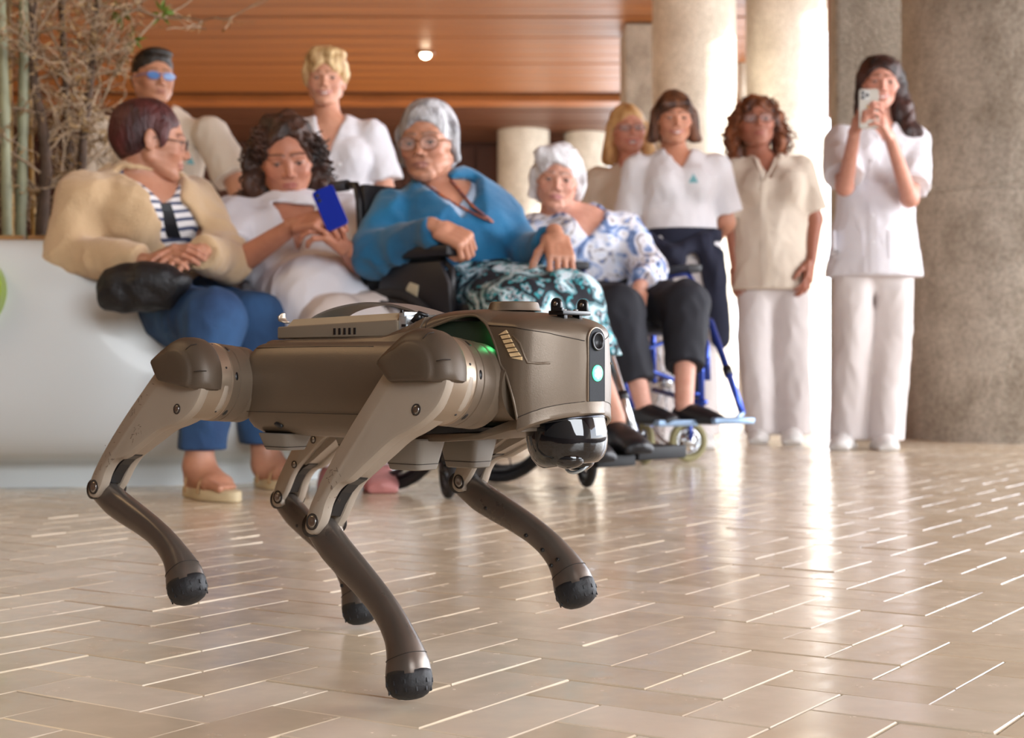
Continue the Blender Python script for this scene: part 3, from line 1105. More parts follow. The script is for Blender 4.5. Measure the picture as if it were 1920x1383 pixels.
    if smile >= .7 and not mouth_open:
        for s in (-1, 1):
            a = np.array((0, .0925, my - .0022)); b = np.array((s * cw * .86, .0810, my + up_ * .9))
            t = np.clip(((v - a) @ (b - a)) / ((b - a) @ (b - a)), 0, 1)[:, None]
            q_ = a + (b - a) * t
            m_ = (np.linalg.norm((v - q_)[:, [0, 2]], axis=1) < .0036 * (1 - .6 * t[:, 0])) & (v[:, 1] < q_[:, 1] + .002)
            col[m_] = (.80, .75, .70)
    for s in (-1, 1):
        p0 = np.array((s * .012, .088, .0245)); p1 = np.array((s * .034, .085, .0300)); p2 = np.array((s * .051, .070, .0235))
        for a, b in ((p0, p1), (p1, p2)):
            t = np.clip(((v - a) @ (b - a)) / ((b - a) @ (b - a)), 0, 1)[:, None]
            d = np.linalg.norm(v - (a + (b - a) * t), axis=1)
            w = np.clip((.0062 - d) / .002, 0, 1)[:, None] * .6
            col = col * (1 - w) + brow * w
        # lash line
        d = np.sqrt((((v - np.array((s * .0315, .0835, .0025))) / np.array((.0155, .012, .0035))) ** 2).sum(1))
        w = np.clip((1.15 - d) / .3, 0, 1)[:, None] * .75
        col = col * (1 - w) + np.array((.05, .03, .025)) * w
    return v, f, col

EYE_ME = {}
def eye_mesh(gaze_down=0.0, gx=0.0):
    key = (round(gaze_down, 2), round(gx, 2))
    if key in EYE_ME: return EYE_ME[key]
    q = MB()
    R = .0118
    M = Matrix.Rotation(gx, 4, 'Z') @ Matrix.Rotation(-PI / 2 - gaze_down, 4, 'X')
    prof = []
    for i in range(13):
        a = PI * i / 12
        prof.append((max(1e-5, R * math.sin(a)), -R * math.cos(a)))
    q.lathe([p for p in prof if p[1] < R * .86] + [(.0056, R * .885)], 16, M)
    q.mi = 1
    q.lathe([(.0056, R * .885), (.0045, R * .93), (.0020, R * .985), (1e-5, R * 1.0)], 16, M)
    ob = q.build('eye', [M_EYEW, M_IRIS], None)
    me = ob.data
    COL.objects.unlink(ob); bpy.data.objects.remove(ob)
    EYE_ME[key] = me
    return me

HAND_L = [(.040, .026, .021), (.045, .029, .022), (.042, .027, .021), (.033, .021, .018)]
def build_hand(M, side, curls, spread=.06, thumb=(.5, .3), skin=(.6, .4, .3), step=.0028, scale=1.0, thumb_out=.7):
    """M: 4x4, origin wrist, +Y to the fingers, +Z out of the back of the hand; side=+1: thumb towards +X"""
    S = Sdf()
    S.cone((0, -.022, 0), (0, .012, 0), .0235, .0240, k=.012, flat=(0, 0, 1), fr=.85)
    S.box((0, .045, 0), (.0385, .046, .0135), rad=.012, k=.012)
    S.ell((side * .022, .030, -.010), (.018, .030, .014), k=.010)
    for i in range(4):
        x = side * (.030 - .0200 * i)
        if not isinstance(curls[0], (int, float)): c = curls[i]
        else: c = curls
        ang = 0.0
        p = np.array((x, .084 - (.006 if i == 3 else 0) - (.004 if i == 0 else 0), .001))
        S.cone((x * .9, .050, .002), p, .0098, .0092, k=.006)
        sp = spread * (1.5 - i) * side
        r = .0088
        for j in range(3):
            ang += c[j]
            L = HAND_L[i][j]
            d = np.array((math.sin(sp) * math.cos(ang), math.cos(sp) * math.cos(ang), -math.sin(ang)))
            p2 = p + d * L
            S.cone(p, p2, r, r * .92, k=.0035)
            p = p2; r *= .92
    p = np.array((side * .026, .018, -.006))
    a1, a2 = thumb
    d = np.array((side * thumb_out, .75, -.35)); d /= np.linalg.norm(d)
    p2 = p + d * .042; S.cone(p, p2, .0135, .0112, k=.008)
    d2 = d + np.array((-side * a1, .15, -a2)); d2 /= np.linalg.norm(d2)
    p3 = p2 + d2 * .032; S.cone(p2, p3, .0108, .0098, k=.004)
    d3 = d2 + np.array((-side * a1 * .6, .1, -a2 * .5)); d3 /= np.linalg.norm(d3)
    S.cone(p3, p3 + d3 * .024, .0096, .0080, k=.004)
    v, f = S.mesh(step, lambda p: .0003 * fnoise(p, 300, 2.0), pad=.012)
    col = np.tile(np.array(skin[:3]), (len(v), 1))
    w = np.clip((v[:, 1] - .09) / .05, 0, 1)[:, None] * .25
    col = col * (1 - w) + col * np.array((1, .75, .72)) * w
    return apply_M(v * scale, M), f, col

def hand_frame(wrist, to, back):
    """frame with +Y from the wrist towards 'to', +Z roughly along 'back'"""
    y = (Vector(to) - Vector(wrist)).normalized()
    z = Vector(back); z = (z - y * z.dot(y)).normalized()
    x = y.cross(z)
    M = Matrix((x, y, z)).transposed().to_4x4(); M.translation = Vector(wrist)
    return M

def limb(S, pts, rs, k=.02, flat=None, fr=1.0):
    for i in range(len(pts) - 1):
        S.cone(pts[i], pts[i + 1], rs[i], rs[i + 1], k=k, flat=flat, fr=fr)

class Person:
    def __init__(s, base, label, skin=(200, 150, 125), lip=(165, 90, 85), brow=(70, 50, 38), group=None):
        s.base = Vector(base)
        s.root = empty('person', s.base, label, 'person', group=group)
        s.skin = srgb(*skin); s.lip = srgb(*lip); s.brow = srgb(*brow)
        s.blocks = []
    def child(s, name, v, f, m, colors=None, parent=None):
        v = np.asarray(v) - np.array(s.base)
        me = np_mesh(name, v, f, colors)
        return link_obj(name, me, m, parent or s.root)
    def mb(s, name, q, m, parent=None, **kw):
        q.v = [v - s.base for v in q.v]
        return q.build(name, m, parent or s.root, **kw)
    def head(s, c, yaw, pitch=0, roll=0, scale=1.0, gaze=0.0, gx=0.0, **kw):
        s.HM = face_frame(c, yaw, pitch, roll, scale)
        v, f, col = build_head(s.skin, s.lip, s.brow, **kw)
        s.blocks.append((apply_M(v, s.HM), f, col))
        em = eye_mesh(gaze, gx)
        for sd in (-1, 1):
            o = bpy.data.objects.new('eye', em); COL.objects.link(o); o.parent = s.root
            M = Matrix.Translation(-s.base) @ s.HM @ Matrix.Translation((sd * .0315, .0725, -.0008))
            o.matrix_local = M
    def skin_sdf(s, S, step=.008, colfix=None):
        v, f = S.mesh(step, lambda p: .0006 * fnoise(p, 60, 1.0))
        s.blocks.append((v, f, np.tile(np.array(s.skin[:3]), (len(v), 1))))
    def hand(s, wrist, to, back, side, curls, **kw):
        s.blocks.append(build_hand(hand_frame(wrist, to, back), side, curls, skin=s.skin, **kw))
    def finish_body(s):
        vs, fs, cs, o = [], [], [], 0
        for v, f, c in s.blocks:
            vs.append(v); fs.append(f + o); cs.append(c); o += len(v)
        s.body = s.child('body', np.concatenate(vs), np.concatenate(fs), M_SKIN, np.concatenate(cs))
    def hair(s, S, m, step=.0036, amp=.004, freq=90, seed=1.0, name='hair', curl=0.0, xf=None):
        def disp(p):
            d = amp * fnoise((p[0], p[1], p[2] * .45), freq, seed) + amp * .5 * fnoise((p[0], p[1], p[2] * .5), freq * 2.1, seed + 3)
            if curl:
                d = d + curl * fnoise(p, 120, seed + 1) + curl * .7 * fnoise(p, 70, seed + 5)
            return d
        v, f = S.mesh(step, disp, pad=.03)
        return s.child(name, apply_M(v, s.HM), f, m)
    def cloth(s, S, name, m, step=.0085, amp=.006, freq=26, seed=1.0, zs=.55, fine=.0022, clips=None, parent=None):
        for c in (clips or []):
            clip_op(S, *c)
        def disp(p):
            q = (p[0], p[1], p[2] * zs)
            return amp * .8 * fnoise(q, freq, seed) + amp * (1.5 * np.abs(fnoise(q, freq * 1.5, seed + 4)) - .55) + fine * (2 * np.abs(fnoise((p[0], p[1], p[2] * .7), freq * 3.4, seed + 2)) - .7)
        v, f = mesh_clipped(S, step, disp)
        return s.child(name, v, f, m, parent=parent)
    def glasses(s, m, w=.024, h=.017, lens=M_GLASS, round_=.9):
        q = MB()
        for sd in (-1, 1):
            pts = []
            for k in range(24):
                a = 2 * PI * k / 24
                x = w * math.copysign(abs(math.cos(a)) ** round_, math.cos(a)); z = h * math.copysign(abs(math.sin(a)) ** round_, math.sin(a))
                pts.append(s.HM @ Vector((sd * .0325 + x, .1000 - .10 * abs(sd * .0325 + x) ** 1.5 * 3, -.001 + z)))
            q.tube(pts, .0016, 6, closed=True)
            q.tube([s.HM @ Vector((sd * (.0325 + w), .0955, .003)), s.HM @ Vector((sd * .073, .060, .004)), s.HM @ Vector((sd * .0785, .01, .004)), s.HM @ Vector((sd * .079, -.012, -.006))], .0016, 6)
        q.tube([s.HM @ Vector((-.0095, .1000, .004)), s.HM @ Vector((0, .1035, .007)), s.HM @ Vector((.0095, .1000, .004))], .0016, 6)
        g = s.mb('glasses', q, m)
        for sd in (-1, 1):
            ql = MB(); vs = []
            for lay in (0, .0008):
                for k in range(20):
                    a = 2 * PI * k / 20
                    x = w * .97 * math.copysign(abs(math.cos(a)) ** round_, math.cos(a)); z = h * .97 * math.copysign(abs(math.sin(a)) ** round_, math.sin(a))
                    vs.append(s.HM @ Vector((sd * .0325 + x, .0998 + lay - .10 * abs(sd * .0325 + x) ** 1.5 * 3, -.001 + z)))
            ql.add(vs, [list(range(20))[::-1], list(range(20, 40))] + [[k, (k + 1) % 20, 20 + (k + 1) % 20, 20 + k] for k in range(20)])
            s.mb('lens', ql, lens, g, smooth=False)
        return g
    def bvh(s, ob):
        me = ob.data
        return BVHTree.FromPolygons([v.co + s.base for v in me.vertices], [tuple(p.vertices) for p in me.polygons])
    def patch(s, tree, center, ux, uz, poly, name, m, off=.002, parent=None, res=1, thick=.0015):
        """thin raised patch laid on a garment: poly in metres round 'center'; ux, uz span it"""
        ux = Vector(ux).normalized(); uz = Vector(uz).normalized(); n = ux.cross(uz).normalized()
        if n.y > 0: n = -n
        q = MB(); vs = []
        cen = Vector(center)
        for lay in (off, off - thick * 2):
            for a, b in poly:
                p = cen + ux * a + uz * b
                hit = tree.ray_cast(p + n * .35, -n)
                hp = hit[0] if hit[0] is not None else p
                vs.append(hp + n * lay)
        k = len(poly)
        hitc = tree.ray_cast(cen + n * .35, -n); c0 = (hitc[0] if hitc[0] is not None else cen) + n * off
        vs.append(c0)
        fs = [[i, (i + 1) % k, 2 * k] for i in range(k)] + [[i, (i + 1) % k, k + (i + 1) % k, k + i] for i in range(k)]
        q.add(vs, fs)
        return s.mb(name, q, m, parent, smooth=False)

def neck_wedge(S, neck, F, depth, w):
    neck = np.array(neck, float); Fn = np.array(F, float); R = np.array((-Fn[1], Fn[0], 0.0))
    z0 = neck[2] - .015
    def fn(p):
        q = [p[i] - neck[i] for i in range(3)]
        x = np.abs(q[0] * R[0] + q[1] * R[1]); fr_ = q[0] * Fn[0] + q[1] * Fn[1]
        z = p[2] - z0
        d = (x - w * (1 + z / depth)) * .85
        return np.maximum(np.maximum(d + 0 * z, z - .05), -(fr_ - .03))
    S.ops.append(('sub', fn, neck - np.array((.3, .3, depth + .05)), neck + np.array((.3, .3, .08)), .006))

def grid_patch(pers, tree, c, ux, w, h, name, m, off=.004, thick=.004, nx=5, nz=6, parent=None, round_b=0.0):
    ux = Vector(ux).normalized(); uz = Vector((0, 0, 1)); n = Vector((0, -1, 0))
    c = Vector(c); vs = []
    for lay in (off, off - thick):
        for j in range(nz + 1):
            for i in range(nx + 1):
                a = (i / nx - .5) * w; b = (j / nz - .5) * h
                if round_b and j == 0: b += round_b * abs(i / nx - .5) * 2
                p = c + ux * a + uz * b
                hit = tree.ray_cast(Vector((p.x, p.y, p.z)) + n * .5, -n)
                hp = hit[0] if hit[0] is not None and abs(hit[0].y - p.y) < .2 else p
                vs.append(hp + n * lay)
    K = (nx + 1) * (nz + 1); fs = []
    for j in range(nz):
        for i in range(nx):
            a = j * (nx + 1) + i
            fs += [[a, a + 1, a + nx + 2, a + nx + 1], [K + a, K + a + nx + 1, K + a + nx + 2, K + a + 1]]
    rim = [i for i in range(nx + 1)] + [(j * (nx + 1) + nx) for j in range(1, nz + 1)] + [nz * (nx + 1) + i for i in range(nx - 1, -1, -1)] + [j * (nx + 1) for j in range(nz - 1, 0, -1)]
    for a, b in zip(rim, rim[1:] + rim[:1]):
        fs.append([a, b, K + b, K + a])
    q = MB(); q.add(vs, fs)
    return pers.mb(name, q, m, parent, angle=40)

def N(v):
    return np.array(v, float)

def shoe(pers, heel, toe, w, m, h=.07, name='shoe', sole=None, zbase=0.0, open_=False):
    heel = Vector(heel); toe = Vector(toe)
    d = (toe - heel); L = d.length; d.normalize()
    up = Vector((0, 0, 1)); up = (up - d * up.dot(d)).normalized()
    sd = d.cross(up)
    R = np.array(Matrix((sd, d, up)))
    S = Sdf()
    def pt(a, b, c): return tuple(heel + d * a * L + sd * b + up * c)
    S.ell(pt(.22, 0, h * .48), (w * .42, L * .25, h * .55), k=.02, R=R)
    S.ell(pt(.68, 0, h * .30), (w * .52, L * .34, h * .36), k=.03, R=R)
    S.ell(pt(.45, 0, h * .42), (w * .42, L * .3, h * .45), k=.03, R=R)
    S.box(pt(.48, 0, .012), (w * .46, L * .50, .013), rad=.012, k=.012, R=R)
    S.clips = [(N(pt(0, 0, .001)), N(-up))]
    v, f = mesh_clipped(S, .0055)
    return pers.child(name, v, f, m)

M_WHITE = mat('white_tunic_cotton', srgb(226, 222, 222), 0.85, var=0.04, vscale=6, bump=0.25, bscale=420)
M_WHITEB = mat('cool_white_cotton', srgb(228, 226, 232), 0.85, var=0.04, vscale=6, bump=0.25, bscale=420)
M_CREAMT = mat('cream_tunic_cotton', srgb(222, 208, 190), 0.85, var=0.05, vscale=6, bump=0.25, bscale=420)
M_TROUS = mat('white_work_trousers', srgb(216, 208, 206), 0.85, var=0.04, vscale=5)
M_SHOEW = mat('white_work_shoe', srgb(224, 222, 220), 0.5)
M_SHOEB = mat('black_shoe_leather', srgb(22, 24, 30), 0.45)
M_EMB = mat('teal_embroidery', srgb(126, 182, 190), 0.8)
M_BTN = mat('pearl_button', srgb(236, 236, 240), 0.25)
M_DARKFRAME = mat('dark_spectacle_frame', srgb(60, 44, 40), 0.35)
M_GOLD = mat('gold_metal', srgb(212, 172, 96), 0.25, metal=1.0)

def dirv(yaw):
    return Vector((math.sin(yaw), -math.cos(yaw), 0))

def torso_prims(S, neck, rs, ls, waist, pel, F, rc, rw, rh, fr=.66, ease=0.0, bust=0.0, hem=None, rhem=None, k=.032):
    rc, rw, rh = rc - .008, rw - .008, rh - .008
    neck, rs, ls, waist, pel = map(Vector, (neck, rs, ls, waist, pel))
    mid = (rs + ls) / 2
    across = (ls - rs).normalized()
    chest = mid.lerp(waist, .35)
    S.cone(chest, waist, rc + ease, rw + ease, k=k, flat=F, fr=fr)
    S.cone(waist, pel, rw + ease, rh + ease, k=k, flat=F, fr=fr + .06)
    up_w = (ls - rs).length / 2
    S.cone(rs + Vector((0, 0, -.018)), ls + Vector((0, 0, -.018)), .044 + ease, .044 + ease, k=.035)
    S.cone(mid + Vector((0, 0, -.06)), chest, min(rc, up_w) * .92 + ease, rc + ease, k=k, flat=F, fr=fr)
    S.cone(neck + Vector((0, 0, -.060)), mid + Vector((0, 0, -.040)), .052 + ease, .074 + ease, k=.035)
    if bust:
        for sd in (-1, 1):
            c = chest + F * (rc * fr * .60) + across * sd * rc * .48 + Vector((0, 0, .0))
            S.ell(c, (bust * .94 + ease, bust * .94 + ease, bust + ease), k=.045)
    if hem is not None:
        S.cone(pel, hem, rh + ease, rhem + ease, k=k, flat=F, fr=fr + .1)
    return chest

def emblem(p, tree, c, ux, s=1.0, parent=None):
    poly = [(-.016 * s, -.016 * s), (.016 * s, -.016 * s), (.010 * s, -.002 * s), (.004 * s, .010 * s), (0, .017 * s), (-.004 * s, .008 * s), (-.010 * s, -.002 * s)]
    o = p.patch(tree, c, ux, (0, 0, 1), poly, 'chest_emblem', M_EMB, off=.0022, parent=parent)
    o['label'] = 'small teal figure emblem'
    return o

def surf(tree, px, py, far=20):
    d = (P(px, py, 5.0) - Vector((0, 0, CAMH))).normalized()
    h = tree.ray_cast(Vector((0, 0, CAMH)), d)
    return (h[0], h[1]) if h[0] is not None else (P(px, py, 5.0), Vector((0, -1, 0)))

def vneck(S, neck, F, depth=.13, w=.052, hole=.060, lift=.0):
    neck = Vector(neck)
    S.cone(neck + Vector((0, 0, .10)) - F * .01, neck + Vector((0, 0, -.030 + lift)) + F * .012, hole + .012, hole - .006, k=.010, op='sub')
    if depth:
        neck_wedge(S, neck, F, depth, w)

def standing(p, neck, rs, ls, pel, F, top_mat, rc=.150, rw=.135, rh=.165, hem_drop=.16, rhem=.175, bust=.062,
             r_arm=None, l_arm=None, sleeve=.62, sl_r=(.066, .074), ank=None, trous=M_TROUS, shoes=M_SHOEW, feet=None, vn=.13, v_w=.052, step=.0085, seed=1.0, arm_r=(.044, .037, .024), fr=.66, top_name='tunic', ease=.014, tr_r=(.095, .078, .078), hole=.060):
    neck, rs, ls, pel = map(Vector, (neck, rs, ls, pel))
    waist = ((rs + ls) / 2).lerp(pel, .62)
    # skin
    B = Sdf()
    torso_prims(B, neck, rs, ls, waist, pel, F, rc - .004, rw - .008, rh - .034, bust=bust * .94, fr=fr)
    hc = p.HM @ Vector((0, -.022, -.06))
    B.cone(hc, neck + Vector((0, 0, -.05)), .049, .056, k=.03)
    for arm in (r_arm, l_arm):
        if arm: limb(B, [Vector(a) for a in arm], arm_r, k=.02)
    if ank:
        hip_w = (ls - rs).normalized() * .085
        for sd, (kn, an) in zip((-1, 1), ank):
            limb(B, [pel + hip_w * sd * .9 - Vector((0, 0, .06)), Vector(kn), Vector(an)], (.066, .050, .036), k=.02)
    p.skin_sdf(B, .0085)
    # top
    T = Sdf()
    hem = pel - Vector((0, 0, hem_drop + .05))
    torso_prims(T, neck, rs, ls, waist, pel, F, rc, rw, rh, bust=bust, ease=ease, fr=fr, hem=hem, rhem=rhem)
    for arm, s0 in ((r_arm, rs), (l_arm, ls)):
        if arm:
            a = Vector(arm[0]); b = Vector(arm[1])
            e = a.lerp(b, sleeve) if sleeve <= 1 else b.lerp(Vector(arm[2]), sleeve - 1)
            if sleeve <= 1:
                T.cone(a, a + (b - a) * (sleeve + .25), sl_r[0], sl_r[1] + .004, k=.028, cuts=[(e, (b - a))])
            else:
                T.cone(a, b, sl_r[0], sl_r[1], k=.03)
                T.cone(b, Vector(arm[2]), sl_r[1], sl_r[1] * .75, k=.02, cuts=[(e, (Vector(arm[2]) - b))])
    vneck(T, neck, F, vn, v_w, hole)
    top = p.cloth(T, top_name, top_mat, step=step, seed=seed, clips=[(pel - Vector((0, 0, hem_drop)), (0, 0, -1))])
    if ank:
        L = Sdf()
        L.cone(pel + Vector((0, 0, .02)), pel - Vector((0, 0, .06)), rh - .024, rh - .020, k=.03, flat=F, fr=.70)
        L.cone(pel - Vector((0, 0, .06)), pel - Vector((0, 0, .20)), .080, .040, k=.04)
        for sd, (kn, an) in zip((-1, 1), ank):
            kn, an = Vector(kn), Vector(an)
            limb(L, [pel + hip_w * sd - Vector((0, 0, .05)), kn, an - Vector((0, 0, .06))], tr_r, k=.014)
        zmin = min(Vector(a[1]).z for a in ank)
        p.cloth(L, 'trousers', trous, step=step, amp=.008, freq=20, seed=seed + 2, zs=.35, clips=[((0, 0, zmin - .045), (0, 0, -1))])
        if feet:
            for h, t in feet:
                shoe(p, h, t, .098, shoes, h=.085)
    return top

# ---------------------------------------------------------------- 1 woman in the beige cardigan
p = Person((P(270, 0, 4.6).x, 4.6, 0), 'seated woman in beige cardigan and blue jeans with short auburn hair, turned in profile', skin=(186, 134, 108), lip=(158, 92, 86), brow=(92, 56, 48))
BH = P(286, 266, 4.50)
p.head(BH, 1.80, .12, 0, 1.0, old=.5, smile=.5, jaw=1.08, wide=1.04)
F1 = dirv(.75)
nk = P(262, 345, 4.52); rs = P(172, 362, 4.40); ls = P(352, 372, 4.66); pel = P(252, 560, 4.66); wa = P(262, 480, 4.58)
rarm = [P(160, 368, 4.40), P(128, 480, 4.36), P(282, 492, 4.22)]
larm = [P(362, 378, 4.66), P(426, 486, 4.50), P(372, 472, 4.24)]
B = Sdf()
torso_prims(B, nk, rs, ls, wa, pel, F1, .158, .155, .175, fr=.80, bust=.085)
B.cone(p.HM @ Vector((0, -.025, -.05)), nk - Vector((0, 0, .03)), .056, .064, k=.03)
limb(B, rarm, (.050, .042, .024)); limb(B, larm, (.050, .042, .024))
kR = P(400, 602, 4.12); kL = P(478, 606, 4.42); aR = P(372, 872, 4.07); aL = P(497, 872, 4.42)
hR = P(262, 578, 4.56); hL = P(318, 568, 4.78)
limb(B, [hR, kR, aR], (.075, .055, .036)); limb(B, [hL, kL, aL], (.075, .055, .036))
# feet with toes
def bare_foot(B, ank, heel, toe, w=.092):
    ank, heel, toe = Vector(ank), Vector(heel), Vector(toe)
    d = (toe - heel).normalized(); sd = d.cross(Vector((0, 0, 1))).normalized()
    L = (toe - heel).length
    B.cone(ank, heel + d * L * .22 + Vector((0, 0, .035)), .036, .036, k=.02)
    B.cone(heel + d * .03, heel + d * L * .5, .030, .034, k=.02)
    B.cone(heel + d * L * .25 + Vector((0, 0, .035)), heel + d * L * .70, .034, .024, k=.03)
    B.cone(heel + d * L * .66 + sd * w * .28, heel + d * L * .66 - sd * w * .28, .021, .019, k=.02)
    for i in range(5):
        o = (.34 - .17 * i) * w
        b = heel + d * (L * (.74 - .02 * i)) + sd * o
        B.cone(b, b + d * (L * (.20 - .022 * i)) - Vector((0, 0, .006)), .0135 if i == 0 else .0095, .0120 if i == 0 else .0085, k=.005)
    return d, sd, L
fz = .042
hR_, tR_ = Vector((P(352, 0, 4.12).x, 4.14, fz)), Vector((P(440, 0, 3.98).x, 3.96, fz))
hL_, tL_ = Vector((P(486, 0, 4.45).x, 4.47, fz)), Vector((P(566, 0, 4.34).x, 4.32, fz))
bare_foot(B, aR, hR_, tR_); bare_foot(B, aL, hL_, tL_)
v, f = B.mesh(.0075, lambda q: .0004 * fnoise(q, 60, 1.0))
p.blocks.append((v, f, np.tile(np.array(p.skin[:3]), (len(v), 1))))
# hands folded over each other
p.hand(rarm[2], P(352, 462, 4.14), (-.1, -.6, .75), -1, [(.35, .5, .3)] * 4, scale=1.0)
p.hand(larm[2], P(300, 486, 4.10), (.1, -.75, .65), 1, [(.35, .35, .25), (.4, .4, .3), (.42, .45, .3), (.45, .45, .3)], scale=1.0, spread=.1)
p.finish_body()
H = Sdf()
H.ell((0, -.024, .038), (.080, .102, .088), k=.02); H.ell((0, -.055, -.005), (.070, .062, .066), k=.03)
for s_ in (-1, 1):
    H.ell((s_ * .070, .022, .012), (.013, .020, .036), k=.015)
    H.ell((s_ * .084, -.004, -.012), (.026, .024, .034), k=.006, op='sub')
H.ell((0, .088, -.020), (.074, .062, .078), k=.012, op='sub')
H.clips = [(N((0, 0, -.070)), N((0, .25, -1)))]
p.hair(H, hair_mat('auburn_hair', srgb(50, 20, 22), srgb(92, 40, 38)), amp=.0028, freq=60, seed=2)
p.glasses(M_DARKFRAME, w=.023, h=.016)
# striped shirt
M_STRIPE = bpy.data.materials.new('navy_striped_jersey'); M_STRIPE.use_nodes = True
nt = M_STRIPE.node_tree; bs = nt.nodes['Principled BSDF']; bs.inputs['Roughness'].default_value = .85
tc = nt.nodes.new('ShaderNodeTexCoord'); wv = nt.nodes.new('ShaderNodeTexWave'); wv.bands_direction = 'Z'; wv.inputs['Scale'].default_value = 13.0; wv.inputs['Distortion'].default_value = 1.2; wv.inputs['Detail'].default_value = 1
rp = nt.nodes.new('ShaderNodeValToRGB'); rp.color_ramp.elements[0].position = .30; rp.color_ramp.elements[1].position = .36
rp.color_ramp.elements[0].color = srgb(66, 74, 104); rp.color_ramp.elements[1].color = srgb(226, 222, 222)
mpn = nt.nodes.new('ShaderNodeMapping'); mpn.inputs['Rotation'].default_value = (0.15, .28, 0)
nt.links.new(tc.outputs['Object'], mpn.inputs[0]); nt.links.new(mpn.outputs[0], wv.inputs['Vector']); nt.links.new(wv.outputs[0], rp.inputs[0]); nt.links.new(rp.outputs[0], bs.inputs['Base Color'])
T = Sdf()
torso_prims(T, nk, rs, ls, wa, pel, F1, .158, .155, .178, fr=.80, bust=.085, ease=.010)
vneck(T, nk + Vector((.01, 0, 0)), F1, 0.055, .06, .066)
shirt = p.cloth(T, 'striped_shirt', M_STRIPE, amp=.004, seed=3)
# cardigan, open at the front
C_ = Sdf()
torso_prims(C_, nk, rs, ls, wa, pel, F1, .158, .158, .180, fr=.80, bust=.085, ease=.024)
for arm in (rarm, larm):
    C_.cone(arm[0], arm[1], .076, .064, k=.03)
    C_.cone(arm[1], arm[2], .064, .044, k=.03, cuts=[(arm[1].lerp(arm[2], .90), arm[2] - arm[1])])
vneck(C_, nk, F1, .10, .075, .070)
op0 = P(300, 356, 4.34); op1 = P(342, 470, 4.20); op2 = P(372, 560, 4.25)
trs = p.bvh(shirt)
ops_ = [surf(trs, a_, b_)[0] for a_, b_ in ((286, 352), (306, 385), (330, 420), (346, 450), (356, 474))]
for i_, (a_, b_) in enumerate(zip(ops_, ops_[1:])):
    C_.cone(a_, b_, (.050, .058, .062, .060)[i_], (.058, .062, .060, .050)[i_], k=.008, op='sub')
C_.ops = [o for o in C_.ops if o[0] == 'add'] + [o for o in C_.ops if o[0] == 'sub']
# forearms lie over the opening: add them again after the cut
for arm in (rarm, larm):
    C_.cone(arm[1], arm[2], .062, .043, k=.012, cuts=[(arm[1].lerp(arm[2], .90), arm[2] - arm[1])])
M_CARD = mat('beige_knit_cardigan', srgb(208, 176, 136), 0.9, var=0.08, vscale=7, bump=0.5, bscale=260, sheen=.3)
p.cloth(C_, 'cardigan', M_CARD, amp=.0075, freq=30, seed=5, zs=.8)
# strap lying on the shirt
tr = p.bvh(shirt)
pts = [surf(tr, 290 + (y_ - 340) * .34, y_) for y_ in range(336, 452, 12)]
q = MB(); rings = []
for (c, n_), nx in zip(pts, pts[1:] + [pts[-1]]):
    side = Vector((1, .4, 0)).normalized() * .020
    c = c + n_ * .006 * (1 if n_.y < 0 else -1)
    rings.append([c - side, c - side + Vector((0, -.004, 0)), c + side + Vector((0, -.004, 0)), c + side])
q.loft(rings)
p.mb('bag_strap', q, M_SHOEB, smooth=False)
# jeans
M_JEANS = mat('blue_denim', srgb(52, 92, 138), 0.85, col2=srgb(34, 62, 100), vscale=6, bump=0.4, bscale=300)
J = Sdf()
J.cone(pel, pel + Vector((.05, -.02, -.05)), .172, .165, k=.05)
limb(J, [hR, kR, aR + Vector((0, 0, -.03))], (.098, .080, .062), k=.04)
limb(J, [hL, kL, aL + Vector((0, 0, -.03))], (.098, .080, .062), k=.04)
p.cloth(J, 'jeans', M_JEANS, amp=.007, freq=24, seed=7, clips=[((0, 0, .128), (0, 0, -1))])
# sandals
M_SOLE = mat('cream_sandal_sole', srgb(206, 188, 152), 0.6)
M_STRAPS = mat('tan_sandal_strap', srgb(176, 138, 96), 0.6)
for h_, t_ in ((hR_, tR_), (hL_, tL_)):
    d = (t_ - h_).normalized(); sd = d.cross(Vector((0, 0, 1))); L = (t_ - h_).length
    out = []
    for k in range(28):
        a = 2 * PI * k / 28
        xx = L * .5 + (L * .5 + .022) * math.cos(a); yy = (.046 if math.cos(a) > 0 else .038) * math.sin(a)
        out.append((xx, yy))
    M = Matrix((d, sd, Vector((0, 0, 1)))).transposed().to_4x4(); M.translation = Vector((h_.x, h_.y, 0.001))
    q = MB(); q.prism(out, M, .028, bev=.004)
    so = p.mb('sandal_sole', q, M_SOLE)
    q = MB()
    for fx, hh, wd in ((.60, .048, .016), (.30, .075, .010)):
        arc = [M @ Vector((L * fx - .004 * math.cos(a), .049 * math.cos(a), .018 + hh * math.sin(a) ** .8)) for a in np.linspace(0, PI, 14)]
        q.tube(arc, .0032, 8, sx=wd / .0032 / 2)
    parts(type('X', (), {'v': [v - p.base for v in q.v], 'f': q.f})(), 'sandal_strap', M_STRAPS, so)

# black bag on her lap
bg = Sdf(); bc = P(262, 540, 4.13)
bg.ell(bc, (.105, .06, .058), k=.03, R=np.array(Matrix.Rotation(-.25, 3, 'Y')))
bg.ell(bc + Vector((.055, -.01, .022)), (.085, .055, .045), k=.03, R=np.array(Matrix.Rotation(-.1, 3, 'Y')))
bg.ell(bc + Vector((-.055, 0, -.018)), (.06, .05, .045), k=.03)
v, f = bg.mesh(.006, lambda q_: .007 * (2 * np.abs(fnoise(q_, 40, 2.0)) - .6) + .003 * fnoise(q_, 110, 1.0))
me = np_mesh('handbag', v - np.array(bc), f)
bag = link_obj('handbag', me, mat('black_soft_leather', srgb(20, 20, 24), 0.55, bump=0.4, bscale=90))
bag.location = bc
tag(bag, 'soft black handbag on the lap of the woman in the beige cardigan', 'bag')

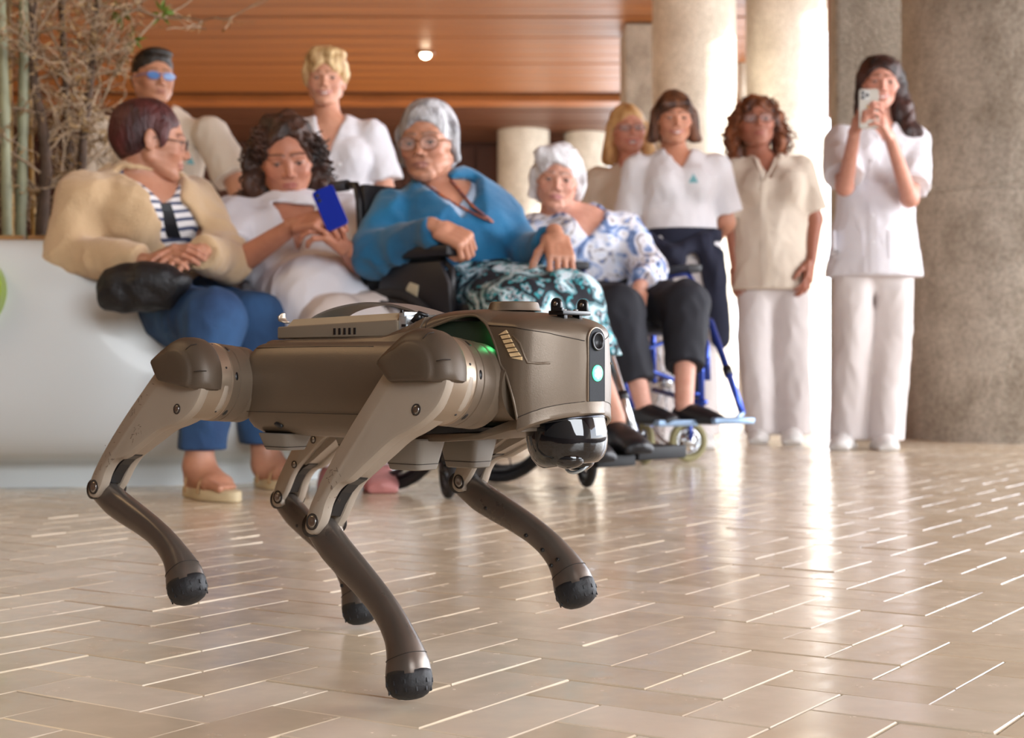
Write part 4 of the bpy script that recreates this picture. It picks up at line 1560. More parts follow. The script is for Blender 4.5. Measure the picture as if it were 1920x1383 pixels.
# ---------------------------------------------------------------- 2 man with glasses
D = 6.85
p = Person((P(300, 0, D).x, D, 0), 'standing man with short dark hair and blue glasses in a cream tunic, behind the planter', skin=(196, 142, 112), lip=(160, 96, 84), brow=(50, 38, 32))
p.head(P(288, 148, D), .55, .02, 0, 1.08, male=True, smile=.1, jaw=1.14, wide=1.03, neck_r=.058)
F = dirv(.35)
pl = P(310, 500, D)
r_arm = [P(196, 248, D), P(168, 372, D), P(200, 470, D - .12)]; l_arm = [P(396, 250, D - .05), P(448, 356, D - .12), P(452, 452, D - .2)]
kz = lambda px_, z_, D_: Vector((P(px_, 0, D_).x, D_, z_))
ank = [(kz(280, .50, D), kz(282, .10, D)), (kz(345, .50, D), kz(348, .10, D))]
feet = [(kz(278, 0, D + .06), kz(280, 0, D - .20)), (kz(350, 0, D + .06), kz(356, 0, D - .20))]
top = standing(p, P(296, 212, D), P(212, 240, D), P(384, 240, D), pl, F, M_CREAMT, rc=.185, rw=.17, rh=.165, bust=0, r_arm=r_arm, l_arm=l_arm, sleeve=.80, sl_r=(.078, .088), ank=ank, feet=feet, vn=.05, v_w=.03, seed=11, arm_r=(.056, .045, .029))
p.finish_body()
tr = p.bvh(top)
emblem(p, tr, surf(tr, 357, 300)[0], (1, .3, 0), 1.15, top)
H = Sdf(); H.ell((0, -.022, .042), (.080, .102, .090), k=.02); H.ell((0, -.055, -.01), (.070, .060, .060), k=.03); H.ell((0, .050, .098), (.060, .040, .022), k=.02)
for s_ in (-1, 1): H.ell((s_ * .086, -.002, -.015), (.026, .026, .034), k=.006, op='sub')
H.ell((0, .092, -.018), (.078, .064, .082), k=.010, op='sub'); H.clips = [(N((0, 0, -.055)), N((0, .3, -1)))]
p.hair(H, hair_mat('dark_brown_short_hair', srgb(22, 18, 16), srgb(54, 44, 36)), step=.0045, amp=.003, freq=90, seed=4)
p.glasses(mat('blue_spectacle_frame', srgb(60, 120, 200), 0.3), w=.024, h=.014, lens=mat('blue_tinted_lens', srgb(120, 170, 235), 0.08, trans=.55))

# ---------------------------------------------------------------- 3 curly-haired seated woman with the blue phone
D = 4.75
p = Person((P(560, 0, D).x, D, 0), 'seated woman with long dark curly hair in white, looking down at a blue phone', skin=(190, 130, 104), lip=(168, 92, 88), brow=(60, 40, 32))
p.head(P(536, 300, D), .22, .26, .10, 1.06, smile=.05, jaw=1.05, wide=1.03, gaze=.3, old=.25, lid=.55)
F = dirv(.3)
rs = P(456, 430, D - .02); ls = P(634, 426, D + .05); nk = P(545, 406, D + .02); pel = P(566, 575, D + .08); wa = P(560, 510, D + .04)
rarm = [P(446, 418, D - .02), P(428, 505, D - .20), P(556, 420, D - .38)]
larm = [P(650, 416, D + .04), P(702, 528, D - .16), P(646, 462, D - .36)]
B = Sdf(); torso_prims(B, nk, rs, ls, wa, pel, F, .160, .165, .185, fr=.80, bust=.085)
B.cone(p.HM @ Vector((0, -.025, -.05)), nk - Vector((0, 0, .04)), .054, .06, k=.03)
limb(B, rarm, (.052, .043, .0235)); limb(B, larm, (.052, .043, .0235))
kR = P(640, 618, D - .42); kL = P(708, 612, D - .36); aR = Vector((kR.x - .02, kR.y - .02, .10)); aL = Vector((kL.x, kL.y, .10))
hR = P(540, 590, D); hL = P(606, 590, D + .02)
limb(B, [hR, kR, aR], (.08, .055, .036)); limb(B, [hL, kL, aL], (.08, .055, .036))
p.skin_sdf(B, .0075)
PHC = P(619, 390, D - .43)
p.hand(rarm[2], P(600, 412, D - .42), (-.35, -.55, .75), -1, [(.55, .75, .45), (.65, .8, .45), (.75, .85, .5), (.8, .85, .5)], thumb=(.2, .2), scale=1.02)
p.hand(larm[2], P(606, 428, D - .42), (.55, -.60, .55), 1, [(.6, .7, .4), (.7, .8, .4), (.8, .8, .5), (.8, .9, .5)], thumb=(.1, .2), scale=1.02)
p.finish_body()
T = Sdf()
torso_prims(T, nk, rs, ls, wa, pel, F, .160, .168, .190, fr=.80, bust=.085, ease=.018, hem=pel + Vector((.10, -.30, -.02)), rhem=.145)
for arm in (rarm, larm):
    T.cone(arm[0], arm[1], .084, .092, k=.03, cuts=[(arm[0].lerp(arm[1], .70), arm[1] - arm[0])])
vneck(T, nk, F, .10, .05, .062)
for s_ in (-1, 1):   # collar leaves
    pass
top = p.cloth(T, 'tunic', M_WHITEB, amp=.009, freq=24, seed=13)
L = Sdf(); limb(L, [hR, kR, aR], (.105, .088, .075), k=.04); limb(L, [hL, kL, aL], (.105, .088, .075), k=.04)
p.cloth(L, 'trousers', M_TROUS, seed=14, clips=[((0, 0, .07), (0, 0, -1))])
for kk in (aR, aL):
    shoe(p, Vector((kk.x - .01, kk.y + .07, 0)), Vector((kk.x + .03, kk.y - .17, 0)), .095, mat('pink_clog', srgb(196, 132, 128), 0.5) if kk is aR else bpy.data.materials['pink_clog'], h=.08)
def curly(p, H, m, centers, rnd, n, rr, R0, spread, name='curl'):
    q = MB()
    for i in range(n):
        c = rnd.choice(centers)
        a = rnd.uniform(0, 2 * PI); 
        c0 = Vector(c) + Vector((rnd.gauss(0, spread), rnd.gauss(0, spread * .6), rnd.gauss(0, spread)))
        L = rnd.uniform(.03, .075); turns = rnd.uniform(1.2, 2.6); pts = []
        n_ = 16
        ph = rnd.uniform(0, 6.28); d = Vector((rnd.gauss(0, .25), rnd.gauss(0, .2), -1)).normalized()
        for k in range(n_):
            t = k / (n_ - 1)
            an = ph + turns * 2 * PI * t
            o_ = Vector((math.cos(an), math.sin(an), 0)) * rr
            pts.append(p.HM @ (c0 + d * L * t + o_))
        q.tube(pts, [R0 * (1 - .5 * abs(2 * k / (n_ - 1) - 1)) for k in range(n_)], 5, caps=False)
    o = p.mb(name, q, m, fix=False); o['kind'] = 'stuff'
    return o
M_CURL = hair_mat('dark_brown_curls', srgb(30, 18, 14), srgb(78, 48, 34))
H = Sdf(); H.ell((0, -.026, .040), (.092, .112, .094), k=.03)
for s_ in (-1, 1):
    H.cone((s_ * .082, -.015, .03), (s_ * .094, -.010, -.095), .038, .040, k=.03); H.cone((s_ * .094, -.010, -.095), (s_ * .085, .010, -.150), .040, .022, k=.02)
H.cone((0, -.07, .0), (0, -.075, -.12), .075, .06, k=.03)
H.ell((0, .102, -.014), (.066, .072, .094), k=.010, op='sub')
p.hair(H, M_CURL, amp=.005, freq=70, seed=3, curl=.009)
cs = [(s_ * x, y, z) for s_ in (-1, 1) for x, y, z in ((.09, .0, .03), (.105, .0, -.03), (.11, .0, -.09), (.10, .01, -.14), (.07, .04, .075), (.08, .03, .05))]
curly(p, H, M_CURL, cs, random.Random(4), 150, .009, .0042, .018, 'curls')

phn = empty('smartphone', PHC, 'dark blue smartphone held up by the curly-haired seated woman', 'phone')
Rp = Matrix.Rotation(-.42, 3, 'Y') @ Matrix.Rotation(-.28, 3, 'X')
q = MB(); q.prism(rrect(.064, .128, .010, 4), Rp.to_4x4() @ Matrix.Rotation(PI / 2, 4, 'X') @ Matrix.Translation((0, 0, -.004)), .008, bev=.0015)
q.build('phone_body', mat('glossy_blue_case', srgb(24, 48, 158), 0.22), phn, smooth=False)
q = MB()
for dz in (.048, .032): q.lathe([(.0055, -.001), (.0055, .0016), (.0001, .0018)], 14, Rp.to_4x4() @ Matrix.Translation((-.019, -.0045, dz)) @ Matrix.Rotation(PI / 2, 4, 'X'))
parts(q, 'phone_camera', M_LENS if 'M_LENS' in globals() else M_SHOEB, phn)

# ---------------------------------------------------------------- 4 blonde woman standing
D = 6.6
p = Person((P(628, 0, D).x, D, 0), 'standing woman with short fluffy blonde hair in a white V-neck tunic', skin=(212, 158, 132), lip=(184, 104, 100), brow=(150, 110, 76))
p.head(P(611, 152, D), .06, .02, 0, 1.04, smile=1.0, jaw=.94, wide=.98, old=.15)
F = dirv(.08)
top = standing(p, P(618, 218, D), P(562, 244, D), P(688, 246, D), P(648, 500, D), F, M_WHITEB, rc=.150, rw=.145, rh=.17, bust=.070,
    r_arm=[P(552, 250, D), P(534, 365, D), P(560, 460, D - .1)], l_arm=[P(698, 254, D), P(728, 372, D), P(716, 470, D - .1)], sleeve=.72, sl_r=(.066, .078),
    ank=[(kz(625, .5, D), kz(625, .1, D)), (kz(680, .5, D), kz(682, .1, D))], feet=[(kz(622, 0, D + .06), kz(620, 0, D - .18)), (kz(684, 0, D + .06), kz(688, 0, D - .18))], vn=.17, v_w=.060, seed=21, hole=.062)
p.finish_body()
tr = p.bvh(top)
q = MB()
for px_, py_ in ((637, 308), (641, 345)):
    c, n_ = surf(tr, px_, py_); q.lathe([(.0095, -.002), (.0095, .002), (.007, .0035), (.0001, .003)], 14, frame(c, (0, -1, 0)))
parts(type('X', (), {'v': [v - p.base for v in q.v], 'f': q.f})(), 'button', M_BTN, top)
H = Sdf(); H.ell((0, -.022, .048), (.090, .108, .092), k=.03); H.ell((-.02, .045, .105), (.060, .045, .028), k=.03); H.ell((.045, .035, .095), (.035, .04, .03), k=.03)
for s_ in (-1, 1): H.ell((s_ * .076, .012, .020), (.018, .028, .040), k=.02); H.ell((s_ * .092, -.002, -.022), (.024, .026, .030), k=.006, op='sub')
H.ell((0, .100, -.022), (.068, .064, .088), k=.010, op='sub'); H.clips = [(N((0, 0, -.06)), N((0, .3, -1)))]
p.hair(H, hair_mat('blonde_hair', srgb(176, 134, 84), srgb(236, 208, 156), sc=40), step=.0042, amp=.006, freq=85, seed=6, curl=.003)

# ---------------------------------------------------------------- 5 woman in teal in the front wheelchair
D = 4.55
p = Person((P(870, 0, D).x, D, 0), 'elderly grey-haired woman in a teal cardigan and turquoise patterned skirt in the front wheelchair', skin=(192, 138, 112), lip=(150, 96, 92), brow=(120, 104, 98))
p.head(P(803, 270, D - .05), -.24, .10, .03, 1.0, old=1.0, smile=.0, jaw=1.05, wide=1.04, gaze=.12)
F = dirv(.45)
rs = P(738, 402, D - .06); ls = P(906, 384, D + .06); nk = P(822, 362, D + .02); wa = P(868, 480, D + .08); pel = P(892, 545, D + .10)
rarm = [P(730, 408, D - .06), P(702, 478, D - .12), P(822, 428, D - .32)]
larm = [P(914, 392, D + .05), P(990, 482, D - .02), P(1042, 444, D - .24)]
B = Sdf(); torso_prims(B, nk, rs, ls, wa, pel, F, .158, .168, .180, fr=.84, bust=.080)
B.cone(p.HM @ Vector((0, -.025, -.05)), nk - Vector((0, 0, .04)), .052, .058, k=.03)
limb(B, rarm, (.050, .042, .0235)); limb(B, larm, (.050, .042, .0235))
kR = P(965, 592, D - .42); kL = P(1062, 576, D - .34); aR = P(1082, 800, D - .48); aL = P(1150, 786, D - .40)
hR = P(866, 560, D + .02); hL = P(930, 556, D + .10)
limb(B, [hR, kR, aR], (.08, .052, .034)); limb(B, [hL, kL, aL], (.08, .052, .034))
p.skin_sdf(B, .0075)
p.hand(rarm[2], P(872, 452, D - .34), (.1, -.62, .75), -1, [(1.1, 1.2, .7)] * 4, thumb=(.6, .5), scale=1.03, thumb_out=.3)
p.hand(larm[2], P(1052, 486, D - .30), (.25, -.92, .25), 1, [(.35, .5, .3), (.4, .5, .3), (.45, .55, .3), (.5, .6, .3)], thumb=(.2, .3), scale=1.03)
p.finish_body()
M_TEAL = mat('teal_knit_cardigan', srgb(10, 112, 158), 0.85, col2=srgb(6, 84, 124), vscale=5, bump=0.4, bscale=240, sheen=.3)
T = Sdf()
torso_prims(T, nk, rs, ls, wa, pel, F, .158, .170, .184, fr=.84, bust=.080, ease=.022)
T.cone(rarm[0], rarm[1], .076, .064, k=.03); T.cone(rarm[1], rarm[2], .064, .042, k=.03, cuts=[(rarm[1].lerp(rarm[2], .96), rarm[2] - rarm[1])])
T.cone(larm[0], larm[1], .076, .062, k=.03); T.cone(larm[1], larm[2], .062, .042, k=.03, cuts=[(larm[1].lerp(larm[2], .80), larm[2] - larm[1])])
vneck(T, nk, F, .085, .052, .060)
top = p.cloth(T, 'cardigan', M_TEAL, amp=.010, freq=25, seed=23, zs=.9)
Bl = Sdf(); torso_prims(Bl, nk, rs, ls, wa, pel, F, .158, .168, .180, fr=.84, bust=.080, ease=.006); vneck(Bl, nk, F, .04, .035, .054)
Bl.clips = [(N(nk - Vector((0, 0, .16))), N((0, 0, -1)))]
p.cloth(Bl, 'blouse', mat('pale_blue_blouse', srgb(170, 190, 214), 0.85, var=.2, vscale=30), step=.007)
tr = p.bvh(top); tr2 = p.bvh(p.body)
q = MB()
for line in ([(802, 348), (826, 365), (850, 380), (878, 395), (905, 408), (924, 416)], [(846, 338), (858, 352), (872, 370), (888, 388), (908, 404), (924, 416)]):
    pts = []
    for x_, y_ in line:
        c, n_ = surf(tr, x_, y_)
        c2 = surf(tr2, x_, y_)[0]
        if c2.y < c.y or c.y > 4.9: c = c2
        pts.append(c + Vector((0, -.006, 0)))
    pts = [Vector(c) for c in catmull(pts, 5)]
    q.tube(pts, .0042, 7, sx=1.6)
parts(type('X', (), {'v': [v - p.base for v in q.v], 'f': q.f})(), 'beaded_lanyard', mat('orange_brown_beads', srgb(176, 96, 56), 0.5, col2=srgb(70, 60, 80), vscale=90), p.root)
# patterned skirt
M_SKIRT = bpy.data.materials.new('turquoise_print_skirt'); M_SKIRT.use_nodes = True
nt = M_SKIRT.node_tree; bs = nt.nodes['Principled BSDF']; bs.inputs['Roughness'].default_value = .8
tc = nt.nodes.new('ShaderNodeTexCoord'); wv = nt.nodes.new('ShaderNodeTexWave'); wv.wave_type = 'RINGS'; wv.rings_direction = 'SPHERICAL'; wv.inputs['Scale'].default_value = 7; wv.inputs['Distortion'].default_value = 9; wv.inputs['Detail'].default_value = 3; wv.inputs['Detail Scale'].default_value = 2.2
rp = nt.nodes.new('ShaderNodeValToRGB'); rp.color_ramp.interpolation = 'CONSTANT'
e = rp.color_ramp.elements; e[0].position = 0; e[0].color = srgb(24, 26, 36); e[1].position = .22; e[1].color = srgb(60, 168, 178)
for ps, cc in ((.34, srgb(26, 70, 86)), (.44, srgb(186, 204, 214)), (.58, srgb(104, 92, 96)), (.68, srgb(34, 32, 42)), (.80, srgb(70, 190, 200)), (.90, srgb(200, 214, 222))):
    x_ = rp.color_ramp.elements.new(ps); x_.color = cc
nt.links.new(tc.outputs['Object'], wv.inputs['Vector']); nt.links.new(wv.outputs[0], rp.inputs[0]); nt.links.new(rp.outputs[0], bs.inputs['Base Color'])
K = Sdf()
K.cone(pel + Vector((0, 0, .07)), pel, .150, .188, k=.04, flat=F, fr=.95)
K.cone(hR, kR, .115, .092, k=.05); K.cone(hL, kL, .115, .092, k=.05); K.cone(hR.lerp(hL, .5), kR.lerp(kL, .5), .11, .088, k=.06)
hemR = kR.lerp(aR, .72); hemL = kL.lerp(aL, .72)
K.cone(kR, hemR, .092, .080, k=.05); K.cone(kL, hemL, .092, .080, k=.05); K.cone(kR.lerp(kL, .5), hemR.lerp(hemL, .5), .085, .07, k=.05)
p.cloth(K, 'skirt', M_SKIRT, amp=.010, freq=22, seed=24, zs=.5, clips=[((0, 0, kR.lerp(aR, .36).z), (0, 0, -1))])
K2 = Sdf(); K2.cone(wa + Vector((.02, 0, .02)) + F * .05, pel + F * .07, .13, .15, k=.04)
K2.clips = [(N(wa + Vector((0, 0, .01))), N((0, 0, 1)))]
shoe(p, aR + Vector((-.02, .06, -.075)), aR + Vector((.06, -.17, -.085)), .092, M_SHOEB, h=.075)
shoe(p, aL + Vector((-.02, .06, -.075)), aL + Vector((.06, -.17, -.085)), .092, M_SHOEB, h=.075)
H = Sdf(); H.ell((0, -.026, .042), (.086, .110, .094), k=.03)
for s_ in (-1, 1): H.cone((s_ * .078, .008, .035), (s_ * .080, -.010, -.045), .018, .014, k=.02)
H.ell((0, -.065, -.03), (.070, .055, .065), k=.03)
H.ell((0, .094, -.012), (.071, .064, .078), k=.012, op='sub'); H.clips = [(N((0, 0, -.085)), N((0, .3, -1)))]
p.hair(H, hair_mat('silver_grey_hair', srgb(126, 124, 128), srgb(206, 206, 210), sc=36), amp=.0035, freq=75, seed=8)
p.glasses(mat('brown_gold_frame', srgb(140, 90, 60), 0.35, metal=.4), w=.026, h=.020)

# ---------------------------------------------------------------- 6 white-haired woman in the floral blouse
D = 5.9
p = Person((P(1110, 0, D).x, D, 0), 'elderly white-haired woman in a floral blouse and black trousers in the rear wheelchair', skin=(208, 156, 136), lip=(170, 100, 110), brow=(150, 130, 124))
p.head(P(1045, 338, D - .06), -.02, .10, -.10, 1.04, old=1.0, smile=.1, jaw=.95, wide=.98)
F = dirv(.3)
rs = P(1012, 428, D - .02); ls = P(1160, 424, D + .04); nk = P(1082, 402, D + .02); wa = P(1098, 500, D + .06); pel = P(1115, 565, D + .08)
rarm = [P(1006, 434, D), P(985, 510, D - .05), P(1060, 545, D - .28)]
larm = [P(1168, 432, D + .03), P(1218, 508, D - .10), P(1196, 545, D - .32)]
B = Sdf(); torso_prims(B, nk, rs, ls, wa, pel, F, .145, .155, .165, fr=.84, bust=.070)
B.cone(p.HM @ Vector((0, -.025, -.05)), nk - Vector((0, 0, .04)), .048, .056, k=.03)
limb(B, rarm, (.046, .038, .023)); limb(B, larm, (.046, .038, .023))
kR = P(1160, 578, D - .42); kL = P(1286, 570, D - .34); aR = P(1207, 768, D - .52); aL = P(1283, 764, D - .52)
hR = P(1096, 580, D); hL = P(1150, 578, D + .05)
limb(B, [hR, kR, aR], (.075, .050, .032)); limb(B, [hL, kL, aL], (.075, .050, .032))
p.skin_sdf(B, .008)
p.hand(larm[2], P(1188, 590, D - .40), (.1, -.85, .45), 1, [(.3, .4, .25)] * 4, scale=.98)
p.hand(rarm[2], P(1100, 575, D - .36), (.1, -.75, .6), -1, [(.3, .4, .25)] * 4, scale=.98)
p.finish_body()
M_FLOR = bpy.data.materials.new('blue_white_floral_print'); M_FLOR.use_nodes = True
nt = M_FLOR.node_tree; bs = nt.nodes['Principled BSDF']; bs.inputs['Roughness'].default_value = .8
tc = nt.nodes.new('ShaderNodeTexCoord'); ns = nt.nodes.new('ShaderNodeTexNoise'); ns.inputs['Scale'].default_value = 11; ns.inputs['Detail'].default_value = 2.5; ns.inputs['Distortion'].default_value = 1.6
rp = nt.nodes.new('ShaderNodeValToRGB'); e = rp.color_ramp.elements; e[0].position = .30; e[0].color = srgb(66, 74, 104); e[1].position = .40; e[1].color = srgb(118, 148, 200)
for ps, cc in ((.47, srgb(222, 226, 240)), (.56, srgb(232, 232, 240)), (.62, srgb(150, 140, 140)), (.68, srgb(106, 136, 190)), (.78, srgb(216, 220, 236))):
    x_ = rp.color_ramp.elements.new(ps); x_.color = cc
nt.links.new(tc.outputs['Object'], ns.inputs['Vector']); nt.links.new(ns.outputs[0], rp.inputs[0]); nt.links.new(rp.outputs[0], bs.inputs['Base Color'])
T = Sdf()
torso_prims(T, nk, rs, ls, wa, pel, F, .145, .158, .170, fr=.84, bust=.070, ease=.018)
for arm in (rarm, larm):
    T.cone(arm[0], arm[1], .072, .064, k=.03); T.cone(arm[1], arm[2], .062, .056, k=.03, cuts=[(arm[1].lerp(arm[2], .72), arm[2] - arm[1])])
vneck(T, nk, F, .085, .070, .072)
p.cloth(T, 'blouse', M_FLOR, amp=.008, freq=26, seed=31)
M_BTR = mat('black_trousers', srgb(26, 28, 38), 0.8, var=.2, vscale=7)
L = Sdf(); L.cone(pel + Vector((0, 0, .02)), pel, .165, .17, k=.04)
for h_, k_, a_, t_ in ((hR, kR, aR, .74), (hL, kL, aL, .62)):
    L.cone(h_, k_, .102, .084, k=.04); L.cone(k_, a_, .084, .062, k=.03, cuts=[(k_.lerp(a_, t_), a_ - k_)])
p.cloth(L, 'trousers', M_BTR, amp=.007, freq=22, seed=32, zs=.4)
q = MB(); cn = nk + Vector((0, 0, -.035))
pts = [cn + F * (.075 * math.cos(a) * 1.1) + Vector((math.cos(.3), math.sin(.3), 0)) * (.070 * math.sin(a)) + Vector((0, 0, -.045 * max(0, math.cos(a)) + .02)) for a in np.linspace(-2.2, 2.2, 34)]
for c in pts: q.sphere(c, .0058, 8, 6)
o = p.mb('pearl_necklace', q, mat('pearl', srgb(228, 216, 210), 0.25)); o['kind'] = 'stuff'
for a_, t_ in ((aR, P(1266, 782, D - .62)), (aL, P(1354, 778, D - .62))):
    hz = .150
    shoe(p, Vector((a_.x - .03, a_.y + .04, hz)), Vector((t_.x, t_.y, hz)), .088, M_SHOEB, h=.072)
H = Sdf(); H.ell((0, -.026, .044), (.088, .110, .094), k=.03)
for s_ in (-1, 1): H.cone((s_ * .080, -.005, .03), (s_ * .084, -.025, -.055), .026, .020, k=.02)
H.ell((0, -.065, -.03), (.075, .055, .075), k=.03); H.ell((.045, .045, .085), (.05, .04, .035), k=.03)
H.ell((0, .098, -.020), (.066, .062, .082), k=.012, op='sub'); H.clips = [(N((0, 0, -.10)), N((0, .3, -1)))]
p.hair(H, hair_mat('white_hair', srgb(186, 182, 184), srgb(238, 238, 242), sc=34), step=.004, amp=.005, freq=70, seed=9, curl=.003)

# ---------------------------------------------------------------- 7 laughing woman at the back
D = 7.55
p = Person((P(1182, 0, D).x, D, 0), 'laughing woman with blonde hair and glasses, partly hidden behind the woman in the polo shirt', skin=(212, 150, 128), lip=(190, 96, 92), brow=(150, 104, 70))
p.head(P(1178, 246, D), .12, -.04, .06, 1.06, smile=1.0, mouth_open=1.0, jaw=1.02, wide=1.0)
F = dirv(.1)
top = standing(p, P(1180, 310, D), P(1130, 330, D), P(1238, 330, D), P(1186, 530, D), F, M_CREAMT, rc=.15, rw=.145, rh=.17, bust=.07,
    r_arm=[P(1122, 336, D), P(1106, 430, D), P(1120, 510, D - .1)], l_arm=[P(1246, 336, D), P(1262, 430, D), P(1250, 510, D - .1)], sleeve=.7,
    ank=[(kz(1160, .5, D), kz(1160, .1, D)), (kz(1208, .5, D), kz(1208, .1, D))], feet=[(kz(1158, 0, D + .06), kz(1156, 0, D - .18)), (kz(1210, 0, D + .06), kz(1213, 0, D - .18))], vn=.12, v_w=.05, seed=41)
p.finish_body()
H = Sdf(); H.ell((0, -.026, .040), (.086, .108, .092), k=.03)
for s_ in (-1, 1): H.cone((s_ * .080, -.005, .02), (s_ * .095, -.010, -.12), .024, .034, k=.03)
H.cone((0, -.06, .0), (0, -.07, -.12), .07, .06, k=.03); H.ell((0, .100, -.026), (.068, .066, .092), k=.010, op='sub')
p.hair(H, hair_mat('honey_blonde_hair', srgb(160, 108, 56), srgb(226, 184, 126)), step=.0048, amp=.005, freq=60, seed=10)
p.glasses(M_DARKFRAME, w=.025, h=.014)

# ---------------------------------------------------------------- 8 woman in the white polo shirt
D = 6.75
p = Person((P(1275, 0, D).x, D, 0), 'woman with brown bob, white polo shirt and navy jacket tied round her waist', skin=(200, 142, 114), lip=(176, 100, 96), brow=(76, 50, 38))
p.head(P(1264, 226, D - .02), .04, .03, 0, 1.0, smile=1.0, jaw=1.0, wide=1.0, old=.35)
F = dirv(.12)
rs = P(1202, 312, D); ls = P(1338, 308, D); nk = P(1268, 292, D); pel = P(1276, 478, D)
rarm = [P(1196, 318, D), P(1180, 420, D + .05), P(1232, 476, D + .20)]; larm = [P(1346, 316, D), P(1362, 418, D + .05), P(1320, 474, D + .20)]
M_POLO = mat('white_polo_pique', srgb(232, 230, 234), 0.85, bump=.3, bscale=420)
top = standing(p, nk, rs, ls, pel, F, M_POLO, rc=.150, rw=.145, rh=.165, hem_drop=-.02, rhem=.165, bust=.074, r_arm=rarm, l_arm=larm, sleeve=.80, sl_r=(.064, .074),
    ank=[(kz(1248, .5, D), kz(1244, .1, D)), (kz(1310, .5, D), kz(1316, .1, D))], feet=[(kz(1242, 0, D + .06), kz(1240, 0, D - .18)), (kz(1318, 0, D + .06), kz(1322, 0, D - .18))], vn=.06, v_w=.038, seed=43, top_name='polo_shirt', trous=M_TROUS, ease=.016)
hw_ = None
p.hand(larm[2], larm[2] + Vector((-.10, .02, -.06)), (0, .9, .3), 1, [(.4, .5, .3)] * 4, scale=.98)
p.finish_body()
tr = p.bvh(top)
emblem(p, tr, surf(tr, 1300, 334)[0], (1, .1, 0), 1.2, top)
q = MB()   # turned down collar
for s_ in (-1, 1):
    rg = []
    for t in np.linspace(0, 1, 10):
        a = s_ * (2.9 - 2.45 * t)
        R_ = .060 + .004 * t
        u = Vector((math.sin(a) * R_, 0, 0)) + F * (math.cos(a) * R_ * .95)
        z0 = nk.z - .012 - .045 * t ** 1.6
        o_ = u.normalized()
        c0 = Vector((nk.x, nk.y, z0)) + u
        rg.append([c0 + Vector((0, 0, .022)), c0 + o_ * .004 + Vector((0, 0, .024)), c0 + o_ * (.030 + .014 * t) + Vector((0, 0, -.014 - .012 * t)), c0 + o_ * (.024 + .014 * t) + Vector((0, 0, -.018 - .012 * t))])
    q.loft(rg)
parts(type('X', (), {'v': [v - p.base for v in q.v], 'f': q.f})(), 'collar_leaf', M_POLO, top)
M_NAVY = mat('navy_jersey', srgb(28, 32, 54), 0.85, var=.2, vscale=8)
K = Sdf()
KB = Sdf(); KB.cone(P(1280, 400, D), P(1280, 520, D), .172, .178, k=.03, flat=F, fr=.74)
KB.clips = [(N(P(1280, 430, D)), N((0, 0, 1))), (N(P(1280, 462, D)), N((.12, 0, -1)))]
vb_, fb_ = mesh_clipped(KB, .008)
w0 = P(1206, 440, D - .10); w1 = P(1262, 476, D - .155); w2 = P(1338, 440, D - .10)
K.cone(w0, w1, .028, .032, k=.03); K.cone(w1, w2, .036, .030, k=.03); K.cone(P(1320, 458, D - .13), P(1342, 520, D - .11), .036, .046, k=.03)
K.cone(P(1338, 480, D - .10), P(1352, 636, D - .10), .046, .044, k=.04, flat=(0, 1, 0), fr=.5)
K.cone(P(1256, 470, D - .15), P(1252, 540, D - .14), .020, .024, k=.02, flat=(0, 1, 0), fr=.6)
K.cone(P(1262, 474, D - .165), P(1274, 490, D - .165), .034, .028, k=.02)
vk_, fk_ = K.mesh(.0075, lambda q_: .006 * (2 * np.abs(fnoise((q_[0], q_[1], q_[2] * .4), 48, 3.0)) - .6))
vj_, fj_ = join_vf([(vb_, fb_), (vk_, fk_)])
p.child('tied_jacket', vj_, fj_, M_NAVY)
H = Sdf(); H.ell((0, -.026, .044), (.084, .108, .092), k=.03)
for s_ in (-1, 1): H.cone((s_ * .078, .005, .03), (s_ * .088, -.008, -.070), .026, .028, k=.03); H.cone((s_ * .093, -.008, -.070), (s_ * .112, .000, -.082), .022, .012, k=.015)
H.ell((0, -.065, -.03), (.080, .055, .080), k=.03)
H.cone((-.045, .072, .066), (.050, .074, .060), .021, .021, k=.02)
H.ell((0, .106, -.040), (.062, .066, .088), k=.010, op='sub')
p.hair(H, hair_mat('chestnut_bob', srgb(54, 30, 20), srgb(124, 78, 50)), step=.0042, amp=.004, freq=60, seed=12)

# ---------------------------------------------------------------- 9 curly auburn woman in the cream tunic
D = 7.2
p = Person((P(1440, 0, D).x, D, 0), 'standing woman with curly reddish-brown hair and glasses in a cream tunic and white trousers', skin=(176, 118, 96), lip=(158, 86, 80), brow=(70, 44, 34))
p.head(P(1418, 232, D), -.05, -.10, .04, 1.10, smile=.15, jaw=1.05, wide=1.02, old=.2)
F = dirv(.05)
rs = P(1386, 316, D); ls = P(1496, 314, D); nk = P(1424, 300, D); nk = P(1434, 298, D); pel = P(1446, 490, D)
rarm = [P(1380, 322, D), P(1374, 420, D + .02), P(1380, 500, D - .02)]; larm = [P(1500, 320, D), P(1526, 412, D + .02), P(1520, 492, D - .08)]
top = standing(p, nk, rs, ls, pel, F, M_CREAMT, rc=.158, rw=.158, rh=.170, hem_drop=.135, rhem=.172, bust=.078, r_arm=rarm, l_arm=larm, sleeve=.86, sl_r=(.070, .080), v_w=.040, vn=.10,
    ank=[(kz(1414, .50, D), kz(1428, .085, D)), (kz(1484, .50, D), kz(1492, .085, D - .05))], feet=[(kz(1422, 0, D + .08), kz(1422, 0, D - .14)), (kz(1484, 0, D + .0), kz(1486, 0, D - .22))], seed=51, tr_r=(.092, .080, .078), shoes=M_SHOEW, arm_r=(.050, .042, .026))
p.hand(larm[2], P(1512, 545, D - .12), (.85, -.45, .1), 1, [(.25, .4, .25)] * 4, scale=1.0, thumb=(.2, .1), thumb_out=.4)
p.hand(rarm[2], P(1384, 545, D - .04), (-.75, -.6, .1), -1, [(.25, .4, .25)] * 4, scale=1.0, thumb=(.2, .1), thumb_out=.4)
p.finish_body()
